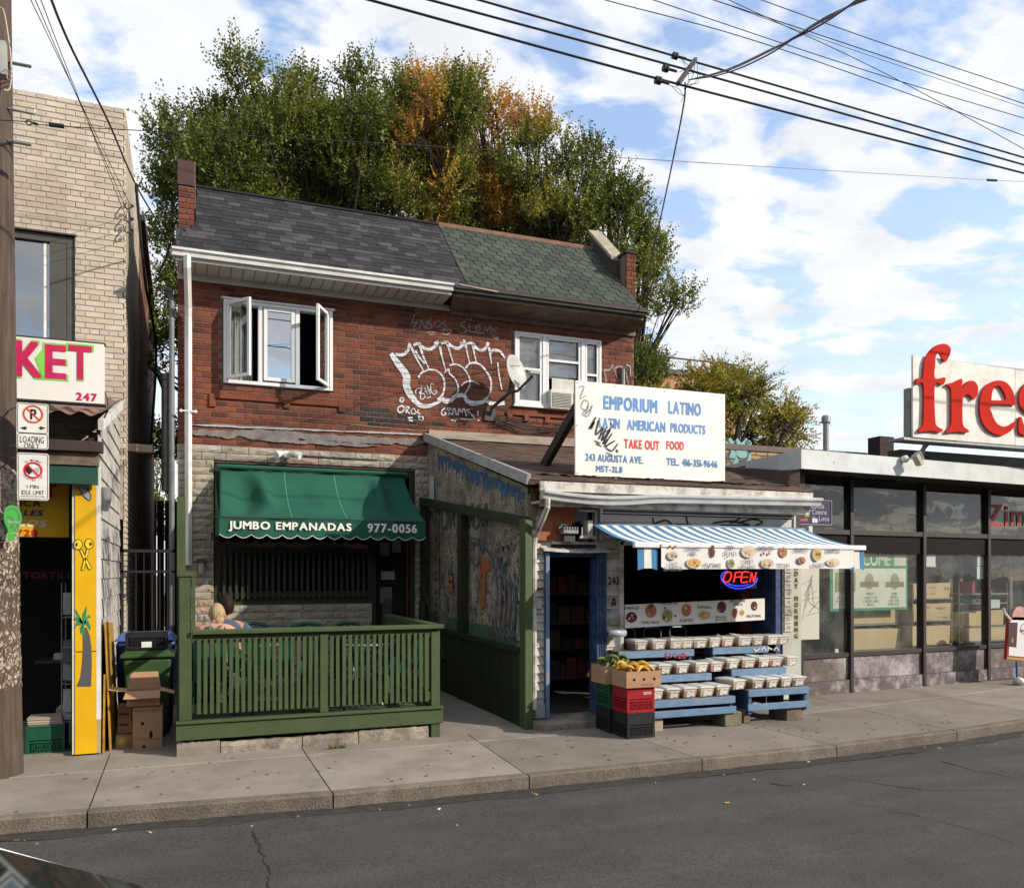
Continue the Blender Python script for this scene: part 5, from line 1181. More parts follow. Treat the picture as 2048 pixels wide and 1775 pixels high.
# ----- lower menu board -----
mn = thing('menu_board', 'long white menu board with food pictures inside the shop window', 'menu board', (6.0, YS-.03, 1.3))
a_ = onY(1243, 1255, YS-.04); b_ = onY(1527, 1238, YS-.04)
MB().hexa([(4.99,YS-.04,1.125),(7.07,YS-.04,1.185),(7.07,YS-.02,1.185),(4.99,YS-.02,1.125),(4.99,YS-.04,1.41),(7.07,YS-.04,1.465),(7.07,YS-.02,1.465),(4.99,YS-.02,1.41)]).build('board', _m['banner_vinyl'], mn)
def mz(x, y): return (1230+x*.15137, 1190+y*.1515)
t_ = MB()
for s_, x0, y0, x1, y1 in [('TAMALES',122,148,316,188),('TAMAL DULCE',347,340,585,378),('TAMAL MOLE ROJO',596,100,826,130),('FLAUTAS',856,312,1030,355),('PUPUSAS',1094,140,1270,178),('EMPANADAS',1330,275,1470,300),('DE PLATANO',1328,312,1472,338),('DESAYUNO',1524,52,1718,90),('TIPICO',1562,100,1685,138),('NACATAMAL',1742,256,1930,292)]:
    a = mz(x0, y0); b = mz(x1, y1); text_px(t_, s_, a[0], a[1], b[0], b[1], YS-.0425, gap=.16, bold=.02)
t_.build('lettering', M_ink, mn)
for (x, y, w_, h_, kd) in [(218,290,180,170,'dark'),(475,205,185,220,'meat'),(690,270,160,190,'green'),(658,168,35,38,'dark'),(795,270,38,38,'dark'),(943,195,165,200,'meat'),(1180,262,180,120,'gold'),(1410,155,150,190,'dark'),(1582,235,90,160,'meat'),(1680,228,70,90,'gold'),(1840,140,110,150,'dark')]:
    mb = MB(); a = mz(x, y); p = onY(a[0], a[1], YS-.043); sc = .15137*depth(p)/FPX
    food(mb, p.x, p.z, w_*sc*1.15, h_*sc, kd, YS-.0425, rr); mb.build('menu_picture', M_print, mn)
# ----- neon OPEN sign -----
ns = thing('neon_sign', 'red and blue neon open sign glowing in the shop window', 'neon sign', (6.4, YS-.05, 1.6))
NY = YS+.06
def nz(x, y): return (1160+x*.2832, 1040+y*.2832)
def neon(strk, m, name, r_=.008):
    for pts in strk:
        P = [onY(*nz(*q), NY) for q in pts]
        MB().tube(smooth_path(P, 5) if len(P) > 3 else P, r_, n=6).build(name, m, ns)
M_nr = emis('neon_red', (1,.035,.03), 1.6); M_nb = emis('neon_blue', (.03,.07,1), 1.3)
neon([[(1045,365),(1025,380),(1012,420),(1030,437),(1055,425),(1070,390),(1062,368),(1045,365)],[(1085,437),(1098,368)],[(1098,368),(1140,366),(1138,395),(1092,402)],[(1195,366),(1150,368),(1140,435),(1182,433)],[(1147,402),(1185,400)],[(1200,435),(1212,368)],[(1212,368),(1228,435)],[(1228,435),(1245,366)]], M_nr, 'letter_tube')
neon([[(1040,355),(1000,385),(1008,430),(1060,470),(1130,482),(1205,465),(1245,430),(1252,405)],[(1045,447),(1100,462),(1160,460),(1188,450)]], M_nb, 'border_tube')
MB().box(*(lambda a, b: (a.x, b.x, NY+.02, NY+.03, b.z, a.z))(onY(*nz(1000,355),NY), onY(*nz(1255,480),NY))).build('backing', M_black, ns)
# 243 number and stickers on the clapboards
nb = MB(); text_px(nb, '243', 1216, 1153, 1238, 1169, YS-.0215, bold=.018); nb.build('house_number', M_ink, shop)
st_ = MB()
def sq_px(mb, u0, v0, u1, v1, Y, c, d=.003):
    a = onY(u0, v0, Y); b = onY(u1, v1, Y); mb.c = c; mb.box(a.x, b.x, Y-d, Y, b.z, a.z)
sq_px(st_, 1221, 1193, 1233, 1211, YS-.0205, (.45,.44,.42)); sq_px(st_, 1224, 1195, 1231, 1202, YS-.0245, (.04,.04,.04)); sq_px(st_, 1222, 1203, 1232, 1210, YS-.0245, (.05,.05,.05))
sq_px(st_, 1218, 1235, 1238, 1249, YS-.0205, (.3,.28,.24)); sq_px(st_, 1074, 1201, 1083, 1216, YS-.0205, (.5,.5,.5)); sq_px(st_, 1073, 1175, 1083, 1179, YS-.0205, (.10,.02,.015))
p = onY(1228, 1222, YS-.023); st_.c = (.12,.42,.62); st_.poly([(p.x-.03,p.y,p.z+.02),(p.x-.015,p.y,p.z+.03),(p.x,p.y,p.z+.015),(p.x+.015,p.y,p.z+.03),(p.x+.03,p.y,p.z+.02),(p.x,p.y,p.z-.035)])
st_.build('sticker', M_print, shop)
# floodlight/siren box in the transom
lf = thing('flood_lamp', 'grey ribbed lamp head above the shop door in front of the orange plywood', 'lamp', (4.25, YS-.1, 2.3))
p = onY(1140, 1062, YS-.15)
MB().box(p.x-.10,p.x+.10,YS-.18,YS-.06,p.z-.03,p.z+.02).build('ribbed_housing', M_grey, lf, bevel=.008)
for i in range(6): MB().box(p.x-.09+i*.033,p.x-.075+i*.033,YS-.185,YS-.06,p.z+.021,p.z+.05).build('fin', M_grey, lf)
MB().tube([(p.x-.12,YS-.1,p.z+.03),(p.x-.08,YS-.1,p.z+.08),(p.x-.02,YS-.1,p.z+.07)], .02, n=8).build('arm', M_grey, lf)
MB().box(p.x-.07,p.x+.07,YS-.14,YS-.06,p.z-.12,p.z-.04).build('base', M_darkmetal, lf)
# roll of plastic bags
rb_ = thing('bag_roll', 'roll of clear plastic bags hung on the shop wall beside the fruit boxes', 'bag roll', (4.75, YS-.1, 1.05))
p = onY(1232, 1265, YS-.12); MB().tube([(p.x-.12,YS-.14,p.z),(p.x+.11,YS-.14,p.z)], .046, n=16).build('roll', mat('bag_roll_grey', (.42,.44,.46), (.3,.32,.34), scale=8, rough=.25), rb_, smooth=True)
MB().tube([(p.x-.124,YS-.14,p.z),(p.x-.119,YS-.14,p.z)], .025, n=12).build('core', M_darkmetal, rb_)
mb = MB(); mb.add([(p.x-.06,YS-.16,p.z),(p.x+.08,YS-.16,p.z),(p.x+.05,YS-.14,p.z-.30),(p.x-.03,YS-.13,p.z-.26),(p.x-.05,YS-.13,p.z-.3)], [(0,1,2,3,4)]); mb.build('bag', glass('plastic_film', (.85,.87,.9), refl=.1, dirt=.5), rb_)
# ================= stepped stands with plastic tubs =================
def ordinal(i): return ['first','second','third','fourth','fifth','sixth','seventh','eighth'][i]
def stand(name_label, x0, x1, yf, tiers, loc, blocks):
    t = thing('stepped_stand', name_label, 'display stand', loc)
    for i, (dy, z, xo0, xo1) in enumerate(tiers):
        y = yf+dy
        MB().box(x0+xo0, x1+xo1, y, y+.30, z-.02, z).build('shelf', M_oldwood, t)
        MB().box(x0+xo0-.01, x1+xo1+.01, y-.025, y, z-.085, z-.002).build('front_board', M_blue, t, bevel=.004)
        for x in (x0+xo0+.01, x1+xo1-.05):
            MB().box(x, x+.04, y+.002, y+.28, .12, z-.021).build('upright', M_dblue, t)
    MB().box(x0-.02, x1+.02, yf-.03, yf-.005, .16, .24).build('base_board', M_blue, t, bevel=.004)
    return t
T1 = [(0, .36, 0, 0), (.30, .60, -.02, -.12), (.58, .865, -.08, -.18)]
T2 = [(0, .41, 0, 0), (.30, .62, -.02, -.10), (.58, .865, -.10, -.15)]
YF1 = 8.16
sa = onY(1300, 1440, YF1); sb = onY(1467, 1420, YF1); sc_ = onY(1500, 1420, YF1+.03); sd_ = onY(1616, 1400, YF1+.03)
X1a, X1b = 4.86, sb.x; X2a, X2b = sc_.x-.02, sd_.x
stand('left blue painted stepped stand beside the stacked milk crates', X1a, X1b, YF1, T1, (5.4, YF1, 0), None)
stand('right blue painted stepped stand next to the neighbouring shopfront', X2a, X2b, YF1+.04, T2, (6.9, YF1, 0), None)
def wood_block(x0, x1, y0, y1, z1, label, m=M_palewood):
    o = MB().box(x0, x1, y0, y1, 0, z1).build('wood_block', m, None, bevel=.008); tag(o, label, 'wood block'); return o
wood_block(4.88, 5.05, YF1+.02, YF1+.34, .16, 'pale timber block under the left end of the left blue stand')
p = onZ(1497, 1447)
wood_block(sb.x-.12, sb.x+.12, YF1+.0, YF1+.3, .165, 'green stained timber block between the two blue stands', mat('green_stained_wood', (.13,.14,.08), (.22,.19,.13), scale=9, rough=.9, bump=.4, dirt=(.06,.09,.06), dirt_amt=.6, dirt_scale=8))
wood_block(X2b-.30, X2b-.04, YF1+.06, YF1+.4, .165, 'brown timber block under the right end of the right blue stand', M_oldwood)
wood_block(X2a-.02, X2a+.08, YF1+.1, YF1+.4, .165, 'dark timber block under the left end of the right blue stand', M_oldwood)
gt = MB(); strokes_px(gt, [(2,[(1335,1303),(1331,1309),(1337,1312),(1332,1316)]),(2,[(1341,1305),(1341,1315)]),(2,[(1352,1305),(1347,1310),(1352,1315)]),(2,[(1355,1309),(1362,1310),(1356,1315),(1363,1315)]),(2,[(1366,1305),(1372,1310),(1368,1316),(1364,1310),(1366,1305)])], YF1+.58-.03)
gt.build('red_scrawl', mat('scrawl_red', (.35,.05,.12), rough=.8), bpy.data.objects['stepped_stand'])
gt = MB(); strokes_px(gt, [(2,[(1508,1296),(1512,1301),(1520,1295)]),(2,[(1522,1300),(1528,1294),(1532,1301)]),(2,[(1536,1300),(1536,1294),(1544,1298)]),(2,[(1548,1301),(1552,1294),(1558,1300)])], YF1+.62-.03); gt.build('white_scrawl', M_white, bpy.data.objects['stepped_stand.001'])
# tubs
M_tub = mat('tub_plastic', (.54,.51,.45), (.44,.41,.36), scale=12, rough=.35, bump=.02)
M_lid = mat('tub_lid', (.70,.70,.66), (.58,.58,.54), scale=9, rough=.3, bump=.05)
M_lab = mat('paper_label', (.72,.71,.66), (.66,.65,.6), scale=9, rough=.8, bump=0)
cont = {'tan': (.36,.27,.17), 'brown': (.22,.13,.09), 'pink': (.45,.22,.17), 'cream': (.50,.44,.34), 'red': (.40,.12,.08), 'yellow': (.48,.40,.20), 'dark': (.15,.10,.08)}
CM = {k: mat('contents_'+k, tuple(q*.85+.07 for q in v), tuple(q*.7+.03 for q in v), scale=45, rough=.8, bump=.2) for k, v in cont.items()}
def tub_proto():
    t = thing('food_tub', 'proto', 'food tub', (0, 0, 0), 'plastic food tubs on the stepped stands')
    w_, d_, h_ = .098, .165, .105
    mb = MB(); mb.hexa([(-w_*.84,-d_*.84,.002),(w_*.84,-d_*.84,.002),(w_*.84,d_*.84,.002),(-w_*.84,d_*.84,.002),(-w_,-d_,h_),(w_,-d_,h_),(w_,d_,h_),(-w_,d_,h_)])
    mb.build('tub', M_tub, t, bevel=.008, seg=2)
    mb = MB(); mb.hexa([(-w_*.86-.001,-d_*.86-.001,.012),(w_*.86+.001,-d_*.86-.001,.012),(w_*.86+.001,d_*.8,.012),(-w_*.86-.001,d_*.8,.012),(-w_*.97-.001,-d_*.975-.001,h_*.72),(w_*.97+.001,-d_*.975-.001,h_*.72),(w_*.97+.001,d_*.9,h_*.72),(-w_*.97-.001,d_*.9,h_*.72)])
    mb.build('contents', CM['tan'], t)
    mb = MB(); mb.box(-w_-.008, w_+.008, -d_-.008, d_+.008, h_, h_+.011); mb.box(-w_+.012, w_-.012, -d_+.012, d_-.012, h_+.011, h_+.018); mb.build('lid', M_lid, t, bevel=.004)
    fy = lambda z: -(d_*.84+(d_*.16)*z/h_)-.004
    mb = MB(); mb.add([(-.045,fy(.008),.008),(.064,fy(.010),.010),(.066,fy(.09),.09),(-.044,fy(.088),.088)], [(0,1,2,3)]); mb.build('label', M_lab, t)
    mb = MB(); y = lambda z: fy(z)-.001
    for z, x0, x1 in ((.072,-.01,.045),(.06,-.0,.05),(.04,-.035,.0)): mb.add([(x0,y(z),z),(x1,y(z),z),(x1,y(z+.005),z+.005),(x0,y(z+.005),z+.005)], [(0,1,2,3)])
    mb.add([(.0,y(.014),.014),(.05,y(.014),.014),(.05,y(.022),.022),(.0,y(.022),.022)], [(0,1,2,3)])
    mb.build('label_text', mat('label_ink', (.16,.13,.12), (.35,.2,.12), scale=90, rough=.8), t)
    return t
proto = tub_proto(); first = [True]
ctypes = list(cont)
def place_tub(x, y, z, label, ctype, rz=0, sx=1.0):
    if first[0]:
        o = proto; first[0] = False; o.location = (x, y, z); o['label'] = label
        for ch in o.children:
            if ch.name.startswith('contents'): ch.data.materials.clear(); ch.data.materials.append(CM[ctype])
    else:
        o = copy_tree(proto, (0,0,0), label, remap={'contents': CM[ctype]}); o.location = (x, y, z)
    o.rotation_euler = (0, 0, rz); o.scale = (sx, 1, 1); return o
rr = random.Random(31)
rowsT = [('left', 'top', YF1+.58, .865, [(1286,1296),(1320,1296),(1356,1298),(1376,1294),(1404,1296),(1431,1294)]),
 ('right', 'top', YF1+.62, .865, [(1457,1293),(1492,1292),(1519,1292),(1546,1291),(1569,1289)]),
 ('left', 'middle', YF1+.30, .60, [(1298,1343),(1333,1342),(1366,1342),(1403,1340),(1436,1338)]),
 ('right', 'middle', YF1+.34, .62, [(1466,1334),(1501,1331),(1529,1329),(1555,1327),(1585,1325)]),
 ('left', 'bottom', YF1+.0, .36, [(1314,1394),(1351,1394),(1383,1392),(1415,1390),(1446,1386)]),
 ('right', 'bottom', YF1+.04, .41, [(1478,1382),(1519,1376),(1546,1373),(1574,1370),(1601,1364)])]
seqs = {('left','top'): ['brown','tan','cream','tan','tan','tan'], ('right','top'): ['pink','cream','tan','cream','tan'], ('left','middle'): ['cream','brown','brown','tan','pink'], ('right','middle'): ['dark','pink','brown','red','cream'], ('left','bottom'): ['cream','dark','pink','yellow','brown'], ('right','bottom'): ['yellow','brown','brown','tan','dark']}
conw = {'tan':'tan contents','brown':'brown contents','pink':'pinkish contents','cream':'cream contents','red':'red contents','yellow':'yellowish contents','dark':'dark contents'}
for (sd2, lv, y, z, us) in rowsT:
    n = len(us)
    for i, (u, v) in enumerate(us):
        yy = y-.012; p = onY(u, v, yy)
        c = seqs[(sd2, lv)][i]
        pos = ordinal(i)+' from left' if i < n-1 else 'rightmost'
        place_tub(p.x, yy+.172, z+.004, 'tub with %s, %s, %s shelf of the %s blue stand' % (conw[c], pos, lv, sd2), c, rz=rr.uniform(-.11,.11), sx=rr.uniform(.82,1.02))
# open tilted lids and scoops on the tubs
def scoop(u, v, y, label):
    p = onY(u, v, y); t = thing('scoop', label, 'scoop', (p.x, y, p.z))
    MB().tube([(p.x-.02,y,p.z-.0),(p.x+.03,y,p.z+.035)], [.022,.026], n=10).build('bowl', M_grey, t); MB().tube([(p.x-.02,y,p.z),(p.x-.06,y,p.z-.045)], .006, n=6).build('handle', M_grey, t)
scoop(1433, 1275, YF1+.68, 'silver metal scoop standing up over the top row of tubs')
scoop(1340, 1279, YF1+.70, 'dark scoop lying on a lid of the top row of tubs')
for (u, v, y, lb) in [(1370,1277,YF1+.80,'loose white lid lying across the tubs at the top left'),(1484,1272,YF1+.82,'raised white lid on the tubs at the top right'),(1438,1322,YF1+.5,'raised lid on the middle row beside the grey bag'),(1515,1313,YF1+.52,'loose white lid on the tubs of the middle right shelf')]:
    p = onY(u, v, y); o = MB().rbox(p, (.24,.26,.012), Matrix.Rotation(.12, 3, 'Y')@Matrix.Rotation(.15, 3, 'X')).build('loose_lid', M_lid, None, bevel=.004); tag(o, lb, 'lid')
# dark bag under the right stand
o = MB().ell((X2b-.32, YF1+.2, .36), .07, .06, .09, n=8, m=5).build('brown_bag', mat('brown_bag', (.12,.07,.05), (.07,.04,.03), scale=9), None); tag(o, 'small crumpled brown bag under the right blue stand', 'bag')

# ================= milk crates and fruit boxes =================
def milk_crate(x0, y0, z0, m, label, w_=.34, d_=.34, h_=.275, rz=0.0, txt=None, tm=None, group='plastic milk crates'):
    t = thing('milk_crate', label, 'crate', (x0, y0, z0), group)
    t.rotation_euler = (0, 0, rz); W_ = WL[t.name]
    b = Vector((x0, y0, z0)); th = .012
    mb = MB(); B_ = lambda a, b_, c, d, e, f: mb.box(x0+a, x0+b_, y0+c, y0+d, z0+e, z0+f)
    B_(0, w_, 0, d_, 0, th)
    for (a, c) in ((0,0),(w_-.03,0),(0,d_-.03),(w_-.03,d_-.03)): B_(a, a+.03, c, c+.03, th, h_)
    for (z_a, z_b) in ((th,.035),(.125,.14),(h_-.02,h_)):
        B_(.03,w_-.03,0,th,z_a,z_b); B_(.03,w_-.03,d_-th,d_,z_a,z_b); B_(0,th,.03,d_-.03,z_a,z_b); B_(w_-th,w_,.03,d_-.03,z_a,z_b)
    # solid upper panel and handle opening frame
    for (f) in (0, 1):
        ya, yb = (.003, .009) if f == 0 else (d_-.009, d_-.003)
        B_(.03, w_-.03, ya, yb, .15, h_-.02); xa, xb = (.003,.009) if f == 0 else (w_-.009,w_-.003); B_(xa, xb, .03, d_-.03, .15, h_-.02)
    for i in range(1, 12):
        x = .03+(w_-.06)*i/12; B_(x-.003, x+.003, .002, .008, .035, .125); B_(.002, .008, x-.003, x+.003, .035, .125)
    for z in (.055,.075,.095): B_(.03,w_-.03,.001,.009,z,z+.005); B_(.001,.009,.03,d_-.03,z,z+.005)
    mb.build('shell', m, t)
    mb = MB()
    for k in range(7):
        x = .05+k*.036; mb.add([(x0+x,y0-.001,z0+.04),(x0+x+.006,y0-.001,z0+.04),(x0+x+.036,y0-.001,z0+.12),(x0+x+.03,y0-.001,z0+.12)], [(0,1,2,3)]); mb.add([(x0+x+.03,y0-.001,z0+.04),(x0+x+.036,y0-.001,z0+.04),(x0+x+.006,y0-.001,z0+.12),(x0+x,y0-.001,z0+.12)], [(0,1,2,3)])
    mb.build('lattice', m, t)
    box('hollow', M_black, t, x0+.02, x0+w_-.02, y0+.02, y0+d_-.02, z0+.03, z0+.14)
    if txt:
        tb = MB(); s_ = txt
        text_on(tb, s_, (x0+.20+.10, y0-.001, z0+.225), (-1,0,0), (0,0,-1), .10, .03); tb.build('moulded_text', tm, t)
    return t
M_cb = mat('black_plastic', (.018,.018,.02), (.012,.012,.014), scale=9, rough=.45); M_crd = mat('red_plastic', (.33,.012,.02), (.26,.01,.015), scale=9, rough=.4); M_cg = mat('green_plastic', (.008,.09,.045), (.006,.06,.03), scale=9, rough=.45); M_cdg = mat('dark_green_plastic', (.008,.045,.028), rough=.5)
ZC = [0, .278]
p = onZ(1232, 1470); cx0, cy0 = onZ(1258,1476).x-.0, onZ(1258,1476).y
CRX, CRY = 4.45, 7.93
milk_crate(CRX, CRY, 0, M_cb, 'black milk crate at the bottom of the front stack', txt=None)
milk_crate(CRX, CRY+.005, .278, M_crd, 'red milk crate on top of the black one in the front stack', txt='25/05', tm=M_white)
milk_crate(CRX-.02, CRY+.37, 0, M_cb, 'black milk crate at the bottom of the rear stack by the shop door')
milk_crate(CRX-.02, CRY+.37, .278, M_cg, 'dark green milk crate on the rear stack by the shop door')
def fruit_box(x0, y0, z0, w_, d_, h_, label, m=M_card, holes=True):
    t = thing('cardboard_box', label, 'box', (x0, y0, z0)); mb = MB(); e = .006
    mb.box(x0,x0+w_,y0,y0+e,z0,z0+h_); mb.box(x0,x0+w_,y0+d_-e,y0+d_,z0,z0+h_); mb.box(x0,x0+e,y0+e,y0+d_-e,z0,z0+h_); mb.box(x0+w_-e,x0+w_,y0+e,y0+d_-e,z0,z0+h_); mb.box(x0+e,x0+w_-e,y0+e,y0+d_-e,z0,z0+e)
    mb.build('carton', m, t)
    if holes:
        mb = MB()
        for fx in (.22,.5,.8): mb.lathe((x0+w_*fx, y0-.001, z0+h_*.5), [(.016,-.001),(.016,.002)], n=12, axis='Y')
        mb.build('hand_hole', M_black, t)
    return t
fb = fruit_box(CRX-.03, CRY-.03, .557, .43, .34, .175, 'cardboard fruit box full of yellow bananas on the red crate')
t_ = MB(); text_on(t_, 'PLANTAINS', (CRX+.16, CRY-.033, .575), (1,0,0), (0,0,1), .14, .02, bold=0); t_.build('print', mat('box_print', (.2,.16,.05)), fb)
fruit_box(CRX-.10, CRY+.33, .557, .44, .34, .20, 'cardboard fruit box full of green plantains behind the banana box')
rr = random.Random(77)
def banana(label, c, yaw, pitch, m, name, group, s_=1.0):
    P = []; Rm = Matrix.Rotation(yaw, 3, 'Z')@Matrix.Rotation(pitch, 3, 'Y')
    for k in range(9):
        a = (k/8-.5)*1.5; P.append(Vector(c)+Rm@Vector((math.sin(a)*.115*s_, 0, math.cos(a)*.115*s_-.10*s_)))
    o = MB().tube(P, [.006,.011,.018,.021,.022,.021,.018,.011,.005], n=7).build(name, m, None, smooth=True); tag(o, label, name.replace('_', ' '), group); return o
M_ban = mat('banana_yellow', (.62,.36,.035), (.50,.27,.03), scale=20, rough=.5, dirt=(.2,.1,.02), dirt_amt=.4, dirt_scale=20); M_pl = mat('plantain_green', (.11,.16,.025), (.07,.11,.02), scale=20, rough=.5)
for i in range(17):
    banana('yellow banana heaped in the cardboard box on the red crate', (CRX+.04+rr.uniform(0,.30), CRY+.05+rr.uniform(0,.24), .74+rr.uniform(-.02,.055)), rr.uniform(-.9,.6), rr.uniform(-.4,.4), M_ban, 'banana', 'yellow bananas in the front fruit box')
for i in range(20):
    banana('green plantain heaped in the rear fruit box by the shop door', (CRX-.03+rr.uniform(0,.28), CRY+.38+rr.uniform(0,.22), .77+rr.uniform(-.02,.08)), rr.uniform(-1.2,1.2), rr.uniform(-.5,.5), M_pl, 'plantain', 'green plantains in the rear fruit box', 1.1)

# ================= right-hand flat-roofed shop =================
def angY(x): return 9.75+(x-8.0)*.075      # its front recedes slightly
rbn = thing('shopfront_building', 'low flat-roofed shop with brown-framed plate glass and a white canopy edge', 'shop', (8.4, 9.6, 0))
RA = math.atan(.075)
def RP(x, z, o=0.0): return (x-o*.0, angY(x)-o, z)
def rbox(name, m, x0, x1, z0, z1, o0, o1, parent=None, **k):
    """o0 > o1: distances in front of the facade plane"""
    mb = MB(); a, b = angY(x0), angY(x1)
    mb.hexa([(x0,a-o0,z0),(x1,b-o0,z0),(x1,b-o1,z0),(x0,a-o1,z0),(x0,a-o0,z1),(x1,b-o0,z1),(x1,b-o1,z1),(x0,a-o1,z1)])
    return mb.build(name, m, parent or rbn, **k)
def onR(u, v, o=0.0):
    # intersect pixel ray with the slightly turned facade
    d = ray(u, v); t = (9.75-.6-o)/(d[1]-.075*d[0]); return Vector((d[0]*t, d[1]*t, CAMZ+d[2]*t))
mull_u = [1598, 1698, 1843, 1972, 2100, 2235]
MX = [onR(u, 1000).x for u in mull_u]
zs_ = onR(1824, 1300).z; zt_ = onR(1850, 1072).z; zh = onR(1850, 958).z; zc = onR(1850, 1100).z
XR0 = 7.98; XR1 = MX[-1]
rbox('sill_rail', M_mullion, XR0, XR1, zs_-.03, zs_+.03, .05, -.06)
rbox('transom_rail', M_mullion, XR0, XR1, zt_-.01, zt_+.06, .06, -.06); rbox('transom_band', mat('brown_band', (.018,.015,.014), rough=.8, spec=.1), XR0, XR1, zc-.06, zt_-.012, .03, -.06)
rbox('head_rail', M_black, XR0, XR1, zh, 3.22, .02, -.06)
for i, x in enumerate(MX):
    rbox('mullion', M_mullion, x-.035, x+.035, 0.02, 3.2, .07, -.07, bevel=.005)
M_panel = mat('brown_panel', (.125,.10,.094), (.085,.068,.064), scale=4, rough=.7, bump=.1, stretch=(1,1,.5), dirt=(.40,.38,.39), dirt_amt=.85, dirt_scale=1.4, grain=(16,.25))
PXs = [XR0]+MX[1:]
for i in range(len(PXs)-1):
    rbox('base_panel', M_panel, PXs[i]+.036, PXs[i+1]-.036, .20, zs_-.031, .02, -.05)
    rbox('plinth', mat('plinth_paint', (.085,.055,.055), (.12,.10,.10), scale=6, rough=.8, bump=.4, dirt=(.4,.38,.38), dirt_amt=.7, dirt_scale=5), PXs[i]+.036, PXs[i+1]-.036, 0, .195, .055, -.05)
    rbox('plate_glass', M_glass2, PXs[i]+.036, PXs[i+1]-.036, zs_+.031, zc-.06, .0, -.008)
    rbox('upper_pane', glass('upper_glass', (.6,.62,.6), refl=.05, dirt=.12) if i == 0 else bpy.data.materials['upper_glass'], PXs[i]+.036, PXs[i+1]-.036, zt_+.061, zh-.001, .0, -.008)
# interior shell
mb = MB(); mb.box(8.0, 20, 15.5, 15.6, 0, 3.2); mb.box(7.95, 8.02, 10.3, 15.5, 0, 3.2); mb.box(8.0, 20, 9.9, 15.6, 3.22, 3.3); mb.box(8.0, 20, 10.0, 15.5, .0, .02); mb.box(20,20.1,9,15.6,0,3.2)
mb.build('room', mat('shop_interior', (.07,.06,.05), (.04,.035,.03), scale=2), rbn)
# canopy
CF = 1.0
za, zb_ = 3.17, 3.46
mb = MB(); mb.hexa([(7.72,9.0,zb_-.26),(16,9.62,zb_-.26),(16,9.66,zb_-.26),(7.72,9.04,zb_-.26),(7.72,9.0,zb_),(16,9.62,zb_),(16,9.66,zb_),(7.72,9.04,zb_)])
M_can = mat('canopy_white', (.56,.60,.59), (.50,.54,.53), scale=2, rough=.5, bump=.03, dirt=(.35,.33,.3), dirt_amt=.3, dirt_scale=4, spots=(9,.70,(.3,.28,.26)))
mb.build('canopy_fascia', M_can, rbn)
MB().hexa([(7.70,9.0,3.20),(7.74,9.0,3.20),(7.90,12,3.20),(7.86,12,3.20),(7.70,9.0,3.46),(7.74,9.0,3.46),(7.90,12,3.46),(7.86,12,3.46)]).build('canopy_side', M_can, rbn)
mb = MB(); mb.hexa([(7.74,9.04,3.3),(16,9.66,3.3),(16,16,3.3),(7.9,16,3.3),(7.74,9.04,3.40),(16,9.66,3.40),(16,16,3.40),(7.9,16,3.40)]); mb.build('roof_deck', M_darkmetal, rbn)
mb = MB()
for i in range(46):
    x = 7.85+i*.17; mb.hexa([(x,9.05+(x-7.7)*.075,3.235),(x+.09,9.05+(x-7.7)*.075,3.235),(x+.09,10.2,3.235),(x,10.2,3.235),(x+.03,9.05+(x-7.7)*.075,3.30),(x+.06,9.05+(x-7.7)*.075,3.30),(x+.06,10.2,3.30),(x+.03,10.2,3.30)])
mb.build('corrugated_soffit', mat('soffit_ribs', (.13,.11,.10), (.09,.08,.07), scale=3, rough=.6), rbn)
rbox('left_pier', mat('brown_shingle_cheek', (.08,.05,.042), (.055,.035,.03), scale=6, rough=.8, bump=.3), 7.73, 7.98, 2.55, 3.2, .5, -.3)
mb = MB(); mb.prism([(6.9,11.6,3.42),(7.0,9.1,2.95),(7.7,9.02,2.95),(7.72,9.02,3.18),(7.72,11.6,3.36)], (.02,.0,0)); 
mb = MB(); mb.hexa([(7.55,9.1,2.9),(7.72,9.05,2.9),(7.80,11.9,3.4),(7.2,11.9,3.6),(7.60,9.1,3.18),(7.72,9.05,3.2),(7.80,11.9,3.42),(7.3,11.9,3.62)]); mb.build('shingled_cheek', _m['brown_shingle_cheek'], rbn)
# flood lamp on the fascia
p = onY(1815, 918, 9.1); lp = thing('canopy_lamp', 'cream ribbed floodlight on the white canopy edge of the flat-roofed shop', 'floodlight', (p.x, 9.15, p.z))
MB().lathe((p.x-.05, 9.08+.0, p.z), [(.05,.05),(.055,0),(.03,-.03)], n=12, axis='Y').build('mount', M_white, lp)
Mr = Matrix.Rotation(rad(-35), 3, 'Y'); MB().rbox((p.x+.06,8.98,p.z-.02), (.07,.10,.17), Mr).build('housing', mat('lamp_cream', (.5,.45,.36), rough=.6), lp, bevel=.006)
for i in range(5): MB().rbox(Vector((p.x+.07,8.98,p.z-.0))+Mr@Vector((.045,0,-.05+i*.03)), (.02,.10,.008), Mr).build('fin', M_white, lp)
MB().tube([(p.x-.04,9.05,p.z),(p.x+.02,9.0,p.z)], .015, n=6).build('arm', M_white, lp)
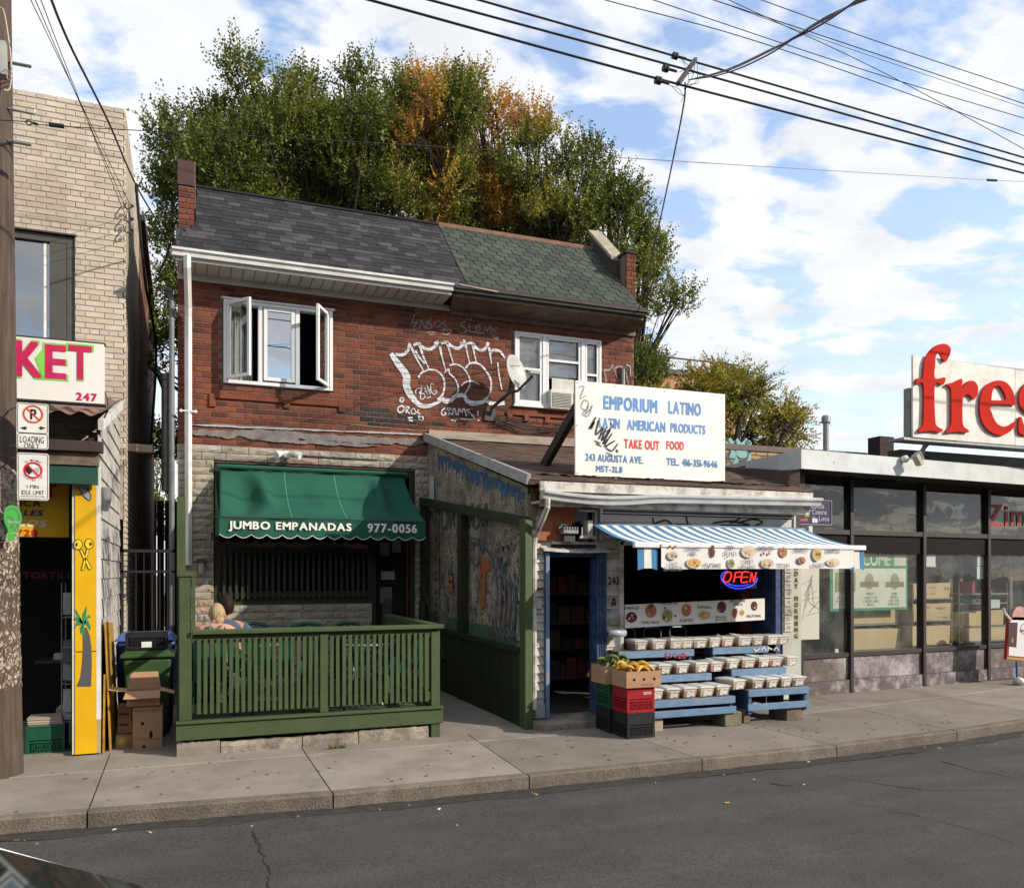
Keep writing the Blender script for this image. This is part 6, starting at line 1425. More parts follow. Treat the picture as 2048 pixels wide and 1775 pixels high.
# Lotto sign
ls = thing('lottery_sign', 'dark blue lottery sign in the upper left pane of the flat-roofed shop', 'sign', (8.3, 9.5, 2.5))
LY = 9.35; a = onY(1600, 998, LY); b = onY(1663, 1050, LY)
MB().box(a.x-.1, b.x, LY, LY+.03, b.z, a.z).build('panel', mat('navy_panel', (.035,.03,.09), rough=.4), ls)
t_ = MB(); text_px(t_, 'Lotto', 1623, 1005, 1648, 1016, LY-.003, bold=.018); text_px(t_, 'Centre', 1624, 1018, 1653, 1028, LY-.003, bold=.018); text_px(t_, 'de Loto', 1624, 1031, 1658, 1041, LY-.003, bold=.018)
t_.build('lettering', mat('grey_letter', (.45,.44,.5), rough=.6), ls)
mb = MB(); sq_px(mb, 1600, 1022, 1607, 1033, LY-.002, (.45,.22,.05)); sq_px(mb, 1609, 1022, 1618, 1033, LY-.002, (.45,.3,.05)); sq_px(mb, 1600, 1035, 1615, 1042, LY-.002, (.4,.08,.1)); sq_px(mb, 1624, 1037, 1635, 1045, LY-.004, (.6,.6,.6)); mb.build('emblem', M_print, ls)
mb = MB(); frame_rect(mb, a.x-.1, b.x, b.z, a.z, LY-.01, LY-.001, .008); mb.build('rim', mat('sign_rim', (.4,.4,.5)), ls)
# red window lettering
zt2 = MB(); q0 = onR(1975, 1052, .01); q1 = onR(2150, 1052, .01); q2 = onR(1975, 1008, .01)
dirv = (q1-q0).normalized(); text_on(zt2, 'Zimmermans', q0, dirv, (0,0,1), (q1-q0).length*1.45, q2.z-q0.z, bold=.018, gap=.12)
zt2.build('window_lettering', mat('window_red', (.38,.02,.02), rough=.5), rbn)
# welcome poster behind the glass
PO = -.05
wp = thing('welcome_poster', 'green and white grocery poster behind the glass with embossed pictures', 'poster', tuple(onR(1750, 1160, PO)))
def rq(mb, u0, v0, u1, v1, o, c):
    a = onR(u0, v0, o); b = onR(u1, v1, o); a2 = onR(u0, v0, o); mb.c = c
    mb.quad((a.x,a.y,b.z),(b.x,b.y,b.z),(b.x,b.y,a.z),(a.x,a.y,a.z))
mb = MB(); rq(mb, 1660, 1098, 1815, 1218, PO, (.03,.27,.14)); rq(mb, 1666, 1136, 1812, 1213, PO+.002, (.66,.67,.60)); rq(mb, 1788, 1104, 1812, 1131, PO+.002, (.6,.6,.55))
mb.build('sheet', M_print, wp)
t_ = MB()
def rtext(mb, s_, u0, v0, u1, v1, o, **k):
    a = onR(u0, v1, o); b = onR(u1, v1, o); c = onR(u0, v0, o); text_on(mb, s_, a, (b-a).normalized(), (0,0,1), (b-a).length, c.z-a.z, **k)
rtext(t_, 'WELCOME', 1680, 1105, 1781, 1131, PO+.004, gap=.03); t_.build('heading', mat('heading_white', (.68,.68,.6), rough=.6), wp)
t_ = MB()
for s_, u0, u1, v in [('FRESH',1682,1699,1187),('FRUITS AND',1675,1706,1195),('VEGETABLES',1672,1706,1202),('EVERYDAY',1678,1704,1209),('FINEST',1733,1748,1187),('VARIETY OF',1728,1754,1195),('CHEESES AND',1727,1757,1202),('MEATS',1734,1749,1209),('OVEN',1783,1794,1187),('FRESH',1781,1795,1194),('FOR YOU',1779,1798,1201),('EVERYDAY',1777,1799,1208)]:
    rtext(t_, s_, u0, v-3, u1, v+2.5, PO+.004, bold=.0)
t_.build('caption', mat('caption_grey', (.12,.13,.11), rough=.6), wp)
mb = MB(); rq(mb, 1670, 1144, 1711, 1183, PO+.004, (.30,.28,.17)); rq(mb, 1684, 1150, 1709, 1172, PO+.005, (.34,.32,.18)); rq(mb, 1694, 1170, 1708, 1180, PO+.006, (.5,.10,.08))
for uc in (1739, 1790):
    c = onR(uc, 1162, PO+.005); mb.c = (.33,.31,.22); mb.poly([(c.x+math.cos(t)*.095, c.y+.075*math.cos(t)*.095, c.z+math.sin(t)*.125) for t in [k*math.pi/12 for k in range(24)]])
    c = onR(uc, 1156, PO+.0056); mb.c = (.24,.27,.2); mb.poly([(c.x+math.cos(t)*.06, c.y+.005, c.z+math.sin(t)*.06) for t in [k*math.pi/8 for k in range(16)]])
    rq(mb, uc-18, 1163, uc+18, 1173, PO+.006, (.25,.20,.13))
mb.build('picture', M_print, wp)
# interior racks and cartons
def carton(label, u0, v0, u1, v1, o, d=.35, m=M_cardp, tilt=0.0, prn=None):
    a = onR(u0, v1, o); b = onR(u1, v1, o); zt3 = onR(u0, v0, o).z
    t = thing('carton', label, 'carton', tuple(a)); mb = MB(); mb.r = R.random()
    mb.hexa([(a.x,a.y,a.z),(b.x,b.y,a.z),(b.x,b.y+d,a.z),(a.x,a.y+d,a.z),(a.x-.02,a.y-tilt,zt3),(b.x+.02,b.y-tilt,zt3+R.uniform(-.02,.02)),(b.x,b.y+d,zt3),(a.x,a.y+d,zt3)])
    mb.build('carton_body', m, t)
    fl = MB(); fl.r = .9; fl.add([(a.x,a.y-.003-tilt*.5,(a.z+zt3)/2),(b.x,b.y-.003-tilt*.5,(a.z+zt3)/2),(b.x,b.y-.003-tilt*.5,(a.z+zt3)/2+.006),(a.x,a.y-.003-tilt*.5,(a.z+zt3)/2+.006)], [(0,1,2,3)])
    m_ = (a.x+b.x)/2+.05
    fl2 = MB(); fl2.add([(m_,angY(m_)-o-.6-.0-.004-0*d,a.z+.01),(m_+.006,angY(m_)-o-.6-.004,a.z+.01),(m_+.006,angY(m_)-o-.6-.004-tilt,zt3-.01),(m_,angY(m_)-o-.6-.004-tilt,zt3-.01)], [(0,1,2,3)]) if False else None
    if prn:
        tb = MB()
        for s_, fu, fv, fw, fh in prn:
            rtext(tb, s_, u0+(u1-u0)*fu, v0+(v1-v0)*fv, u0+(u1-u0)*(fu+fw), v0+(v1-v0)*(fv+fh), o+.004+tilt, bold=.0)
        tb.build('print', mat('carton_print', (.22,.10,.06), rough=.8), t)
    return t
O_ = -.22
carton('long pale carton on the upper shelf below the green poster', 1704, 1218, 1796, 1248, O_)
carton('long pale carton leaning on the lower shelf below the green poster', 1700, 1258, 1797, 1300, O_, tilt=.03)
carton('printed carton on the top shelf of the middle rack', 1828, 1167, 1899, 1196, O_, prn=[('= D C',.05,.1,.3,.3),('ECOLOGICO',.42,.2,.2,.12),('No. 1',.5,.6,.12,.12),('Orval',.85,.15,.14,.3)])
carton('carton with a white shipping label on the middle rack', 1828, 1208, 1862, 1241, O_, prn=[('ASIATICO',.2,.12,.7,.12)])
carton('plain carton beside the labelled one on the middle rack', 1862, 1207, 1900, 1240, O_, prn=[('MEXICO',.3,.2,.5,.14),('A. K 00.001',.3,.75,.6,.12)])
carton('wide pale carton on the bottom shelf of the middle rack', 1826, 1252, 1899, 1290, O_)
carton('pale carton at the left of the right-hand rack', 1924, 1224, 1952, 1252, O_)
carton('pale carton leaning at the right of the right-hand rack', 1953, 1222, 2006, 1250, O_)
carton('pale carton at the bottom left of the right-hand rack', 1924, 1250, 1966, 1282, O_)
carton('wide pale carton at the bottom right of the right-hand rack', 1967, 1249, 2012, 1280, O_)
def rack(label, u0, u1, vs_, m=None):
    t = thing('shelf_rack', label, 'rack', tuple(onR(u0, 1300, O_)))
    for v in vs_:
        a = onR(u0, v, O_); b = onR(u1, v, O_); MB().hexa([(a.x,a.y-.02,a.z-.02),(b.x,b.y-.02,a.z-.02),(b.x,b.y+.4,a.z-.02),(a.x,a.y+.4,a.z-.02),(a.x,a.y-.02,a.z),(b.x,b.y-.02,a.z),(b.x,b.y+.4,a.z),(a.x,a.y+.4,a.z)]).build('shelf', M_grey, t)
    for u in (u0, u1):
        a = onR(u, 1300, O_); zt3 = onR(u, vs_[0]-22, O_).z; MB().tube([(a.x,a.y,0.03),(a.x,a.y,zt3)], .012, n=6).build('upright', mat('brass_tube', (.35,.30,.16), rough=.4), t)
rack('shelf rack with two cartons behind the green poster', 1697, 1800, [1249, 1301]); rack('middle shelf rack stacked with cartons', 1824, 1903, [1196, 1241, 1290]); rack('right-hand wire rack with cartons and packets', 1918, 2014, [1187, 1206, 1252, 1283])
pk = MB(); rr = random.Random(8)
def packet(u0, v0, u1, v1, c, lb, name='packet'):
    a = onR(u0, v1, O_+.02); b = onR(u1, v1, O_+.02); z1 = onR(u0, v0, O_+.02).z; mb = MB(); mb.c = c; mb.box(a.x, b.x, a.y, a.y+.12, a.z, z1); o = mb.build(name, M_print, None); tag(o, lb, 'packet')
packet(1980, 1199, 1998, 1216, (.62,.66,.7), 'white and blue packet on the right-hand rack')
packet(1955, 1198, 1972, 1205, (.04,.07,.2), 'dark blue packet on the right-hand rack'); packet(1927, 1198, 1950, 1206, (.07,.12,.2), 'bluish packet at the left of the right-hand rack')
packet(1929, 1162, 1948, 1186, (.42,.03,.06), 'red bag on top of the right-hand rack'); packet(1971, 1181, 1983, 1187, (.6,.12,.15), 'small pink packet on top of the right-hand rack')
packet(1930, 1176, 1937, 1186, (.5,.5,.5), 'small white bottle beside the red bag')
# notices on the glass, carton in the upper pane
for (u0, v0, u1, v1, lb) in [(1848,1106,1871,1133,'blank white sheet taped to the middle shop pane'),(1955,1106,1972,1131,'upper white sheet on the right-hand shop pane'),(1954,1132,1971,1157,'lower white sheet on the right-hand shop pane'),(1670,1297,1677,1307,'small white sticker low on the left shop pane')]:
    mb = MB(); rq(mb, u0, v0, u1, v1, -.02, (.72,.74,.74)); o = mb.build('paper_notice', M_print, None); tag(o, lb, 'notice')
carton('beige carton standing in the upper pane above the transom', 1735, 1040, 1777, 1069, -.2)
mb = MB()
for (u, w_) in [(1682,14),(1810,12),(1901,12),(1922,16),(2022,16)]:
    a = onR(u, 960, -.5); mb.box(a.x-.03, a.x+.05, a.y, a.y+.05, .1, 3.2)
mb.build('inner_post', mat('pale_inner_post', (.17,.17,.165), rough=.7), rbn)
mb = MB(); a = onR(1700, 985, -1.2); mb.box(8.1, 15, a.y, a.y+.05, 2.80, 2.83); mb.box(8.1, 15, a.y, a.y+.05, 2.42, 2.44); mb.build('ceiling_trim', mat('trim_grey', (.10,.10,.095)), rbn)
# small sandwich board on blue legs
sb_ = thing('sandwich_board', 'red and white advertising board on blue legs with round white feet', 'sign', (12.5, 9.5, 0))
SBY = 9.5
def sp(u, v, o=0): p = onY(u, v, SBY); return (p.x, p.y-o, p.z)
MB().prism([sp(2018,1233), sp(2013,1318), sp(2062,1322), sp(2068,1234)], (0,.05,0)).build('panel', mat('board_red', (.42,.02,.025), rough=.4), sb_)
mb = MB(); mb.c = (.62,.62,.64); mb.poly([sp(2021,1239,.004), sp(2017,1310,.004), sp(2058,1314,.004), sp(2064,1240,.004)]); mb.c = (.05,.02,.02); mb.poly([sp(2017,1244,.006), sp(2016,1292,.006), sp(2032,1294,.006), sp(2035,1244,.006)])
mb.c = (.35,.12,.04); c = sp(2024,1280,.008); mb.poly([(c[0]+.03*math.cos(t), c[1], c[2]+.045*math.sin(t)) for t in [k*math.pi/6 for k in range(12)]])
mb.c = (.3,.3,.06); mb.poly([sp(2014,1313,.004), sp(2014,1317,.004), sp(2062,1321,.004), sp(2062,1317,.004)]); mb.build('printed_face', M_print, sb_)
t_ = MB(); a = onY(2040,1263,SBY-.008); text_on(t_, 'SIMPLY', a, (1,0,0), (0,0,1), .14, .035); t_.build('lettering', M_ink, sb_)
t_ = MB(); c = Vector(sp(2048,1257,.007)); ribbon(t_, [(c.x+.085*math.cos(t), c.y, c.z+.08*math.sin(t)) for t in [k*math.pi/12 for k in range(25)]], .012); t_.build('ring', _m['board_red'], sb_)
c = sp(2040,1233); MB().lathe((c[0], SBY, c[2]), [(.17,0),(.17,.05)], n=20, axis='Y').build('dome', mat('dome_cream', (.5,.36,.3), (.4,.12,.1), scale=16, rough=.6), sb_)
for u, v in ((2033,1322),(2052,1322)):
    a = onY(u, v, SBY+.02); MB().tube([(a.x,SBY+.02,a.z),(a.x-.01,SBY,.1)], .018, n=8).build('leg', mat('leg_blue', (.03,.10,.32), rough=.4), sb_)
    MB().ell((a.x-.01, SBY-.03, .065), .075, .10, .065, n=12, m=6).build('foot', M_white, sb_, smooth=True)
MB().tube([sp(2020,1238), sp(2010,1226), sp(2007,1216)], .02, n=6).build('bracket_arm', M_white, sb_)
# ----- roofscape of the right building -----
fs = thing('fresh_sign', 'large weathered white roof sign with raised red lowercase letters', 'sign', (11, 9.1, 3.7))
FYp = 9.0
M_fb = mat('weathered_white_board', (.78,.76,.71), (.68,.66,.61), scale=3, rough=.8, bump=.3, bscale=25, stretch=(1,1,9), dirt=(.35,.32,.27), dirt_amt=.45, dirt_scale=4)
a = onY(1826, 712, FYp); b = onY(1827, 876, FYp)
for (x0, x1) in ((a.x, 11.74), (11.75, 13.9)): MB().box(x0, x1, FYp, FYp+.03, 3.74, 4.91).build('board', M_fb, fs)
box('back_cabinet', M_grey, fs, a.x-.03, a.x+1.0, FYp+.04, FYp+.14, 3.76, 4.45); box('ledge', M_grey, fs, a.x-.15, 14, FYp+.02, FYp+.3, 3.70, 3.735)
box('base_box', M_darkmetal, fs, a.x+.55, 14, FYp+.75, FYp+1.0, 3.47, 3.70)
for x in (a.x+.45, a.x+.5): MB().tube([(x,FYp+.2,3.7),(x-.2*(x > a.x+.47),FYp+.3,3.42)], .03, n=8).build('strut', M_grey, fs)
def fz(x, y): return (1300+x*.36523, 620+y*.36506)
def curve2(pts, n=6):
    return smooth_path([Vector((p[0], p[1], 0)) for p in pts], n)
def letter_px(name, outline, hole=None):
    """raised letter from an outline in zoomed pixels, mitred on the sign plane"""
    P = [onY(*fz(q[0], q[1]), FYp) for q in curve2(outline+[outline[0]])[:-1]]
    cu = bpy.data.curves.new(name, 'CURVE'); cu.dimensions = '2D'; cu.fill_mode = 'BOTH'; cu.extrude = .012
    def add(Q):
        sp_ = cu.splines.new('POLY'); sp_.points.add(len(Q)-1)
        for i, p in enumerate(Q): sp_.points[i].co = (p.x, p.z, 0, 1)
        sp_.use_cyclic_u = True
    add(P)
    if hole: add([onY(*fz(q[0], q[1]), FYp) for q in curve2(hole+[hole[0]])[:-1]])
    o = bpy.data.objects.new(name, cu); COL.objects.link(o); bpy.context.view_layer.update()
    me = bpy.data.meshes.new_from_object(o.evaluated_get(bpy.context.evaluated_depsgraph_get())); bpy.data.objects.remove(o); bpy.data.curves.remove(cu)
    o3 = WL['fresh_sign']
    for v_ in me.vertices: v_.co = Vector((v_.co.x, FYp-.03-v_.co.z, v_.co.y))-o3
    me.materials.clear(); me.materials.append(mat('sign_letter_red', (.50,.024,.013), (.44,.02,.011), scale=5, rough=.85, bump=.1, spec=.1)); o = bpy.data.objects.new(name, me); COL.objects.link(o); o.parent = fs
letter_px('letter_f', [(1460,655),(1475,640),(1485,610),(1485,412),(1448,410),(1447,378),(1480,376),(1490,290),(1510,240),(1550,200),(1600,188),(1632,210),(1630,245),(1605,287),(1588,268),(1570,240),(1553,255),(1549,300),(1548,376),(1603,372),(1592,412),(1548,414),(1549,600),(1562,640),(1588,655),(1580,670),(1520,664),(1465,670)])
letter_px('letter_r', [(1612,660),(1632,640),(1637,600),(1637,460),(1630,425),(1608,410),(1650,398),(1695,380),(1697,430),(1730,392),(1765,395),(1783,425),(1780,465),(1758,494),(1740,470),(1718,466),(1700,490),(1698,600),(1706,640),(1730,658),(1728,672),(1670,668),(1615,674)])
letter_px('letter_e', [(1990,522),(1858,522),(1862,575),(1885,620),(1920,640),(1960,630),(1990,612),(1980,645),(1940,678),(1895,686),(1840,660),(1805,610),(1793,540),(1800,470),(1830,415),(1880,390),(1930,395),(1965,430),(1985,480)], [(1856,496),(1932,494),(1928,460),(1905,422),(1880,420),(1862,450)])
letter_px('letter_s', [(2008,590),(2020,590),(2040,640),(2090,672),(2130,650),(2128,620),(2090,590),(2040,560),(2012,520),(2010,460),(2045,405),(2110,390),(2160,410),(2165,470),(2152,472),(2135,430),(2095,408),(2060,425),(2058,460),(2090,490),(2150,530),(2180,580),(2170,640),(2120,685),(2060,688),(2008,672)])
mb = MB()
p = onY(1652, 890, 11.4); vp = thing('roof_vent', 'pale metal vent pipe on the flat roof left of the red lettered sign', 'vent', (p.x, 11.4, 3.3)); MB().lathe((p.x,11.4,3.3), [(.05,0),(.05,1.1)], n=14).build('pipe', M_grey, vp); MB().lathe((p.x,11.4,4.37), [(.05,0),(.075,.02),(.075,.11),(.06,.14)], n=14).build('cap', M_grey, vp)
p = onY(1774, 890, 12); ch = thing('brick_chimney', 'short dark brick chimney on the flat roof beside the vent pipe', 'chimney', (p.x, 12, 3.3)); box('stack', M_brick_dark, ch, p.x-.17, p.x+.17, 12, 12.3, 3.3, 4.36)
# tan brick parapet wall behind the flat roof, with coping and pale blue graffiti
bw = thing('tan_brick_wall', 'tan brick parapet wall with brown metal coping and pale blue graffiti', 'wall', (9, 12.5, 3)); BWY = 12.5
a = onY(1440, 880, BWY); zc_ = onY(1500, 890, BWY).z; print('wall', a, zc_)
box('wall_core', M_mortar, bw, 7.2, 20, BWY+.01, BWY+.3, 2.5, zc_-.02)
M_tan = mat('tan_brick', (1,1,1), (.85,.82,.78), scale=8, rough=.9, bump=.3, ramp=[(0,(.34,.22,.12)),(.5,(.42,.28,.16)),(1,(.38,.27,.17))], dirt=(.2,.14,.1), dirt_amt=.4)
pieces(bw, 'brick', brick_items(courses(7.2, 14, zc_-.85, zc_-.10, .26, .075, .010), BWY), VB, M_tan, limit=260, vkey='b')
box('coping', mat('brown_coping', (.10,.065,.055), (.075,.05,.042), scale=3, rough=.5), bw, 7.2, 20, BWY-.03, BWY+.33, zc_-.10, zc_+.0)
g = MB()
def gz(x, y): return (1330+x*.15137, 720+y*.1513)
strokes_px(g, [(16,[gz(830,1060),gz(900,1150),gz(890,1300)]),(14,[gz(930,1060),gz(1010,1140),gz(1100,1060)]),(16,[gz(900,1100),gz(1000,1240),gz(1090,1200),gz(1100,1080)]),(10,[gz(1100,1060),gz(1110,1340)]),(16,[gz(900,1300),gz(960,1400),gz(840,1440)])], BWY-.012)
g.build('graffiti', mat('pale_blue_spray', (.20,.42,.44), (.25,.4,.4), scale=30, rough=.8), bw)
g = MB(); strokes_px(g, [(3,[gz(830,1050),gz(870,1150),gz(850,1250),gz(800,1300)]),(3,[gz(935,1060),gz(950,1130),gz(1010,1160),gz(1070,1120),gz(1080,1055)]),(3,[gz(1090,1100),gz(1090,1300),gz(980,1325)]),(3,[gz(980,1325),gz(1000,1400)]),(3,[gz(820,1310),gz(910,1310),gz(840,1440)])], BWY-.016); g.build('graffiti', mat('dark_teal_spray', (.05,.12,.13)), bw)
# orange rendered building far behind with railing
ob = thing('orange_building', 'orange rendered flat-roofed building far behind with a thin roof railing', 'building', (16, 24, 0)); OY = 24
a = onY(1330, 747, OY); b = onY(1478, 762, OY); M_or = mat('orange_render', (.45,.24,.13), (.38,.2,.11), scale=2, rough=.9)
box('wall', M_or, ob, a.x-3, b.x, OY, OY+6, 0, a.z); box('roof_edge', M_darkmetal, ob, a.x-3, b.x+.1, OY-.1, OY+6, a.z, a.z+.15)
mb = MB(); mb.tube([(a.x-3,OY,a.z+.55),(b.x,OY,a.z+.55)], .03, n=5)
for i in range(5): mb.tube([(a.x+i*.9,OY,a.z),(a.x+i*.9,OY,a.z+.55)], .02, n=5)
mb.build('railing', M_darkmetal, ob); box('window', M_black, ob, a.x+1.2, a.x+1.9, OY-.02, OY+.1, a.z-3.2, a.z-2)
# ================= timber porch with railing =================
pf = thing('porch_railing', 'green timber porch railing with square balusters around the terrace', 'railing', (1.3, 8.8, 0))
PY = 8.80; PX0, PX1 = -.06, 2.60
def G(name, x0, x1, y0, y1, z0, z1, **k): return MB().box(x0, x1, y0, y1, z0, z1).build(name, M_green, pf, **k)
G('skirt_board', PX0-.03, PX1+.03, PY-.02, PY+.02, .155, .31, bevel=.004)
G('skirt_cap', PX0-.03, PX1+.03, PY-.045, PY+.06, .315, .345, bevel=.005)
G('post', PX0, PX0+.115, PY, PY+.09, .346, 1.76, bevel=.004)
G('post_cap', PX0-.01, PX0+.15, PY-.015, PY+.10, 1.762, 1.80, bevel=.004)
G('trim_board', PX0+.118, PX0+.15, PY-.01, PY+.05, 1.20, 1.76)
G('tall_post', PX0-.02, PX0+.06, PY+.14, PY+.20, .3, 2.56)
mx0 = onY(640, 1300, PY).x; G('post', mx0, mx0+.085, PY-.005, PY+.05, .346, 1.17, bevel=.004)
G('post', PX1-.10, PX1, PY-.0, PY+.09, .0, 1.17, bevel=.004)
G('top_rail', PX0+.12, PX1+.03, PY-.05, PY+.09, 1.19, 1.235, bevel=.006)
G('upper_rail', PX0+.12, PX1-.10, PY+.012, PY+.05, 1.10, 1.185); G('lower_rail', PX0+.12, PX1-.10, PY+.012, PY+.05, .415, .50)
x = PX0+.165; step = (mx0-PX0-.165)/20
bal = []
for i in range(20): bal.append(x+i*step)
for i in range(17): bal.append(mx0+.10+i*(PX1-.10-mx0-.11)/17)
for i, x in enumerate(bal):
    mb = MB(); mb.r = R.random(); t = R.uniform(-.004, .004)
    mb.hexa([(x,PY-.022,.405),(x+.036,PY-.022,.405),(x+.036,PY+.010,.385),(x,PY+.010,.385),(x+t,PY-.022,1.145),(x+.036+t,PY-.022,1.145),(x+.036+t,PY+.010,1.145),(x+t,PY+.010,1.145)])
    mb.build('baluster', M_green, pf)
# right-hand return of the railing
G('side_top_rail', PX1-.09, PX1+.03, PY+.091, 11.2, 1.19, 1.235); G('side_lower_rail', PX1-.07, PX1-.03, PY+.091, 11.2, .415, .50); G('side_upper_rail', PX1-.07, PX1-.03, PY+.091, 11.2, 1.10, 1.185)
for i in range(18): MB().box(PX1-.029, PX1+.003, PY+.18+i*.125, PY+.216+i*.125, .4, 1.145).build('baluster', M_green, pf)
G('side_skirt', PX1-.0, PX1+.03, PY+.025, 11.2, .155, .31)
MB().box(PX1-.06, PX1+.02, 11.2, 11.28, .1, 1.45).build('post', M_shadegreen, pf)
for x in (2.58, 3.12): MB().box(x, x+.07, 11.55, 11.62, .2, 1.38).build('stair_post', M_shadegreen, pf)
G('left_rail', PX0-.0, PX0+.05, PY+.1, 11.9, 1.10, 1.18)
# deck and curb
dk = thing('porch_deck', 'green painted plank deck of the terrace behind the railing', 'deck', (1.3, 10.3, .2))
n = 24
for i in range(n):
    y = PY+.03+i*(3.15/n); mb = MB(); mb.r = R.random(); mb.box(PX0, PX1-.0, y, y+3.15/n-.008, .22, .25); mb.build('plank', mat('worn_deck', (.10,.115,.075), (.065,.07,.05), scale=5, rough=.8, bump=.3, rnd=.15), dk)
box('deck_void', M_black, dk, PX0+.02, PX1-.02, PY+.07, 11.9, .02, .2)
for (x0, x1) in ((1.55,1.75),(1.78,2.0),(2.02,2.25),(2.27,2.5)): MB().box(x0, x1, PY+.05, PY+.08, .05, .15).build('apron_board', M_green, dk)
cu_ = thing('stone_curb', 'low cracked concrete curb under the green porch', 'curb', (1.2, 8.85, 0))
for (x0, x1, z1, m) in [(PX0-.02,.32,.135,M_conc),(.33,1.12,.115,M_oldconc),(1.13,1.70,.12,M_oldconc),(1.71,2.47,.135,M_oldconc)]:
    mb = MB(); nx, nz = 14, 3; rr = random.Random(int(x0*100)+7); y0 = PY-.035 if x0 < 0 else PY-.01
    for j in range(nz+1):
        for i in range(nx+1):
            ex = (.012 if j == nz else 0)+rr.uniform(0, .014)*(x0 > 0); mb.v.append((x0+(x1-x0)*i/nx, y0+ex, -.02+(z1+.02)*j/nz-(rr.uniform(0,.012) if j == nz else 0)))
    for j in range(nz):
        for i in range(nx): a = j*(nx+1)+i; mb.face([a, a+1, a+nx+2, a+nx+1])
    b = len(mb.v); k0 = nz*(nx+1)
    for i in range(nx+1): q = mb.v[k0+i]; mb.v.append((q[0], y0+.3, q[2]))
    for i in range(nx): mb.face([k0+i, k0+i+1, b+i+1, b+i])
    mb.face([0]+[j*(nx+1) for j in range(1, nz+1)]+[b]); mb.face([nx+j*(nx+1) for j in range(nz, -1, -1)]+[b+nx])
    mb.build('curb_stone', m, cu_)
# ---- garden furniture ----
M_gpl = mat('green_chair_plastic', (.008,.085,.05), (.006,.06,.036), scale=6, rough=.35)
def chair_proto():
    t = thing('garden_chair', 'proto', 'chair', (0,0,0), 'green plastic garden chairs on the terrace')
    mb = MB(); mb.hexa([(-.22,-.20,.40),(.22,-.20,.40),(.20,.22,.38),(-.20,.22,.38),(-.23,-.21,.43),(.23,-.21,.43),(.21,.23,.40),(-.21,.23,.40)]); mb.build('seat', M_gpl, t, bevel=.01)
    mb = MB(); n = 8
    P = lambda f, z: (-.21*math.cos(math.pi*f)*(1-.1*z), .20+.05*math.sin(math.pi*f)+z*.16, .40+.44*z*(1) + (.05*math.sin(math.pi*f) if z > .9 else 0))
    for i in range(5):
        f0, f1 = .12+i*.155, .12+i*.155+.10
        a, b, c, d = P(f0,0), P(f1,0), P(f1,1), P(f0,1); mb.hexa([a, b, (b[0],b[1]+.015,b[2]), (a[0],a[1]+.015,a[2]), d, c, (c[0],c[1]+.015,c[2]), (d[0],d[1]+.015,d[2])])
    mb.tube([P(f/10, 1) for f in range(11)], .022, n=6); mb.tube([P(.02,0), P(.02,1)], .02, n=6); mb.tube([P(.98,0), P(.98,1)], .02, n=6)
    mb.build('backrest', M_gpl, t)
    for s_ in (-1, 1):
        MB().tube([(s_*.24,-.20,.62),(s_*.25,.05,.64),(s_*.22,.24,.62)], .022, n=6).build('armrest', M_gpl, t)
        MB().tube([(s_*.21,-.19,.42),(s_*.24,-.20,.62)], .018, n=6).build('arm_support', M_gpl, t)
        MB().tube([(s_*.20,-.19,.40),(s_*.23,-.24,0)], [.026,.016], n=6).build('leg', M_gpl, t); MB().tube([(s_*.19,.20,.40),(s_*.22,.30,0)], [.026,.016], n=6).build('leg', M_gpl, t)
    return t
cp = chair_proto(); DZ = .25
chs = [((.88,9.75), 180, 'green plastic chair beside the seated couple, turned to the rail'), ((1.42,9.45), 175, 'green plastic chair with its back to the railing near the middle post'), ((1.42,10.7), -10, 'green plastic chair behind the glass table facing the street'), ((2.1,10.6), 15, 'green plastic chair at the right rear of the terrace'), ((2.25,9.6), 200, 'green plastic chair at the right end behind the balusters'), ((.80,11.0), 0, 'green plastic chair against the stone wall behind the couple')]
for i, ((x, y), a, lb) in enumerate(chs):
    o = cp if i == 0 else copy_tree(cp, (0,0,0), lb); o['label'] = lb; o.location = (x, y, DZ); o.rotation_euler = (0, 0, rad(a-0))
def table(x, y, lb):
    t = thing('garden_table', lb, 'table', (x, y, DZ), 'metal rimmed terrace tables')
    MB().lathe((x,y,DZ+.70), [(.36,0),(.375,.01),(.36,.022)], n=28).build('tabletop', glass('table_glass', (.7,.8,.75), refl=.2), t)
    P = [(x+.37*math.cos(k*math.pi/12), y+.37*math.sin(k*math.pi/12), DZ+.71) for k in range(25)]; MB().tube(P, .014, n=6, cap=False).build('rim', M_grey, t)
    for k in range(4):
        a = k*math.pi/2+.5; MB().tube([(x+.30*math.cos(a),y+.30*math.sin(a),DZ+.70),(x+.2*math.cos(a),y+.2*math.sin(a),DZ+.35),(x+.32*math.cos(a),y+.32*math.sin(a),DZ)], .012, n=6).build('leg', M_grey, t)
table(2.0, 9.95, 'round glass table with metal rim on the right of the terrace'); table(.75, 10.35, 'round glass table in front of the seated couple')
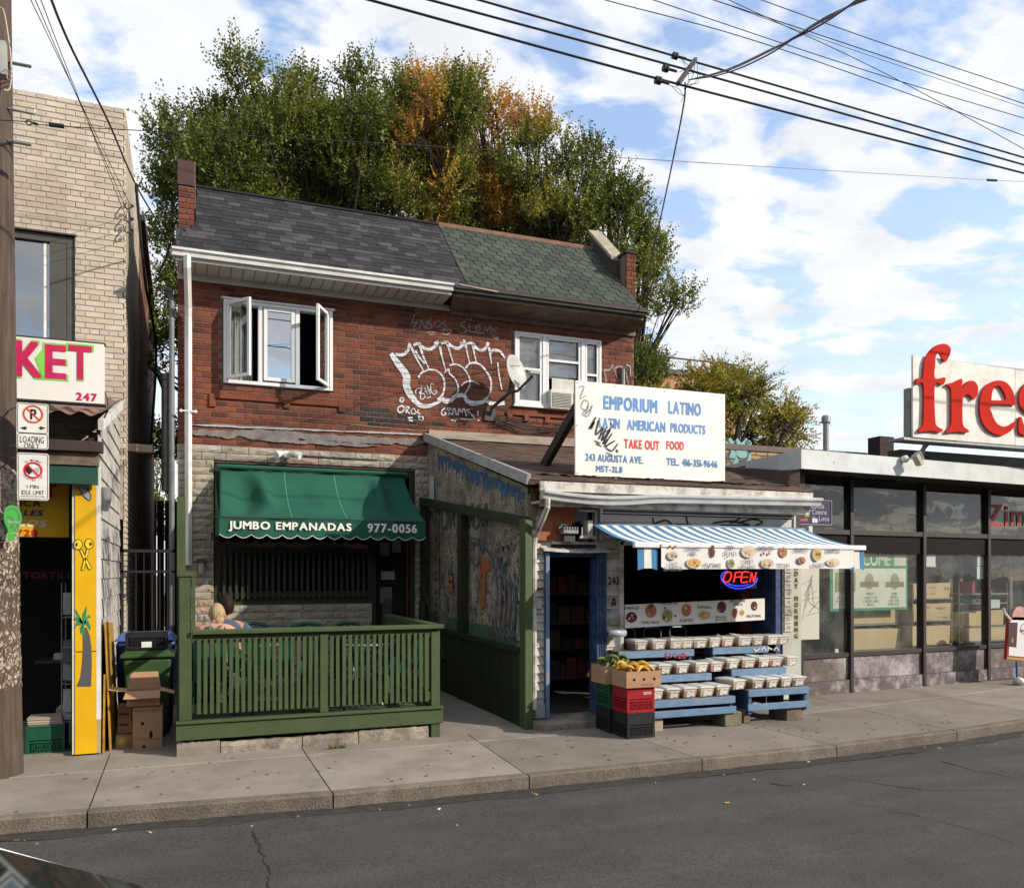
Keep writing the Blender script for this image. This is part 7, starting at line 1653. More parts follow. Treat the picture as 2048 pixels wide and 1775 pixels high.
# ---- the seated couple ----
M_skin = mat('skin', (.50,.27,.18), (.44,.22,.15), scale=14, rough=.55, bump=.05); M_skin2 = mat('skin_shade', (.34,.17,.11), (.28,.13,.085), scale=14, rough=.55)
def skin_obj(name, verts, edges, radii, m, parent, sub=2, root=0):
    me = bpy.data.meshes.new(name); o3 = origin_of(parent)
    me.from_pydata([tuple(Vector(p)-o3) for p in verts], edges, []); me.materials.append(m)
    o = bpy.data.objects.new(name, me); COL.objects.link(o); o.parent = parent
    sk = o.modifiers.new('skin', 'SKIN'); sk.use_smooth_shade = True
    for i, r_ in enumerate(radii):
        rx = r_ if isinstance(r_, tuple) else (r_, r_); me.skin_vertices[0].data[i].radius = rx; me.skin_vertices[0].data[i].use_root = (i == root)
    s_ = o.modifiers.new('sub', 'SUBSURF'); s_.levels = sub; s_.render_levels = sub
    return o
def seated(label, x, y, z, facing, skin, lean=.06, scale=1.0, hy_=.07, hz0=1.205):
    """z = floor; facing = rotation about Z, 0 looks towards +Y"""
    t = thing('person', label, 'person', (x, y, z)); Rz = Matrix.Rotation(facing, 3, 'Z')
    def P(a, b, c): return Vector((x, y, z))+Rz@(Vector((a, b, c))*scale)
    V = [P(0,0,.50), P(0,-.01,.66), P(0,lean*.4,.82), P(0,lean,.96), P(0,lean+.01,1.045), P(0,lean+.05,1.12)]; E = [(0,1),(1,2),(2,3),(3,4),(4,5)]; Rr = [(.15,.12),(.125,.10),(.135,.10),(.13,.09),(.058,.055),(.05,.05)]
    for s_ in (-1, 1):
        i = len(V); V += [P(s_*.15,lean,.975), P(s_*.20,lean+.01,.94), P(s_*.235,lean+.04,.72), P(s_*.17,lean+.25,.74), P(s_*.08,lean+.38,.76)]
        E += [(3,i),(i,i+1),(i+1,i+2),(i+2,i+3),(i+3,i+4)]; Rr += [.062,.056,.043,.038,.027]
        j = len(V); V += [P(s_*.10,.03,.48), P(s_*.13,.25,.50), P(s_*.14,.46,.49), P(s_*.13,.44,.26), P(s_*.13,.42,.08), P(s_*.14,.54,.045)]
        E += [(0,j),(j,j+1),(j+1,j+2),(j+2,j+3),(j+3,j+4),(j+4,j+5)]; Rr += [.095,.088,.066,.055,.04,.035]
    skin_obj('body', V, E, Rr, skin, t)
    # head with face, ears, nose
    hc = P(0, lean+hy_, hz0); q = Rz
    mb = MB(); n, m_ = 16, 12; b = len(mb.v)
    for i in range(m_+1):
        tt = -math.pi/2+math.pi*i/m_
        for k in range(n):
            a = 2*math.pi*k/n; zz = math.sin(tt); rr_ = math.cos(tt); xx = rr_*math.cos(a)*.076; yy = rr_*math.sin(a)*.096
            if zz < 0: xx *= 1+zz*.28; yy = yy*(1+zz*.2)+(-zz)*.018
            mb.v.append(tuple(hc+q@(Vector((xx, yy, zz*.118))*scale)))
    for i in range(m_):
        for k in range(n): mb.face([b+i*n+k, b+i*n+(k+1) % n, b+(i+1)*n+(k+1) % n, b+(i+1)*n+k])
    hd = mb.build('head', skin, t, smooth=True)
    H = lambda a, b_, c: hc+q@(Vector((a, b_, c))*scale)
    for s_ in (-1, 1):
        MB().tube([H(s_*.073,.005,-.03), H(s_*.084,-.004,-.005), H(s_*.083,-.012,.022)], [.010,.014,.010], n=6).build('ear', skin, hd)
        MB().ell(H(s_*.03,.085,.012), .011,.009,.007, n=8, m=5).build('eye', M_white, hd)
    MB().tube([H(0,.092,.015), H(0,.112,-.02), H(0,.098,-.03)], [.007,.013,.009], n=6).build('nose', skin, hd); MB().tube([H(-.022,.086,-.055), H(0,.094,-.056), H(.022,.086,-.055)], .006, n=6).build('mouth', mat('lips', (.35,.12,.1)), hd)
    # hands with five fingers
    for s_ in (-1, 1):
        w_ = P(s_*.08, lean+.38, .76); d = q@Vector((-s_*.35, .9, .1)).normalized(); sd3 = q@Vector((.9, s_*.35, 0)).normalized()
        V = [w_, w_+d*.05, w_+d*.09]; E = [(0,1),(1,2)]; Rr = [.024,(.036,.016),(.036,.014)]
        skin_obj('palm', V, E, Rr, skin, t, sub=1)
        for f, l in ((-.030,.055),(-.010,.068),(.010,.072),(.030,.062)):
            a = w_+d*.085+sd3*f; MB().tube([a, a+d*l*.5, a+d*l*.8-Vector((0,0,.015)), a+d*l-Vector((0,0,.03))], [.010,.0095,.0085,.006], n=6).build('finger', skin, t)
        a = w_+d*.03+sd3*s_*-.028; MB().tube([a, a+(d*.6-sd3*s_*.7)*.035, a+(d*.9-sd3*s_*.5)*.06], [.012,.011,.008], n=6).build('thumb', skin, t)
    return t, P, H, q, hd
M_blond = mat('blond_hair', (.60,.46,.24), (.13,.08,.04), scale=34, rough=.5, bump=.6, bscale=120, stretch=(4,4,.6)); M_dark = mat('dark_hair', (.010,.006,.005), (.03,.017,.012), scale=34, spec=.15, rough=.6, bump=.5, bscale=120, stretch=(3,3,.8))
M_tank = mat('grey_green_tank', (.10,.13,.11), (.08,.10,.09), scale=9, rough=.9, bump=.3); M_denim = mat('denim', (.06,.09,.14), (.04,.065,.1), scale=20, rough=.9); M_cloth = mat('white_cloth', (.55,.52,.58), (.45,.42,.48), scale=6, rough=.9, bump=.3)
wom, P, H, q, hd = seated('blond person in a grey-green racerback top seated with back to the street', .30, 9.55, .25, rad(-8), M_skin, scale=.95, hy_=.11, hz0=1.15)
pw = onY(424, 1243, 9.5)
# hair: loose bob gathered at the neck
mb = MB(); n, m_ = 22, 12; b = 0
for i in range(m_+1):
    tt = -1.15+(math.pi/2+1.15)*i/m_
    for k in range(n):
        a = 2*math.pi*k/n; rr_ = math.cos(tt); fr = max(0, math.sin(a)); k2 = 1+.05*noise.noise((math.cos(a)*4, math.sin(a)*4, i*.25))+.02*math.sin(a*9)
        hx = rr_*math.cos(a)*.091*k2; hy = rr_*math.sin(a)*(.085 if math.sin(a) > 0 else .115)*k2-.014; hz_ = math.sin(tt)*.128+.008
        if tt < 0: hx *= 1+.15*tt; hy += tt*.01
        if math.sin(a) > .5 and tt < .5: hy *= .75
        mb.v.append(tuple(H(hx, hy, hz_)))
for i in range(m_):
    for k in range(n): mb.face([i*n+k, i*n+(k+1) % n, (i+1)*n+(k+1) % n, (i+1)*n+k])
mb.build('hair', M_blond, wom, smooth=True)
MB().tube([H(.02,-.06,-.05), H(.035,-.09,-.085), H(.05,-.085,-.125)], [.07,.055,.02], n=10).build('hair_tail', M_blond, wom, smooth=True)
# racerback top as a fitted shell over the torso
def torso_shell(P, m, parent, levels, name='top', lean=.06):
    mb = MB(); n = 20
    for (z, rx, ry, cy) in levels:
        for k in range(n):
            a = 2*math.pi*k/n; ca, sa_ = math.cos(a), math.sin(a); pw_ = .75
            mb.v.append(tuple(P(rx*abs(ca)**pw_*(1 if ca > 0 else -1), cy+ry*abs(sa_)**pw_*(1 if sa_ > 0 else -1), z)))
    for i in range(len(levels)-1):
        for k in range(n): mb.face([i*n+k, i*n+(k+1) % n, (i+1)*n+(k+1) % n, (i+1)*n+k])
    return mb.build(name, m, parent, smooth=True)
torso_shell(P, M_tank, wom, [(.46,.175,.135,0),(.60,.155,.12,0),(.72,.155,.118,.005),(.82,.158,.118,.018),(.88,.150,.112,.03)])
mb = MB(); mb.prism([P(-.05,-.075,.86), P(.05,-.075,.86), P(.035,-.06,.97), P(.075,-.02,1.035), P(.055,.0,1.04), P(0,-.045,.995), P(-.055,.0,1.04), P(-.075,-.02,1.035), P(-.035,-.06,.97)], q@Vector((0,-.012,0))); mb.build('racer_strap', M_tank, wom)
for s_ in (-1, 1): MB().tube([P(s_*.13,-.075,.86), P(s_*.11,-.055,.97), P(s_*.10,.02,1.03)], .006, n=5).build('bra_strap', M_ink, wom)
for s_ in (-1, 1): MB().tube([P(s_*.10,.0,.49), P(s_*.13,.25,.51), P(s_*.14,.47,.50), P(s_*.135,.45,.26), P(s_*.13,.43,.10)], [.10,.095,.076,.062,.05], n=12).build('trouser_leg', M_denim, wom, smooth=True)
MB().tube([P(.20,-.2,.50), P(.24,-.12,.40), P(.22,-.1,.30), P(.16,-.1,.24)], [.03,.075,.07,.03], n=9).build('jacket_on_seat', M_cloth, wom, smooth=True)
man, P, H, q, hd = seated('dark-haired person in a blue denim shirt seated in front of the blond one', .46, 9.98, .22, rad(12), M_skin2, scale=.99)
mb = MB(); n, m_ = 20, 10
for i in range(m_+1):
    tt = -.75+(math.pi/2+.75)*i/m_
    for k in range(n):
        a = 2*math.pi*k/n; rr_ = math.cos(tt); k2 = 1+.06*noise.noise((math.cos(a)*3, math.sin(a)*3, i*.4)); hx = rr_*math.cos(a)*.086*k2; hy = rr_*math.sin(a)*(.09 if math.sin(a) > 0 else .108)*k2-.008; hz_ = math.sin(tt)*.14+.012
        if tt < .25 and math.sin(a) > -.2: hx *= .84; hy *= .8
        mb.v.append(tuple(H(hx, hy, hz_)))
for i in range(m_):
    for k in range(n): mb.face([i*n+k, i*n+(k+1) % n, (i+1)*n+(k+1) % n, (i+1)*n+k])
mb.build('hair', M_dark, man, smooth=True)
torso_shell(P, M_denim, man, [(.46,.19,.15,0),(.62,.175,.14,0),(.78,.18,.135,.015),(.92,.185,.125,.035),(1.0,.13,.09,.045),(1.06,.062,.062,.055)], name='shirt')
for s_ in (-1, 1):
    MB().tube([P(s_*.15,.06,.975), P(s_*.21,.07,.93), P(s_*.245,.10,.72), P(s_*.19,.26,.74)], [.075,.072,.06,.052], n=10).build('sleeve', M_denim, man, smooth=True)
    MB().tube([P(s_*.10,.0,.49), P(s_*.13,.25,.51), P(s_*.14,.47,.50), P(s_*.135,.45,.26), P(s_*.13,.43,.10)], [.10,.095,.076,.062,.05], n=12).build('trouser_leg', M_ink, man, smooth=True)
for (x, y, a, lb) in ((.30, 9.60, -8, 'green plastic chair under the blond person'), (.46, 10.02, 12, 'green plastic chair under the dark-haired person')):
    c_ = copy_tree(cp, (0,0,0), lb); c_.location = (x, y+.02, DZ); c_.rotation_euler = (0, 0, rad(a+180)); c_.scale = (1.05, 1, 1.0)

# ================= cream brick building on the left =================
lbd = thing('cream_brick_building', 'two-storey cream brick building with a market sign and white boarded lean-to', 'building', (-1.5, 12, 0))
WLX = -.76
WN = (-2.3, -1.12, 4.1, 6.12)
a = onY(33, 463, 12.0); b = onY(150, 473, 12.0); c = onY(250, 217, 12.0); print('cream', a, b, c)
wz1 = b.z; wx1 = b.x; topz = c.z; WLX = c.x; WN = (-3.0, wx1, 4.2, wz1)
mb = MB(); wall_with_holes(mb, -6, WLX-.01, 2.5, topz-.02, Y0, Y0+.3, [WN]); mb.build('wall', M_cmortar, lbd)
pieces(lbd, 'brick', brick_items(courses(-3.2, WLX, 3.2, topz, .222, .0735, .009, [WN], header_every=6), Y0), VB, M_cream, vkey='b')
# side return: cream brick near the corner, red brick further back
its = []
for (xa, xb, za, zb, k) in courses(12.0, 15.3, .2, topz-.03, .222, .0735, .009):
    its.append((Matrix.Translation((WLX-.005, (xa+xb)/2, (za+zb)/2))@Matrix.Rotation(rad(90), 4, 'Z')@Matrix.Diagonal((xb-xa, .03, zb-za, 1)), R.randrange(5), R.random()))
box('side_core', M_cmortar, lbd, -1.2, WLX-.012, 12.3, 15.3, 0, topz-.04)
pieces(lbd, 'side_brick', its, VB, M_cream, limit=120, vkey='b')
box('rear_wing', mat('rear_red_brick', (.16,.05,.03), (.09,.03,.02), scale=5, rough=.9, bump=.5, bscale=15, dirt=(.4,.3,.25), dirt_amt=.4, dirt_scale=2), lbd, -6, WLX+.02, 15.3, 22.5, 0, 7.7)
box('rear_eave', mat('dark_eave', (.03,.022,.02)), lbd, -6, WLX+.10, 15.25, 22.6, 7.7, 7.8)
box('roof', M_darkmetal, lbd, -6, WLX-.2, 12.2, 15.3, topz-.4, topz-.3)
box('interior', M_darkroom, lbd, -5, WLX-.3, 13.5, 13.6, 0, 7)
# upper window
mb = MB(); frame_rect(mb, WN[0], WN[1], WN[2], WN[3], Y0+.03, Y0+.12, .10); mb.box(a.x+.36, a.x+.55, Y0+.03, Y0+.12, WN[2]+.1, WN[3]-.1); M_brz = mat('bronze_frame', (.075,.075,.06), (.06,.06,.05), scale=4, rough=.45)
uw = mb.build('window', M_brz, lbd, bevel=.006)
MB().box(WN[0]+.1, WN[1]-.1, Y0+.08, Y0+.09, WN[2]+.1, WN[3]-.1).build('pane', glass('left_window_glass', (.4,.42,.42), refl=.28), uw)
MB().box(WN[1]-.36, WN[1]-.33, Y0+.05, Y0+.07, WN[2]+.1, WN[3]-.12).build('track', M_white, uw)
MB().box(WN[0], WN[1]+.02, Y0-.02, Y0+.03, WN[3], WN[3]+.02).build('lintel', M_darkmetal, uw)
# lean-to
LX = -.80; FY2 = 9.2
mb = MB(); 
box('side_sheathing', M_darkroom, lbd, LX-.1, LX-.012, FY2+.05, Y0, 0, 3.2)
M_sid = mat('white_siding', (.50,.49,.45), (.38,.37,.34), scale=3, rough=.7, bump=.1, rnd=.1, dirt=(.11,.11,.13), dirt_amt=.75, dirt_scale=2.1)
z = .1; k = 0
topline = lambda y: 3.22+(y-FY2)*.27
while z < 4.0:
    h_ = .205; y0 = FY2+.02 if z < 3.1 else FY2+.02+(z-3.1)/.27
    if y0 < Y0-.1:
        dz = .05
        za2 = min(z+h_, topline(y0)+.15); mb = MB(); mb.r = R.random(); x1 = LX
        f = lambda y: -.0*(y-FY2)
        mb.hexa([(x1-.012,y0,z),(x1+.010,y0,z),(x1+.010,Y0-.02,z+.0),(x1-.012,Y0-.02,z+.0),(x1-.012,y0,za2),(x1-.006,y0,za2),(x1-.006,Y0-.02,z+h_),(x1-.012,Y0-.02,z+h_)]); mb.build('siding_board', M_sid, lbd)
    z += h_; k += 1
mb = MB(); mb.beam((LX+.02,FY2-.05,3.26),(LX+.02,Y0,4.0),.05,.10); mb.build('rake_board', M_white, lbd)
box('corner_board', M_white, lbd, LX-.02, LX+.015, FY2-.03, FY2+.05, .35, 2.9); box('corner_board', mat('yellow_corner', (.55,.38,.03), (.35,.3,.15), scale=7, rough=.7, dirt=(.3,.28,.25), dirt_amt=.5), lbd, LX-.02, LX+.015, FY2-.03, FY2+.05, .02, .348)
# painted smears on the siding
mb = MB(); rr = random.Random(4)
for k in range(60):
    y = rr.uniform(FY2+.3, Y0-.3); z = rr.uniform(.4, 2.4); mb.c = rr.choice([(.08,.07,.08),(.16,.2,.24),(.2,.15,.16),(.3,.3,.3),(.05,.05,.06)]); l = rr.uniform(.1,.5); w_ = rr.uniform(.02,.08)
    mb.poly([(LX+.013+k*.00005,y,z),(LX+.013+k*.00005,y+w_,z+.03),(LX+.013+k*.00005,y+w_*.6,z-l),(LX+.013+k*.00005,y+w_*.2,z-l*.8)])
mb.build('paint_smear', M_print, lbd)
mb = MB(); x0 = -3.0
n = 70
for i in range(n):
    f0, f1 = i/n, (i+1)/n; X0_, X1_ = x0+(LX+.05-x0)*f0, x0+(LX+.05-x0)*f1; za_ = 3.22+.02*math.sin(i*1.1); zb2 = 3.22+.02*math.sin((i+1)*1.1)
    mb.quad((X0_,FY2-.30,za_+.10),(X1_,FY2-.30,zb2+.10),(X1_,Y0,zb2+.84),(X0_,Y0,za_+.84))
mb.build('corrugated_roof', mat('rusty_corrugated', (.22,.13,.10), (.12,.07,.055), scale=4, rough=.6), lbd)
box('gutter_board', mat('dark_gutter_wood', (.05,.03,.025), rough=.7), lbd, -3, LX+.05, FY2-.24, FY2-.10, 2.97, 3.07); box('fascia', M_oldwood, lbd, -3, LX+.01, FY2-.18, FY2-.08, 2.84, 2.965)
box('green_fascia', mat('dark_green_board', (.012,.075,.05), rough=.6), lbd, -3, LX-.0, FY2-.16, FY2-.08, 2.66, 2.835)
mb = MB(); p = onX(200, 905, LX+.06); mb.tube([(LX+.05,FY2+.1,2.66),(LX+.06,FY2+.12,2.55),(LX+.03,FY2+.2,2.45)], .045, n=12); mb.build('flex_duct', M_grey, lbd)
p = onY(265, 820, 12.2); box('outlet_box', M_palewood, lbd, WLX, WLX+.32, 12.4, 12.6, 3.45, 3.55)
# front: yellow panels, dark doorway, interior
yp = []
for (z0, z1) in ((.02,1.02),(1.03,2.90)): box('yellow_board', mat('yellow_board', (.72,.42,.008), (.68,.39,.006), scale=2, rough=.4, bump=.02, dirt=(.5,.28,.02), dirt_amt=.3, dirt_scale=2), lbd, -1.01, LX-.02, FY2-.03, FY2+.02, z0, z1)
box('board_edge', M_white, lbd, -1.035, -1.012, FY2-.02, FY2+.03, .02, 2.9)
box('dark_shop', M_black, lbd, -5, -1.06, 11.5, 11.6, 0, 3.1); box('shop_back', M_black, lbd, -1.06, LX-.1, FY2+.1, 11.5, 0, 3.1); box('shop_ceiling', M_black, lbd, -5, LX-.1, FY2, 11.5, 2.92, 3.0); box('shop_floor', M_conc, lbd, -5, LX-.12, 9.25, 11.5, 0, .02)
# painted emblems on the yellow boards: hat, maracas, palm tree
def em(mb, pts, c, Y=FY2-.034):
    mb.c = c; mb.poly([tuple(onY(u, v, Y)) for u, v in pts])
def ez(x, y): return (x*.26485, 780+y*.26479)
mb = MB()
em(mb, [ez(*q) for q in [(600,598),(578,615),(568,660),(580,710),(600,760),(640,815),(675,838),(690,825),(688,790),(668,748),(678,700),(672,675),(650,668),(616,680),(610,640),(606,605)]], (.02,.02,.02)); em(mb, [ez(*q) for q in [(600,604),(582,620),(573,662),(585,708),(605,758),(645,810),(673,831),(684,822),(680,792),(655,745),(630,715),(612,680),(604,640)]], (.28,.28,.29), FY2-.035)
em(mb, [ez(*q) for q in [(617,684),(650,674),(672,680),(676,700),(662,744),(640,725)]], (.36,.36,.36), FY2-.036)
mb.build('painted_hat', M_print, lbd); mb = MB()
for cx, cy, ex, ey in ((590,1165,680,1350),(672,1160,625,1355)):
    dxx = ex-cx; em(mb, [ez(cx+35*math.cos(t), cy+42*math.sin(t)) for t in [k*math.pi/9 for k in range(18)]], (.02,.02,.02)); em(mb, [ez(cx+29*math.cos(t), cy+36*math.sin(t)) for t in [k*math.pi/9 for k in range(18)]], (.75,.58,.02), FY2-.035)
    em(mb, [ez(*q) for q in [(cx+dxx*.2-10,cy+38),(cx+dxx*.2+14,cy+34),(ex+14,ey-8),(ex,ey+8),(ex-14,ey)]], (.02,.02,.02), FY2-.0355); em(mb, [ez(*q) for q in [(cx+dxx*.2-5,cy+42),(cx+dxx*.2+9,cy+40),(ex+9,ey-8),(ex,ey+2),(ex-9,ey-2)]], (.75,.58,.02), FY2-.036)
    em(mb, [ez(cx-12*(1 if dxx > 0 else -1)+10*math.cos(t), cy+14*math.sin(t)) for t in [k*math.pi/6 for k in range(12)]], (.06,.02,.01), FY2-.0365)
mb.build('painted_maracas', M_print, lbd); mb = MB()
def fz3(x, y): return (x*.2985, 1150+y*.2986)
em(mb, [fz3(*q) for q in [(555,360),(580,345),(600,400),(613,480),(615,600),(610,743),(515,743),(540,680),(550,600),(556,500)]], (.085,.085,.095))
for q in [[(560,320),(530,260),(503,220),(515,262),(540,320)],[(560,320),(555,262),(582,200),(580,240),(575,310)],[(560,320),(595,262),(612,280),(590,285),(575,320)],[(560,320),(590,300),(608,340),(605,370),(585,330),(565,330)],[(560,320),(520,300),(498,360),(515,335),(545,330)],[(555,320),(538,350),(545,395),(555,350)],[(565,330),(568,412),(548,380),(552,330)],[(560,330),(500,290),(505,278),(545,290)]]: em(mb, [fz3(*p_) for p_ in q], (.01,.27,.11), FY2-.036)
mb.build('painted_palm', M_print, lbd)
# market signs
ks = thing('market_sign', 'white market sign with magenta and lime capitals on the lean-to roof', 'sign', (-1.5, 9.1, 3.5))
KYY = 9.15; MB().box(-3.2, onY(208, 700, KYY).x, KYY, KYY+.10, 3.47, 4.06).build('panel', mat('panel_white', (.74,.73,.69), (.7,.69,.65), scale=2, rough=.45, dirt=(.5,.45,.4), dirt_amt=.3), ks); 
MB().box(-3.2, onY(208, 700, KYY).x+.012, KYY-.002, KYY+.11, 4.061, 4.075).box(-3.2, onY(208,700,KYY).x+.012, KYY-.002, KYY+.11, 3.455, 3.469).build('frame', M_darkmetal, ks)
m_l = mat('lime', (.22,.62,.08), rough=.5); m_m = mat('magenta', (.55,.012,.10), rough=.5)
def kt(m, bold, y, dx_, dz):
    t_ = MB(); cur = onY(206, 700, KYY)
    for s_, u0, v0, u1, v1 in [('K',31,680,84,752),('E',90,688,133,756),('T',137,689,184,757)]:
        a = onY(u0, v1, KYY); b = onY(u1, v1, KYY); c = onY(u0, v0, KYY); text_on(t_, s_, (a.x-dx_, y, a.z-dz), (1,0,0), (0,0,1), b.x-a.x+2*dx_, c.z-a.z+2*dz, bold=bold)
    t_.c = None; return t_.build('lettering', m, ks)
GLB = [(a_, b_) for a_, b_ in GL if a_ == .035]
kt(m_l, .035, KYY-.003, .018, .016); 
t_ = MB(); em(t_, [(60,690),(84,752),(87,690)], None, KYY-.0035) if False else None
kt(m_m, .035, KYY-.006, .0, .0)
mb = MB(); P3 = [onY(*q, KYY-.0045) for q in [(70,716),(92,690),(93,752),(84,752)]]; mb.poly([tuple(p) for p in P3]); mb.build('lime_wedge', m_l, ks)
sign_text([('247',152,784,194,800)], m_m, ks, KYY-.004)
mb = MB(); mb.tube([onY(208,780,KYY+.1), onY(215,800,KYY+.05), onY(216,820,KYY), onY(208,835,KYY+.05)], .008, n=5); mb.build('cable', M_darkmetal, ks)
ys = thing('yellow_sign', 'yellow sign with red, green and blue words hanging inside the market front', 'sign', (-1.4, 9.5, 2.2))
QY = 9.5; a = onY(32, 935, QY); b = onY(138, 1074, QY); MB().box(-2.6, b.x, QY, QY+.02, b.z, a.z).build('panel', _m['yellow_board'], ys)
MB().box(-2.6, b.x+.08, QY-.02, QY-.0, a.z+.03, a.z+.06).build('tube_lamp', M_white, ys)
sign_text([('MARKET',-60,962,113,991)], mat('deep_red', (.42,.01,.03)), ys, QY-.003); sign_text([('AFRICA',-10,997,82,1011)], mat('deep_green', (.01,.10,.03)), ys, QY-.003, bold=.035)
sign_text([('TAMALES',-30,1017,84,1029)], mat('deep_blue', (.02,.05,.25)), ys, QY-.003, shear=.3); sign_text([('ANTOJITOS',-30,1037,44,1052)], M_white, ys, QY-.003, shear=.3) if False else sign_text([('AMIGOS',-30,1037,91,1052)], mat('cream_letter', (.75,.72,.5)), ys, QY-.003, shear=.3)
sign_text([('416-977-9728',-90,1056,75,1070)], mat('bright_red', (.5,.02,.01)), ys, QY-.003)
tz = MB(); text_px(tz, 'TORTILLAS', 45, 1143, 175, 1157, 9.9); o = tz.build('window_lettering', mat('dim_red', (.10,.008,.008)), lbd)
# crate of papers, stands of newspapers in the doorway
milk_crate(-1.46, 9.35, .0, M_cg, 'bright green milk crate full of papers behind the utility pole', w_=.34, d_=.3, h_=.29)
def papers(x0, x1, y0, y1, z0, n, lb, rr=random.Random(3), bend=0):
    t = thing('newspaper_stack', lb, 'newspapers', (x0, y0, z0)); z = z0
    for k in range(n):
        h_ = rr.uniform(.006,.012); j = rr.uniform(-.012,.012); mb = MB(); mb.c = rr.choice([(.42,.36,.27),(.5,.45,.36),(.35,.3,.24),(.48,.4,.32)])
        mb.hexa([(x0+j,y0+j,z),(x1+j,y0+j,z+bend),(x1+j,y1,z+bend),(x0+j,y1,z),(x0+j,y0+j,z+h_),(x1+j,y0+j,z+h_+bend),(x1+j,y1,z+h_+bend),(x0+j,y1,z+h_)]); mb.build('paper', M_print, t); z += h_+.002
    return t
papers(-1.44, -1.14, 9.37, 9.62, .27, 9, 'stack of newspapers in the bright green crate', bend=-.0); papers(-1.24, -1.06, 9.7, 9.95, .30, 9, 'curled newspapers on the floor rack behind the green crate', bend=.03)
nr = thing('magazine_rack', 'dark wire rack with magazines just inside the yellow post', 'rack', (-1.1, 9.6, 0))
mb = MB()
for x in (-1.16, -1.05):
    for y in (9.45, 9.75): mb.tube([(x,y,0),(x,y,1.7)], .006, n=5)
for z in (.3,.68,1.05,1.35): mb.tube([(-1.16,9.45,z),(-1.05,9.45,z)], .005, n=5); mb.tube([(-1.16,9.75,z),(-1.05,9.75,z)], .005, n=5); mb.tube([(-1.16,9.45,z),(-1.16,9.75,z)], .005, n=5)
mb.build('frame', M_grey, nr)
for z, c in ((.32,(.35,.36,.4)),(.40,(.45,.44,.42)),(.9,(.12,.12,.13)),(.72,(.3,.3,.33)),(1.38,(.4,.4,.4))):
    mb = MB(); mb.c = c; mb.hexa([(-1.15,9.46,z),(-1.045,9.46,z),(-1.045,9.5,z),(-1.15,9.5,z),(-1.155,9.52,z+.22),(-1.05,9.52,z+.22),(-1.05,9.56,z+.22),(-1.155,9.56,z+.22)]); mb.build('magazine', M_print, nr)
p = MB(); p.c = (.5,.5,.48); p.box(-1.33,-1.10,10.2,10.4,.86,.92); o = p.build('paper_bundle', M_print, None); tag(o, 'thin bundle of papers on a shelf in the dark market doorway', 'papers'); box('shelf', M_darkmetal, lbd, -1.5, -1.07, 10.15, 10.5, .83, .858)
# yellow painted plywood sheets leaning on the siding
for k, (u0, u1, lb) in enumerate([(222,246,'taller yellow painted plywood sheet leaning on the white boarding'),(216,232,'shorter yellow plywood sheet leaning in front of the taller one')]):
    mb = MB(); x0 = -.70+.0-k*.06; y0 = 9.25+.0-k*.06; ztp = 1.30 if k == 0 else .78
    mb.hexa([(x0-.01,y0,0),(x0+.005,y0,0),(x0+.005,y0+1.0,0),(x0-.01,y0+1.0,0),(LX+.05-.015,y0+.08,ztp),(LX+.05,y0+.08,ztp),(LX+.05,y0+1.0,ztp-.05),(LX+.05-.015,y0+1.0,ztp-.05)])
    o = mb.build('plywood_sheet', mat('yellow_ply', (.48,.26,.025), (.28,.14,.02), scale=6, rough=.8, bump=.3, dirt=(.12,.08,.03), dirt_amt=.6, dirt_scale=9), None); tag(o, lb, 'plywood sheet')

# ================= bins, crate and cartons in the alley mouth =================
gb = thing('green_bin', 'green wheeled bin with a flat lid in the alley mouth', 'bin', (-.38, 10.0, 0))
gx0, gx1, gy0, gy1 = -.62, -.14, 9.75, 10.2
MB().hexa([(gx0+.05,gy0+.05,.05),(gx1-.05,gy0+.05,.05),(gx1-.05,gy1-.03,.05),(gx0+.05,gy1-.03,.05),(gx0,gy0,.88),(gx1,gy0,.88),(gx1,gy1,.88),(gx0,gy1,.88)]).build('body', mat('bin_green', (.04,.095,.025), (.03,.075,.02), scale=3, rough=.5, dirt=(.02,.03,.015), dirt_amt=.4), gb, bevel=.03, seg=3)
MB().box(gx0-.03,gx1+.03,gy0-.03,gy1+.03,.885,.93).hexa([(gx0-.02,gy0-.02,.93),(gx1+.02,gy0-.02,.93),(gx1+.02,gy1,.93),(gx0-.02,gy1,.93),(gx0+.05,gy0+.06,.975),(gx1-.05,gy0+.06,.975),(gx1-.05,gy1-.05,.975),(gx0+.05,gy1-.05,.975)]).build('lid', _m['bin_green'], gb, bevel=.012)
for x in (gx0+.03, gx1-.06): MB().lathe((x, gy1-.02, .09), [(.085,0),(.085,.03)], n=16, axis='X').build('wheel', M_cb, gb)
t_ = MB(); text_px(t_, 'REUSABLE', 282, 1356, 303, 1360, gy0-.004); t_.build('moulded_text', mat('pale_print', (.3,.32,.25)), gb)
p = onY(310, 1350, gy0-.006); MB().lathe((p.x,p.y,p.z), [(.045,-.003),(.045,.002)], n=18, axis='Y').build('sticker', M_ink, gb)
t_ = MB(); text_on(t_, 'Green', (p.x-.03,p.y-.006,p.z-.008), (1,0,0), (0,0,1), .06, .018); t_.build('sticker_text', M_white, gb)
bb = thing('blue_bin', 'blue wheeled recycling bin behind the green bin', 'bin', (-.4, 10.6, 0)); MB().hexa([(-.70,10.35,.05),(-.14,10.35,.05),(-.14,10.8,.05),(-.70,10.8,.05),(-.73,10.3,1.02),(-.11,10.3,1.02),(-.11,10.85,1.02),(-.73,10.85,1.02)]).build('body', mat('bin_blue', (.012,.03,.12), (.01,.022,.09), scale=3, rough=.45), bb, bevel=.03, seg=2)
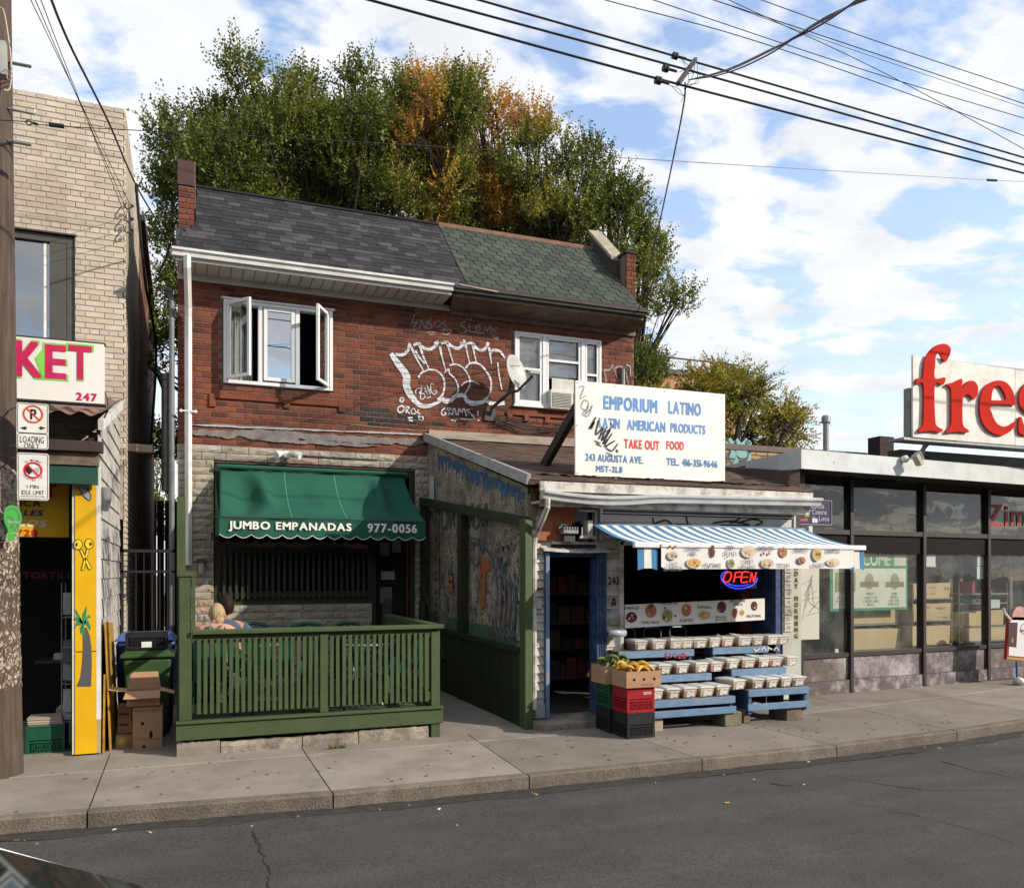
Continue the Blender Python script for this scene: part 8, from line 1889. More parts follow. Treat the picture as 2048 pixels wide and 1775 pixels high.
MB().hexa([(-.75,10.27,1.03),(-.09,10.27,1.03),(-.09,10.88,1.03),(-.75,10.88,1.03),(-.68,10.4,1.11),(-.16,10.4,1.11),(-.16,10.8,1.11),(-.68,10.8,1.11)]).build('lid', mat('bin_blue_lid', (.06,.12,.34), rough=.4), bb, bevel=.012)
mc = milk_crate(-.60, 9.78, .978, M_cb, 'dark grey crate with a white label lying on the green bin lid', w_=.42, d_=.32, h_=.17)
box('paper_label', M_lab, mc, -.44, -.34, 9.774, 9.778, 1.0, 1.06)
c1 = thing('cardboard_box', 'upright cardboard box with two round and one oval hand holes', 'box', (-.42, 9.3, 0))
MB().box(-.50,-.22,9.26,9.50,.0,.44).build('carton', M_card, c1, bevel=.004)
mb = MB()
for (u, v, rx, rz) in [(285,1446,.017,.017),(288,1492,.017,.016)]: p = onY(u, v, 9.258); mb.poly([(p.x+rx*math.cos(t), p.y, p.z+rz*math.sin(t)) for t in [k*math.pi/8 for k in range(16)]])
p = onY(302, 1468, 9.258); mb.poly([(p.x+.016*math.cos(t), p.y, p.z+.042*math.sin(t)) for t in [k*math.pi/8 for k in range(16)]]); mb.build('hand_hole', M_black, c1)
MB().box(-.50,-.22,9.254,9.257,.40,.402).box(-.50,-.22,9.254,9.257,.11,.112).build('crease', mat('card_crease', (.22,.13,.07)), c1)
c2 = thing('cardboard_box', 'open cardboard box with raised flaps on top of the holed box', 'box', (-.4, 9.35, .44))
mb = MB(); x0, x1, y0, y1, z0, z1 = -.56,-.24,9.24,9.50,.445,.60; e = .005
mb.box(x0,x1,y0,y0+e,z0,z1); mb.box(x0,x1,y1-e,y1,z0,z1); mb.box(x0,x0+e,y0,y1,z0,z1); mb.box(x1-e,x1,y0,y1,z0,z1); mb.box(x0,x1,y0,y1,z0,z0+e); mb.build('carton', M_card, c2)
def flap(pts): 
    mb = MB(); mb.prism(pts, (.0,.004,.003)); mb.build('flap', M_card, c2)
flap([(x0,y1,z1),(x1,y1,z1),(x1-.03,y1+.04,z1+.16),(x0+.03,y1+.04,z1+.16)]); flap([(x0,y0,z1),(x1,y0,z1),(x1-.0,y0-.11,z1-.06),(x0-.02,y0-.11,z1-.06)]); flap([(x0,y0,z1),(x0,y1,z1),(x0-.17,y1-.02,z1+.03),(x0-.17,y0+.04,z1+.02)]); flap([(x1,y1,z1),(x1,y0,z1),(x1+.13,y0+.06,z1-.05),(x1+.13,y1,z1-.04)])
c3 = thing('cardboard_box', 'flattened cardboard box with two slots standing behind the holed box', 'box', (-.6, 9.5, 0)); MB().hexa([(-.66,9.52,.14),(-.52,9.50,.14),(-.52,9.52,.14),(-.66,9.54,.14),(-.65,9.58,.44),(-.53,9.56,.44),(-.53,9.58,.44),(-.65,9.6,.44)]).build('carton', M_card, c3); MB().box(-.64,-.55,9.515,9.52,.22,.23).box(-.64,-.55,9.525,9.53,.33,.34).build('slot', M_black, c3)
c4 = thing('cardboard_box', 'low cardboard box with a yellow sticker beside the holed box', 'box', (-.6, 9.4, 0)); MB().hexa([(-.66,9.36,0),(-.50,9.42,0),(-.50,9.55,0),(-.66,9.5,0),(-.66,9.36,.14),(-.48,9.42,.12),(-.48,9.55,.12),(-.66,9.5,.14)]).build('carton', M_card, c4)
mb = MB(); mb.c = (.55,.42,.02); mb.add([(-.635,9.366,.05),(-.58,9.386,.05),(-.58,9.386,.11),(-.635,9.366,.11)], [(0,1,2,3)]); mb.build('sticker', M_print, c4)
gg = thing('alley_gate', 'black metal bar gate across the narrow alley', 'gate', (-.4, 11.6, 0))
MB().box(-.76,-.13,11.6,11.63,2.06,2.10).box(-.76,-.13,11.6,11.63,1.80,1.83).box(-.76,-.73,11.6,11.63,.1,2.1).box(-.16,-.13,11.6,11.63,.1,2.1).box(-.76,-.13,11.6,11.63,.2,.24).build('frame', M_cb, gg)
for i in range(6): MB().tube([(-.68+i*.093,11.615,.2),(-.68+i*.093,11.615,2.06)], .007, n=5).build('bar', M_cb, gg)
fn = thing('alley_fence', 'dark board fence closing the far end of the alley', 'fence', (-.4, 22, 0))
for i in range(9): box('board', M_cb, fn, -1.2+i*.18, -1.04+i*.18, 22.6, 22.63, 0, 3.6)

# ================= utility pole with signs =================
pl = thing('utility_pole', 'old wooden utility pole covered with staples and torn paper', 'utility pole', (-1.46, 8.5, 0))
pc = (-1.565, 8.6)
M_pole = mat('pole_wood', (.115,.08,.062), (.05,.035,.028), scale=5, rough=.9, bump=1.0, bscale=22, stretch=(5,5,.35), dirt=(.05,.035,.03), dirt_amt=.4, dirt_scale=2)
def pole_r(z): return .192-.012*z+.014*max(0, 1-z/1.2)
mb = MB(); n = 36; zs2 = [i*.18-.2 for i in range(60)]
for z in zs2:
    for k in range(n):
        a = 2*math.pi*k/n; r_ = pole_r(z)*(1+.014*noise.noise((math.cos(a)*6, math.sin(a)*6, z*.5))); mb.v.append((pc[0]+r_*math.cos(a), pc[1]+r_*math.sin(a), z))
for i in range(len(zs2)-1):
    for k in range(n): mb.face([i*n+k, i*n+(k+1) % n, (i+1)*n+(k+1) % n, (i+1)*n+k])
mb.build('shaft', M_pole, pl, smooth=True)
mb = MB(); mb2 = MB(); rr = random.Random(15)
for k in range(2300):
    z = rr.choice([rr.gauss(1.75,.25), rr.gauss(1.0,.12), rr.uniform(.8,2.7), rr.gauss(2.35,.2), rr.gauss(2.5,.15)]); a = rr.uniform(-2.6, .35); r_ = pole_r(z)+.004; w_ = rr.uniform(.004,.022); h_ = rr.uniform(.005,.03)
    if z > 2.0: w_ *= 1.7; h_ *= 1.7
    if z > 2.72 or z < .7: continue
    c = Vector((pc[0]+r_*math.cos(a), pc[1]+r_*math.sin(a), z)); t = Vector((-math.sin(a), math.cos(a), 0)); u_ = Vector((0,0,1)); o_ = Vector((math.cos(a), math.sin(a), 0))
    M_ = mb if rr.random() < .6 else mb2
    M_.poly([c-t*w_*rr.uniform(.4,1)+u_*h_*rr.uniform(-.5,.5), c+u_*h_-o_*.0+o_*.006*rr.random(), c+t*w_*rr.uniform(.4,1)+u_*h_*rr.uniform(-.4,.6), c-u_*h_*rr.uniform(.3,1)+t*w_*rr.uniform(-.5,.5)])
mb.build('torn_paper', mat('torn_paper', (.48,.44,.38), (.25,.18,.12), scale=40, rough=.8), pl, kind='stuff'); mb2.build('staples', mat('rust_flake', (.12,.06,.04), (.3,.25,.2), scale=60, rough=.7), pl, kind='stuff')
mb = MB()
for z, l in ((6.33,.10),(5.63,.10)): mb.tube([(pc[0]+.1,pc[1]-.08,z),(pc[0]+.1+l+.08,pc[1]-.10,z-.01)], .014, n=6)
mb.tube([(pc[0]+.1,pc[1]-.08,5.92),(pc[0]+.31,pc[1]-.10,5.90),(pc[0]+.31,pc[1]-.10,5.94)], .01, n=6); mb.build('bolt', M_grey, pl)
p = onY(5, 130, pc[1]-.15); box('junction_box', mat('junction_white', (.45,.45,.42), (.3,.3,.28), scale=4, rough=.5), pl, -1.62, p.x+.045, 8.33, 8.43, p.z-.14, p.z+.15)
mb = MB(); mb.tube(smooth_path([onY(0,15,8.4), onY(9,30,8.4), onY(22,120,8.4), onY(20,175,8.4), onY(8,180,8.38)], 5), .008, n=5); mb.build('cable', mat('beige_cable', (.45,.38,.3)), pl)
# street signs on brackets: they face the street, right of the pole
SGY = 8.32
def round_rect(x0, x1, z0, z1, r_, Y, n=5):
    P = []
    for cx, cz_, a0 in ((x1-r_,z1-r_,0),(x0+r_,z1-r_,90),(x0+r_,z0+r_,180),(x1-r_,z0+r_,270)):
        for k in range(n+1): a = rad(a0+90*k/n); P.append((cx+r_*math.cos(a), Y, cz_+r_*math.sin(a)))
    return P
def plate(t, x0, x1, z0, z1, Y=SGY, r_=.022, name='plate', m=None):
    mb = MB(); P = round_rect(x0, x1, z0, z1, r_, Y); mb.prism(P, (0,.003,0)); mb.build(name, m or mat('sign_plate', (.72,.71,.67), (.66,.65,.61), scale=4, rough=.35, dirt=(.5,.42,.3), dirt_amt=.3, dirt_scale=8), t)
def outline(mb, x0, x1, z0, z1, w_, Y, r_=.018): P = round_rect(x0, x1, z0, z1, r_, Y); ribbon(mb, P+[P[0]], w_)
def ringm(mb, c, r_, w_, Y): ribbon(mb, [(c[0]+r_*math.cos(t), Y, c[1]+r_*math.sin(t)) for t in [k*math.pi/16 for k in range(33)]], w_)
M_red = mat('sign_orange_red', (.62,.07,.02), rough=.4); M_red2 = mat('sign_pure_red', (.62,.015,.02), rough=.4)
def pb(u, v, Y=SGY-.003): return onY(u, v, Y)
s1 = thing('no_parking_sign', 'white no-parking sign with a loading-only tab bolted to the pole', 'sign', (-1.25, SGY, 3.0))
a = pb(33, 896); b = pb(97, 808); plate(s1, a.x, b.x, a.z, b.z)
t_ = MB(); c = pb(66, 828); zd = pb(66, 866).z; outline(t_, a.x+.008, b.x-.008, zd+.002, b.z-.008, .004, SGY-.002); outline(t_, a.x+.008, b.x-.008, a.z+.008, zd-.004, .004, SGY-.002)
text_px(t_, 'LOADING', 40, 871, 88, 884, SGY-.002, bold=0); text_px(t_, 'ONLY', 48, 885, 79, 896, SGY-.002, bold=0)
text_on(t_, 'P', (c.x-.022, SGY-.002, c.z-.045), (1,0,0), (0,0,1), .05, .09)
for s_ in (-1, 1):
    q0 = pb(66+s_*14, 855.5); q1 = pb(66+s_*26, 855.5); t_.poly([tuple(p_) for p_ in (q1, q0+Vector((0,0,.016)), q0-Vector((0,0,.016)))]); t_.poly([tuple(p_) for p_ in (q0+Vector((0,0,.004)), q0+Vector((-s_*.01,0,.004)), q0+Vector((-s_*.01,0,-.004)), q0-Vector((0,0,.004)))])
t_.build('legend', M_ink, s1); t_ = MB(); ringm(t_, (c.x, c.z), .072, .014, SGY-.0035); ribbon(t_, [(c.x-.05,SGY-.0036,c.z+.05),(c.x+.05,SGY-.0036,c.z-.05)], .012); t_.build('prohibition_ring', M_red, s1)
s2_ = thing('no_idling_sign', 'white no-idling sign with a red ring below the no-parking sign', 'sign', (-1.25, SGY, 2.6))
a = pb(34, 999); b = pb(98, 907); plate(s2_, a.x, b.x, a.z, b.z)
t_ = MB(); outline(t_, a.x+.010, b.x-.010, a.z+.010, b.z-.010, .004, SGY-.002); c = pb(66, 940); t2_ = MB()
text_px(t_, '1 MIN', 54, 969, 77, 976, SGY-.002, bold=0); text_px(t_, 'IDLE LIMIT', 43, 980, 88, 988, SGY-.002, bold=0); text_px(t_, 'IDLING POLLUTES AND IS ILLEGAL', 42, 990, 90, 993, SGY-.002, bold=0)
def arc_text(mb, s_, c, r_, a0, a1, h_, Y, flip=False):
    n = len(s_)
    for i, ch in enumerate(s_):
        if ch == ' ': continue
        a = rad(a0+(a1-a0)*i/(n-1)); d = Vector((math.cos(a), 0, math.sin(a))); tt = Vector((math.sin(a), 0, -math.cos(a)))*(1 if not flip else -1); up = d if not flip else -d
        text_on(mb, ch, Vector((c[0], Y, c[1]))+d*(r_ if not flip else r_+h_)-tt*h_*.35, tt, up, h_*.7, h_, bold=0)
arc_text(t_, 'NO IDLING', (c.x, c.z), .080, 130, 50, .016, SGY-.002); arc_text(t_, 'CHAPTER 517', (c.x, c.z), .080, 212, 328, .014, SGY-.002, flip=True)
t_.poly([tuple(pb(*q)) for q in [(50,932),(52,942),(58,949),(64,944),(66,938),(60,935),(56,932)]]); t_.build('legend', M_ink, s2_)
t_ = MB(); t_.poly([tuple(pb(*q)) for q in [(66,938),(72,934),(79,936),(78,944),(72,949),(66,945)]]); t_.build('smoke_symbol', mat('symbol_grey', (.42,.42,.42)), s2_)
t_ = MB(); ringm(t_, (c.x, c.z), .066, .016, SGY-.0035); ribbon(t_, [(c.x-.045,SGY-.0036,c.z+.05),(c.x+.045,SGY-.0036,c.z-.05)], .012); t_.build('prohibition_ring', M_red2, s2_)
mb = MB()
for z in (b.z-.04, a.z+.06, pb(66,815).z, pb(66,890).z): mb.tube([(pc[0]+.12,pc[1]-.12,z),(pc[0]+.2,SGY+.01,z)], .008, n=5)
mb.build('sign_bracket', M_grey, pl)
s3 = thing('footprint_sign', 'green footprint-shaped tag nailed to the pole', 'sign', (-1.45, 8.35, 2.2)); GY = 8.36
fp = [(10,1016),(20,1010),(32,1012),(42,1025),(43,1042),(36,1055),(32,1068),(27,1080),(19,1081),(14,1074),(16,1060),(10,1045),(8,1030)]
P = smooth_path([onY(u, v, GY) for u, v in fp+[fp[0]]], 4)[:-1]; mb = MB(); mb.prism([tuple(p_) for p_ in P], (0,.003,0)); mb.build('plate', mat('footprint_green', (.07,.42,.06), (.06,.36,.05), scale=4, rough=.5), s3)
t_ = MB(); text_px(t_, '[murmur]', 17, 1040, 39, 1047, GY-.002, bold=.018); text_px(t_, '416-915', 20, 1064, 33, 1067, GY-.002, bold=0); t_.build('lettering', M_white, s3)
t_ = MB(); ribbon(t_, smooth_path([onY(*q, GY-.0015) for q in [(14,1020),(28,1016),(38,1030),(36,1050),(28,1060)]], 5), .012); ribbon(t_, smooth_path([onY(*q, GY-.0015) for q in [(14,1034),(22,1034),(26,1044),(22,1056)]], 5), .016); t_.build('swirl', mat('swirl_green', (.10,.22,.12)), s3)

# ================= overhead wires =================
def wire(pts, r_, lb, cat='wire', m=None, group=None, n=5, nm='overhead_wire'):
    o = MB().tube(smooth_path([Vector(p_) for p_ in pts], 8), r_, n=n).build(nm, m or M_cb, None); tag(o, lb, cat, group); return o
def W(u, v, Y): return onY(u, v, Y)
HYW = 7.6
def hv(u0, v0, u1, v1, mid, lb, Y0_, Y1_, r_=.012):
    a = W(u0, v0, Y0_); m_ = W(*mid, (Y0_+Y1_)/2); b = W(u1, v1, Y1_)
    wire([a+(a-m_)*1.2, a, m_, b, b+(b-m_)*1.5], r_, lb)
hv(720, -5, 2120, 365, (1362,170), 'lowest of the three thick power lines sloping down to the right', 6.6, 6.6, .011)
hv(840, -5, 2120, 350, (1375,140), 'middle of the three thick power lines sloping down to the right', 7.0, 7.0, .011)
hv(940, -5, 2120, 336, (1400,127), 'uppermost of the three thick power lines crossing the spreader bar', 7.4, 7.4, .011)
hv(1180, -8, 2120, 297, (1560,98), 'thin wire below the one with hanging ties at the upper right', 9.0, 9.0, .006)
hv(1270, -12, 2120, 258, (1740,144), 'thin wire with short hanging ties at the upper right', 9.4, 9.4, .006)
hv(1390, -12, 2120, 232, (1690,87), 'lashed cable of the upper right bundle', 9.8, 9.8, .007)
hv(1400, -10, 2120, 240, (1700,98), 'slack companion wire of the upper right bundle', 9.9, 9.9, .004)
hv(1440, -8, 2120, 338, (1780,152), 'thin wire crossing the others steeply at the right', 9.3, 8.6, .005)
hv(1500, -8, 2120, 205, (1760,85), 'topmost thin wire in the upper right corner', 10.5, 10.5, .007)
wire([W(-60,238,8.3), W(60,244,8.2), W(130,253,8.1), W(700,283,8.1), W(1200,313,8.1), W(1980,360,8.2), W(2120,364,8.2)], .004, 'thin span wire crossing the whole view in front of the trees')
t = thing('wire_strainer', 'black strain insulator on the span wire at the far left', 'insulator', tuple(W(110,250,8.1)))
MB().tube([W(98,249,8.1), W(128,253,8.1)], .02, n=8).build('sleeve', M_cb, t); MB().tube([W(50,244,8.18),W(58,240,8.18),W(66,246,8.18),W(58,251,8.18),W(50,244,8.18)], .006, n=5).build('loop', M_cb, t); MB().tube([W(66,246,8.18),W(75,249,8.17)], .012, n=6).build('clamp', M_cb, t)
t = thing('wire_splice', 'small black splice on the span wire at the right', 'insulator', tuple(W(1984,360,8.2))); MB().tube([W(1975,360,8.2),W(1993,361,8.2)], .017, n=8).build('sleeve', M_cb, t)
# spreader bar with dead-end insulators, the drop to the house and the twisted service cables
sp2 = thing('cable_spreader', 'wooden spreader bar hanging between the thick power lines', 'cable fitting', tuple(W(1375,142,7.0)))
MB().beam(W(1356,168,6.6), W(1391,119,7.4), .035, .035).build('bar', mat('spreader_wood', (.04,.03,.025)), sp2)
for (u, v, Y, lb) in [(1350,112,7.4,'upper'),(1331,137,7.0,'middle'),(1316,161,6.6,'lower')]:
    o = MB().lathe(tuple(W(u,v,Y)), [(.02,-.03),(.035,-.025),(.035,-.005),(.022,0),(.036,.005),(.036,.025),(.02,.03)], n=10, axis='X').build('insulator', M_cb, None); tag(o, '%s of the three black spool insulators left of the spreader bar' % lb, 'insulator')
    MB().tube([W(u+8,v+2,Y), W(u+22,v+6,Y)], .013, n=6).build('clamp', M_cb, sp2)
mb = MB(); rr = random.Random(2)
for (a, b) in [((1360,112),(1362,205)),((1345,140),(1388,128)),((1320,165),(1365,190)),((1356,112),(1398,150)),((1390,120),(1368,178)),((1395,128),(1378,172)),((1343,172),(1368,192)),((1370,150),(1400,155)),((1365,170),(1395,152))]:
    pa = W(*a, 7.0); pb2 = W(*b, 7.0); md = (pa+pb2)/2+Vector((rr.uniform(-.05,.1), 0, rr.uniform(-.07,.05))); mb.tube(smooth_path([pa, md, pb2], 5), .003, n=4)
mb.build('tie_wire', M_cb, sp2)
wire([W(1370,165,7.0), W(1368,205,7.2), W(1350,300,8.2), W(1318,450,9.6), W(1285,590,11.0), W(1268,650,11.8)], .009, 'black service drop from the spreader bar to the right corner of the brick house')
o1 = [W(1378,160,7.0), W(1450,142,5.6), W(1540,100,4.4), W(1640,45,3.6), W(1750,-20,3.0)]
for k, off in enumerate(((0,0),(8,-6),(-4,8))):
    wire([W(1378,160,7.0), W(1450+off[0]*.5,143+off[1]*.6,5.6), W(1540+off[0],102+off[1],4.4), W(1640-off[0]*(k == 2)*2,45-off[1],3.6), W((1750,1735,1770)[k],-15,3.0)], .0055, 'strand %s of the twisted cable rising to the upper right from the spreader bar' % ('first','second','third')[k], group='strands of the twisted service cable') 
# wires from the pole to the cream building and to the brick house
wire([W(95,-20,6.5), W(140,90,7.4), W(215,240,9.0), W(272,370,10.6), W(330,470,11.7), W(338,500,11.9)], .010, 'thick black cable from the top left down to the mast of the brick house')
for k, (u0, u1, v1) in enumerate(((52,262,412),(62,262,438),(74,262,460))):
    wire([W(u0,-20,7.0), W((u0+u1)/2-12, v1*.42, 9.5), W(u1, v1, 11.8)], .004, '%s thin wire from the top left to the hooks on the cream brick corner' % ('lowest','middle','upper')[k])
hk = thing('wall_hooks', 'three black insulator hooks on the corner of the cream brick building', 'insulator', tuple(W(258,440,11.85)))
for v in (412, 438, 460):
    p_ = W(255, v, 11.9); MB().tube([p_+Vector((-.02,.05,.06)), p_+Vector((-.04,-.0,-.02)), p_+Vector((0,-.03,-.05)), p_+Vector((.05,-.03,-.02))], .010, n=6).build('hook', mat('rusty_hook', (.12,.05,.03)), hk); MB().ell(p_+Vector((.06,-.03,0)), .022,.02,.022, n=8, m=5).build('spool', M_cb, hk)
wire([W(272,370,11.9), W(290,560,12.4), W(312,700,13.5), W(300,900,13.5)], .02, 'slack black cable hanging down the side of the cream building')
wire([W(345,470,11.9), W(330,520,11.95), W(318,545,11.9), W(332,520,11.95), W(347,540,11.95)], .012, 'looped black cable at the service mast of the brick house')

# ================= trees behind =================
def leaf_mat(name, ramp):
    m = bpy.data.materials.new(name); m.use_nodes = True; t = m.node_tree; N = t.nodes; K = t.links.new; b = N['Principled BSDF']
    at = N.new('ShaderNodeAttribute'); at.attribute_name = 'rnd'; rp = N.new('ShaderNodeValToRGB'); K(at.outputs['Fac'], rp.inputs[0]); els = rp.color_ramp.elements
    while len(els) < len(ramp): els.new(.5)
    for i, (p_, c) in enumerate(ramp): els[i].position = p_; els[i].color = (*c, 1)
    K(rp.outputs[0], b.inputs['Base Color']); b.inputs['Roughness'].default_value = .5; b.inputs['Specular IOR Level'].default_value = .35
    tr = N.new('ShaderNodeBsdfTranslucent'); K(rp.outputs[0], tr.inputs[0]); mx = N.new('ShaderNodeMixShader'); mx.inputs[0].default_value = .35
    K(b.outputs[0], mx.inputs[1]); K(tr.outputs[0], mx.inputs[2]); K(mx.outputs[0], N['Material Output'].inputs[0]); return m
M_leaf = leaf_mat('leaves', [(0,(.07,.092,.014)),(.25,(.125,.155,.022)),(.5,(.21,.23,.038)),(.66,(.29,.26,.04)),(.75,(.45,.29,.04)),(.88,(.56,.30,.05)),(1,(.42,.21,.11))])
M_bark = mat('bark', (.06,.045,.035), (.03,.022,.018), scale=6, rough=.95, bump=.5)
def tree(label, base, trunk_top, blobs, Yc, leaf, spray_len, n_sprays, colf, seed, seen=True, name='tree', drop=0.0, per=13):
    """blobs: (u, v, r px) on the plane Yc give the crown's masses"""
    rr = random.Random(seed); t = thing(name, label, 'tree', (base[0], base[1], 0))
    B = []
    for (u, v, r_) in blobs:
        c = onY(u, v+(34 if v < 330 and r_ > 20 else 8)*(name == 'tree'), Yc); rw = r_*depth(c)/FPX; c = c+Vector((0, rr.uniform(-1.0, 1.6), 0)); B.append((c, rw))
    # trunk and limbs
    mb = MB(); tb = Vector((base[0], base[1], -.2)); tt_ = Vector(trunk_top)
    mb.tube([tb, (tb+tt_)/2+Vector((.15,0,0)), tt_], [.34,.27,.2], n=9)
    for (c, rw) in B:
        md = tt_.lerp(c, .5)+Vector((rr.uniform(-.4,.4), rr.uniform(-.3,.3), -abs(c.x-tt_.x)*.12)); top = c+Vector((rr.uniform(-.2,.2),0,rw*.35))
        P = smooth_path([tt_, md, top], 6); mb.tube(P, [.13-.115*i/(len(P)-1) for i in range(len(P))], n=6)
        for q in range(7):
            s_ = P[rr.randrange(3, len(P)-1)]; e_ = c+Vector((rr.gauss(0,.5), rr.gauss(0,.5), rr.gauss(.15,.5)))*rw; mb.tube([s_, s_.lerp(e_, .5)+Vector((0,0,rw*.08)), e_], [.035,.022,.008], n=4)
    mb.build('trunk', M_bark, t)
    lv = MB(); V = lv.v; F = lv.f; RN = lv.rn; CC = lv.col
    vols = [rw**2.2 for _, rw in B]; tot = sum(vols)
    tw = MB()
    for (c, rw), vol in zip(B, vols):
        k = int(n_sprays*vol/tot)
        for _ in range(k):
            # points concentrated towards the outer shell, upper half a little denser
            d = Vector((rr.gauss(0,1), rr.gauss(0,1), rr.gauss(0,1))).normalized(); q = rr.random()**.42
            p = c+Vector((d.x*rw, d.y*rw*.8, d.z*rw))*q
            if noise.noise(p*(.9))<-.33 : continue
            up = Vector((d.x*.55, d.y*.4, .75+.5*d.z-drop)); up += Vector((rr.gauss(0,.3), rr.gauss(0,.3), rr.gauss(0,.2))); up.normalize()
            ln = spray_len*rr.uniform(.5, 1.25); e_ = p+up*ln
            side = up.cross(Vector((rr.gauss(0,1), rr.gauss(0,1), rr.gauss(0,1)))).normalized()
            base_r = colf(p, rr)
            for i in range(per):
                f = (i+.5)/per; s_ = side if i % 2 else -side
                cc = p+up*ln*f-Vector((0,0,drop*.35*ln*f*f)); dl_ = (up*.6+s_*(.8)+Vector((rr.gauss(0,.25), rr.gauss(0,.25), rr.gauss(-.05,.2)))).normalized(); L_ = leaf*rr.uniform(.7,1.25)*(1-.35*f)
                wv = dl_.cross(Vector((rr.gauss(0,1), rr.gauss(0,1), rr.gauss(.6,1)))).normalized()*L_*.27
                a = cc; m_ = cc+dl_*L_*.5; z_ = cc+dl_*L_
                b = len(V); V.append(tuple(a)); V.append(tuple(m_+wv)); V.append(tuple(z_)); V.append(tuple(m_-wv)); F.append([b, b+1, b+2, b+3]); RN.append(min(.999, max(0, base_r+rr.gauss(0,.07)))); CC.append(None)
            if rr.random() < .25: tw.tube([p-up*ln*.6, e_], [.008,.003], n=3, cap=False)
    lv.build('crown', M_leaf, t, kind='stuff'); tw.build('twig', M_bark, t, kind='stuff')
    return t
def cf_green(p, rr): return .30+.30*noise.noise(p*.55)+.12*noise.noise(p*2)
def orange_mask(p):
    # autumn streaks: a vertical band and patches
    d = depth(p); u = CXP+FPX*(p.x*CA-p.y*SA)/d; v = HYP-FPX*(p.z-CAMZ)/d
    return math.exp(-((p.x-8.15)/.55)**2)
def cf_autumn(p, rr):
    g_ = .36+.26*noise.noise(p*.55)
    o_ = .62*noise.noise(Vector((p.x*1.1, p.y*.6, p.z*.45))+Vector((4.2,0,1)))+.24
    return g_ if o_ < .16 else min(.95, .62+o_*.6)
def cf_yellow(p, rr): return .63+.15*noise.noise(p*1.3)
YT = 19.0
tree('broad green tree with upright shoots rising behind the grey shingled roof', (3.2, 20.5), (3.4, 20.2, 5.0), [(350,235,50),(365,320,65),(350,430,62),(390,560,70),(330,640,50),(440,230,55),(480,135,36),(455,180,34),(540,175,34),(470,290,85),(450,380,90),(610,165,38),(560,260,85),(560,380,90),(660,200,55),(700,170,34),(660,290,95),(680,400,90),(750,200,50),(720,240,65),(760,310,90),(770,400,85),(620,420,80),(700,330,90),(500,440,80),(800,190,40),(310,760,45),(345,880,40)], YT, .108, .55, 11000, cf_green, 11)
tree('green tree turning orange behind the join of the two roofs', (8.0, 20.5), (7.9, 20.2, 5.5), [(835,135,38),(870,150,36),(830,240,75),(850,350,85),(880,220,60),(880,430,60),(945,165,38),(935,220,45),(940,290,60),(950,380,75),(1005,180,42),(1000,290,55),(1050,250,38),(990,410,65)], YT-.5, .105, .5, 5400, cf_autumn, 12)
tree('lower green tree spreading right behind the end of the green roof', (10.6, 20.0), (10.5, 19.7, 4.5), [(1050,330,65),(1060,370,70),(1000,440,70),(1110,360,45),(1165,330,38),(1130,430,75),(1200,400,55),(1230,430,60),(1090,430,75),(1100,300,40),(1140,480,80),(1250,520,70),(1290,510,45),(1300,580,55),(1280,650,60),(1310,720,50),(1320,620,30),(1270,740,50),(1080,460,60)], YT-1.0, .10, .45, 5200, cf_green, 13)
def sumac(lb, base, top, blobs, Yc, n, seed): return tree(lb, base, top, blobs, Yc, .095, .62, n, cf_yellow, seed, name='sumac_tree', drop=.6, per=26)
pS = onY(1450, 880, 15.0)
sumac('yellow-green sumac with drooping feathery leaves above the tan brick wall', (pS.x, 15.2), (pS.x+.1, 15.1, 3.6), [(1460,800,30),(1500,790,40),(1530,830,45),(1580,850,40),(1550,865,35),(1480,830,25),(1440,745,12),(1510,855,35),(1595,830,22)], 15.0, 900, 21)
pS = onY(1380, 850, 16.0)
sumac('yellowish sumac rising behind the top edge of the white roof sign', (pS.x, 16.2), (pS.x, 16.1, 3.8), [(1380,790,30),(1420,790,28),(1350,800,28),(1330,770,25),(1450,790,28),(1400,780,25)], 16.0, 520, 22)
# greenery beyond the alley
tree('distant leafy tree seen through the gap at the end of the alley', (-.6, 34), (-.5, 34, 3), [(322,960,30),(318,1020,25),(330,900,25),(312,860,15)], 33, .16, .6, 260, cf_green, 31)

# ================= far side of the street (behind the camera) =================
def row_house(x0, x1, h, m, lb):
    t = thing('row_house', lb, 'house', ((x0+x1)/2, -7.6, 0)); box('wall', m, t, x0, x1-.05, -14, -7.5, 0, h); box('cornice', M_darkmetal, t, x0, x1-.05, -7.5, -7.3, h-.3, h)
    n = max(2, int((x1-x0)/2))
    for i in range(n):
        xc = x0+(x1-x0)*(i+.5)/n; w_ = box('window', M_white, t, xc-.5, xc+.5, -7.5, -7.46, 3.9, 5.4); box('pane', M_ink, w_, xc-.44, xc+.44, -7.46, -7.45, 3.96, 5.34)
    sw_ = box('shop_window', M_mullion, t, x0+.4, x1-.5, -7.5, -7.45, .6, 2.8); box('pane', M_ink, sw_, x0+.5, x1-.6, -7.45, -7.44, .7, 2.7)
xx = -22
for i, (w_, h, c) in enumerate([(6,7,(.22,.10,.07)),(5,6.4,(.35,.31,.25)),(7,7.2,(.20,.09,.06)),(5,6.6,(.3,.22,.16)),(6,7,(.16,.08,.06)),(7,6.2,(.38,.35,.3)),(6,7.2,(.2,.1,.07)),(7,6.8,(.3,.25,.2))]):
    row_house(xx, xx+w_, h, mat('far_wall_%s' % 'abcdefgh'[i], c, tuple(q*.7 for q in c), scale=3, rough=.9), 'row house across the street, number %s from the west end' % ordinal(i)); xx += w_
fp_ = box('far_pavement', M_conc, None, -60, 60, -7.5, -5.6, -.3, 0, kind='structure')

# ================= parked car at the lower left =================
car = thing('parked_car', 'dark parked car whose roof edge and windscreen show in the lower left corner', 'car', (-.95, 3.0, -.14))
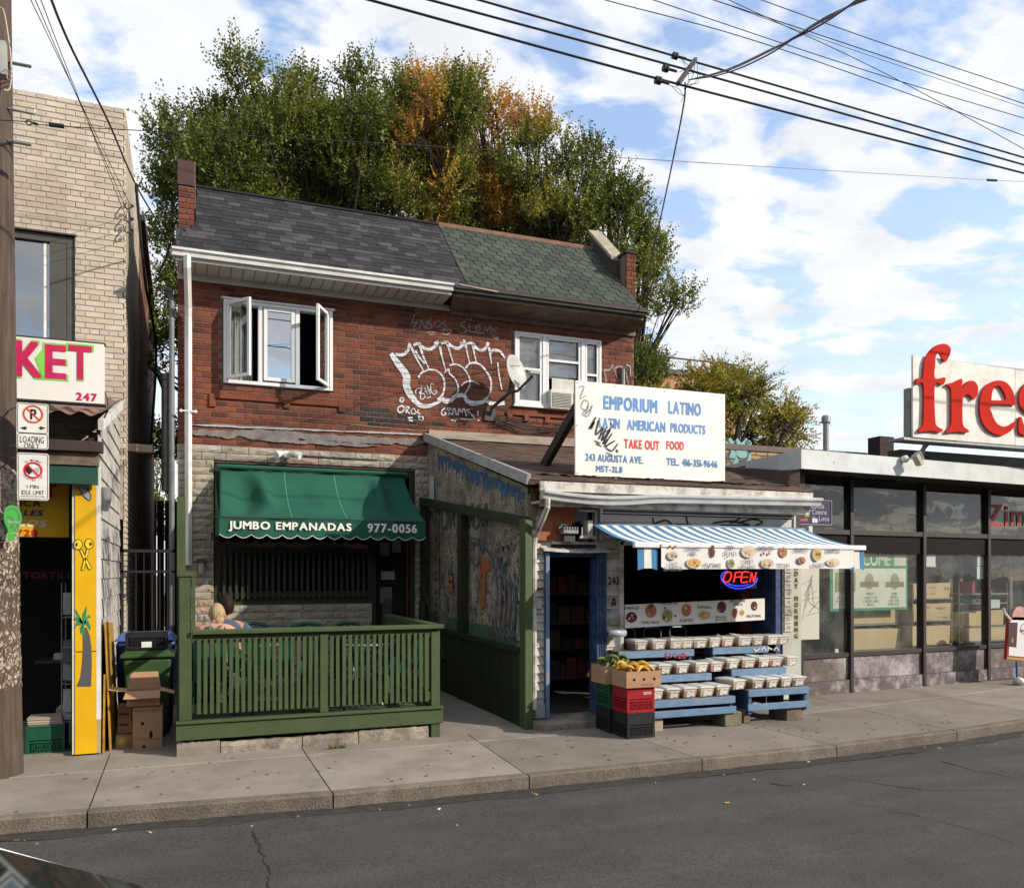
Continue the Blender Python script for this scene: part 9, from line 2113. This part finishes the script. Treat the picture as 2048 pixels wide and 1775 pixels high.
# windscreen slopes down to the right; built along the X axis (front towards +X), on the near side lane
cx = lambda s_: s_
prof_top = [(-3.4,.78),(-3.2,1.0),(-2.7,1.12),(-2.2,1.40),(-1.6,1.50),(-1.0,1.49),(-.55,1.39),(.28,.99),(.9,.90),(1.25,.82),(1.32,.55)]
CYc, HWd = 1.65, .84
ox = -.30
M_car = mat('dark_car_paint', (.018,.026,.024), (.014,.02,.018), scale=2, rough=.12, bump=0, spec=.6)
def sect(x, z0, z1, hw0, hw1): return [(ox+x, CYc-hw0, z0), (ox+x, CYc-hw0*1.0, (z0+min(z1,.85))/2), (ox+x, CYc-hw0*.99, min(z1,.86)), (ox+x, CYc-hw1, max(z1-.06,.8) if z1 > .9 else z1-.02), (ox+x, CYc-hw1*.94, z1), (ox+x, CYc, z1+.02), (ox+x, CYc+hw1*.94, z1), (ox+x, CYc+hw1, max(z1-.06,.8) if z1 > .9 else z1-.02), (ox+x, CYc+hw0*.99, min(z1,.86)), (ox+x, CYc+hw0*1.0, (z0+min(z1,.85))/2), (ox+x, CYc+hw0, z0)]
mb = MB(); K_ = 11
for (x, z) in prof_top:
    mb.v += sect(x, .12, z-.10, HWd, HWd*(.80 if z > 1.2 else .93))
for i in range(len(prof_top)-1):
    for k in range(K_-1): a = i*K_+k; mb.face([a, a+1, a+K_+1, a+K_])
mb.face(list(range(K_-1, -1, -1))); mb.face([(len(prof_top)-1)*K_+k for k in range(K_)])
mb.build('body', M_car, car, smooth=True)
# windscreen, side glass, seal, wiper
ws = [(ox-.55,1.31),(ox+.28,.92)]
def wsq(y0, y1, up=.012, e0=0, e1=0): return [(ws[0][0]+e0,y0*1.0,ws[0][1]+up),(ws[1][0]+e1,y0,ws[1][1]+up),(ws[1][0]+e1,y1,ws[1][1]+up),(ws[0][0]+e0,y1,ws[0][1]+up)]
MB().prism([(ws[0][0],CYc-.62,ws[0][1]-.02),(ws[1][0],CYc-.74,ws[1][1]-.02),(ws[1][0]+.02,CYc+.74,ws[1][1]-.02),(ws[0][0]+.02,CYc+.62,ws[0][1]-.02)], (.012,0,.03)).build('windscreen', mat('car_glass', (.012,.02,.018), rough=.03, bump=0, spec=.9), car)
for s_ in (-1, 1):
    MB().tube([(ws[0][0],CYc+s_*.63,ws[0][1]-.0),(ws[0][0]*.5+ws[1][0]*.5,CYc+s_*.69,(ws[0][1]+ws[1][1])/2+.02),(ws[1][0]+.02,CYc+s_*.75,ws[1][1]-.0)], .004, n=6).build('trim_strip', M_grey, car)
    for xw in (-2.5, .55):
        wh = MB().lathe((ox+xw, CYc+s_*(HWd-.20)+(-.0), .19), [(.30,-.09),(.32,-.06),(.32,.06),(.30,.09)], n=24, axis='Y').build('wheel', M_cb, car); MB().lathe((ox+xw, CYc+s_*(HWd-.20)+s_*.095, .19), [(.20,-.01),(.20,.01)], n=16, axis='Y').build('rim', M_grey, wh)
    MB().ell((ox-.25, CYc+s_*.92, .98), .07,.10,.07, n=10, m=6).build('mirror', M_car, car)
    MB().box(ox+1.22, ox+1.30, CYc+s_*.6-.14, CYc+s_*.6+.14, .52, .66).build('headlight', M_grey, car)
MB().tube([(ws[1][0]-.02,CYc-.5,ws[1][1]+.04),(ws[1][0]-.30,CYc+.15,ws[1][1]+.19)], .008, n=5).build('wiper', M_cb, car)
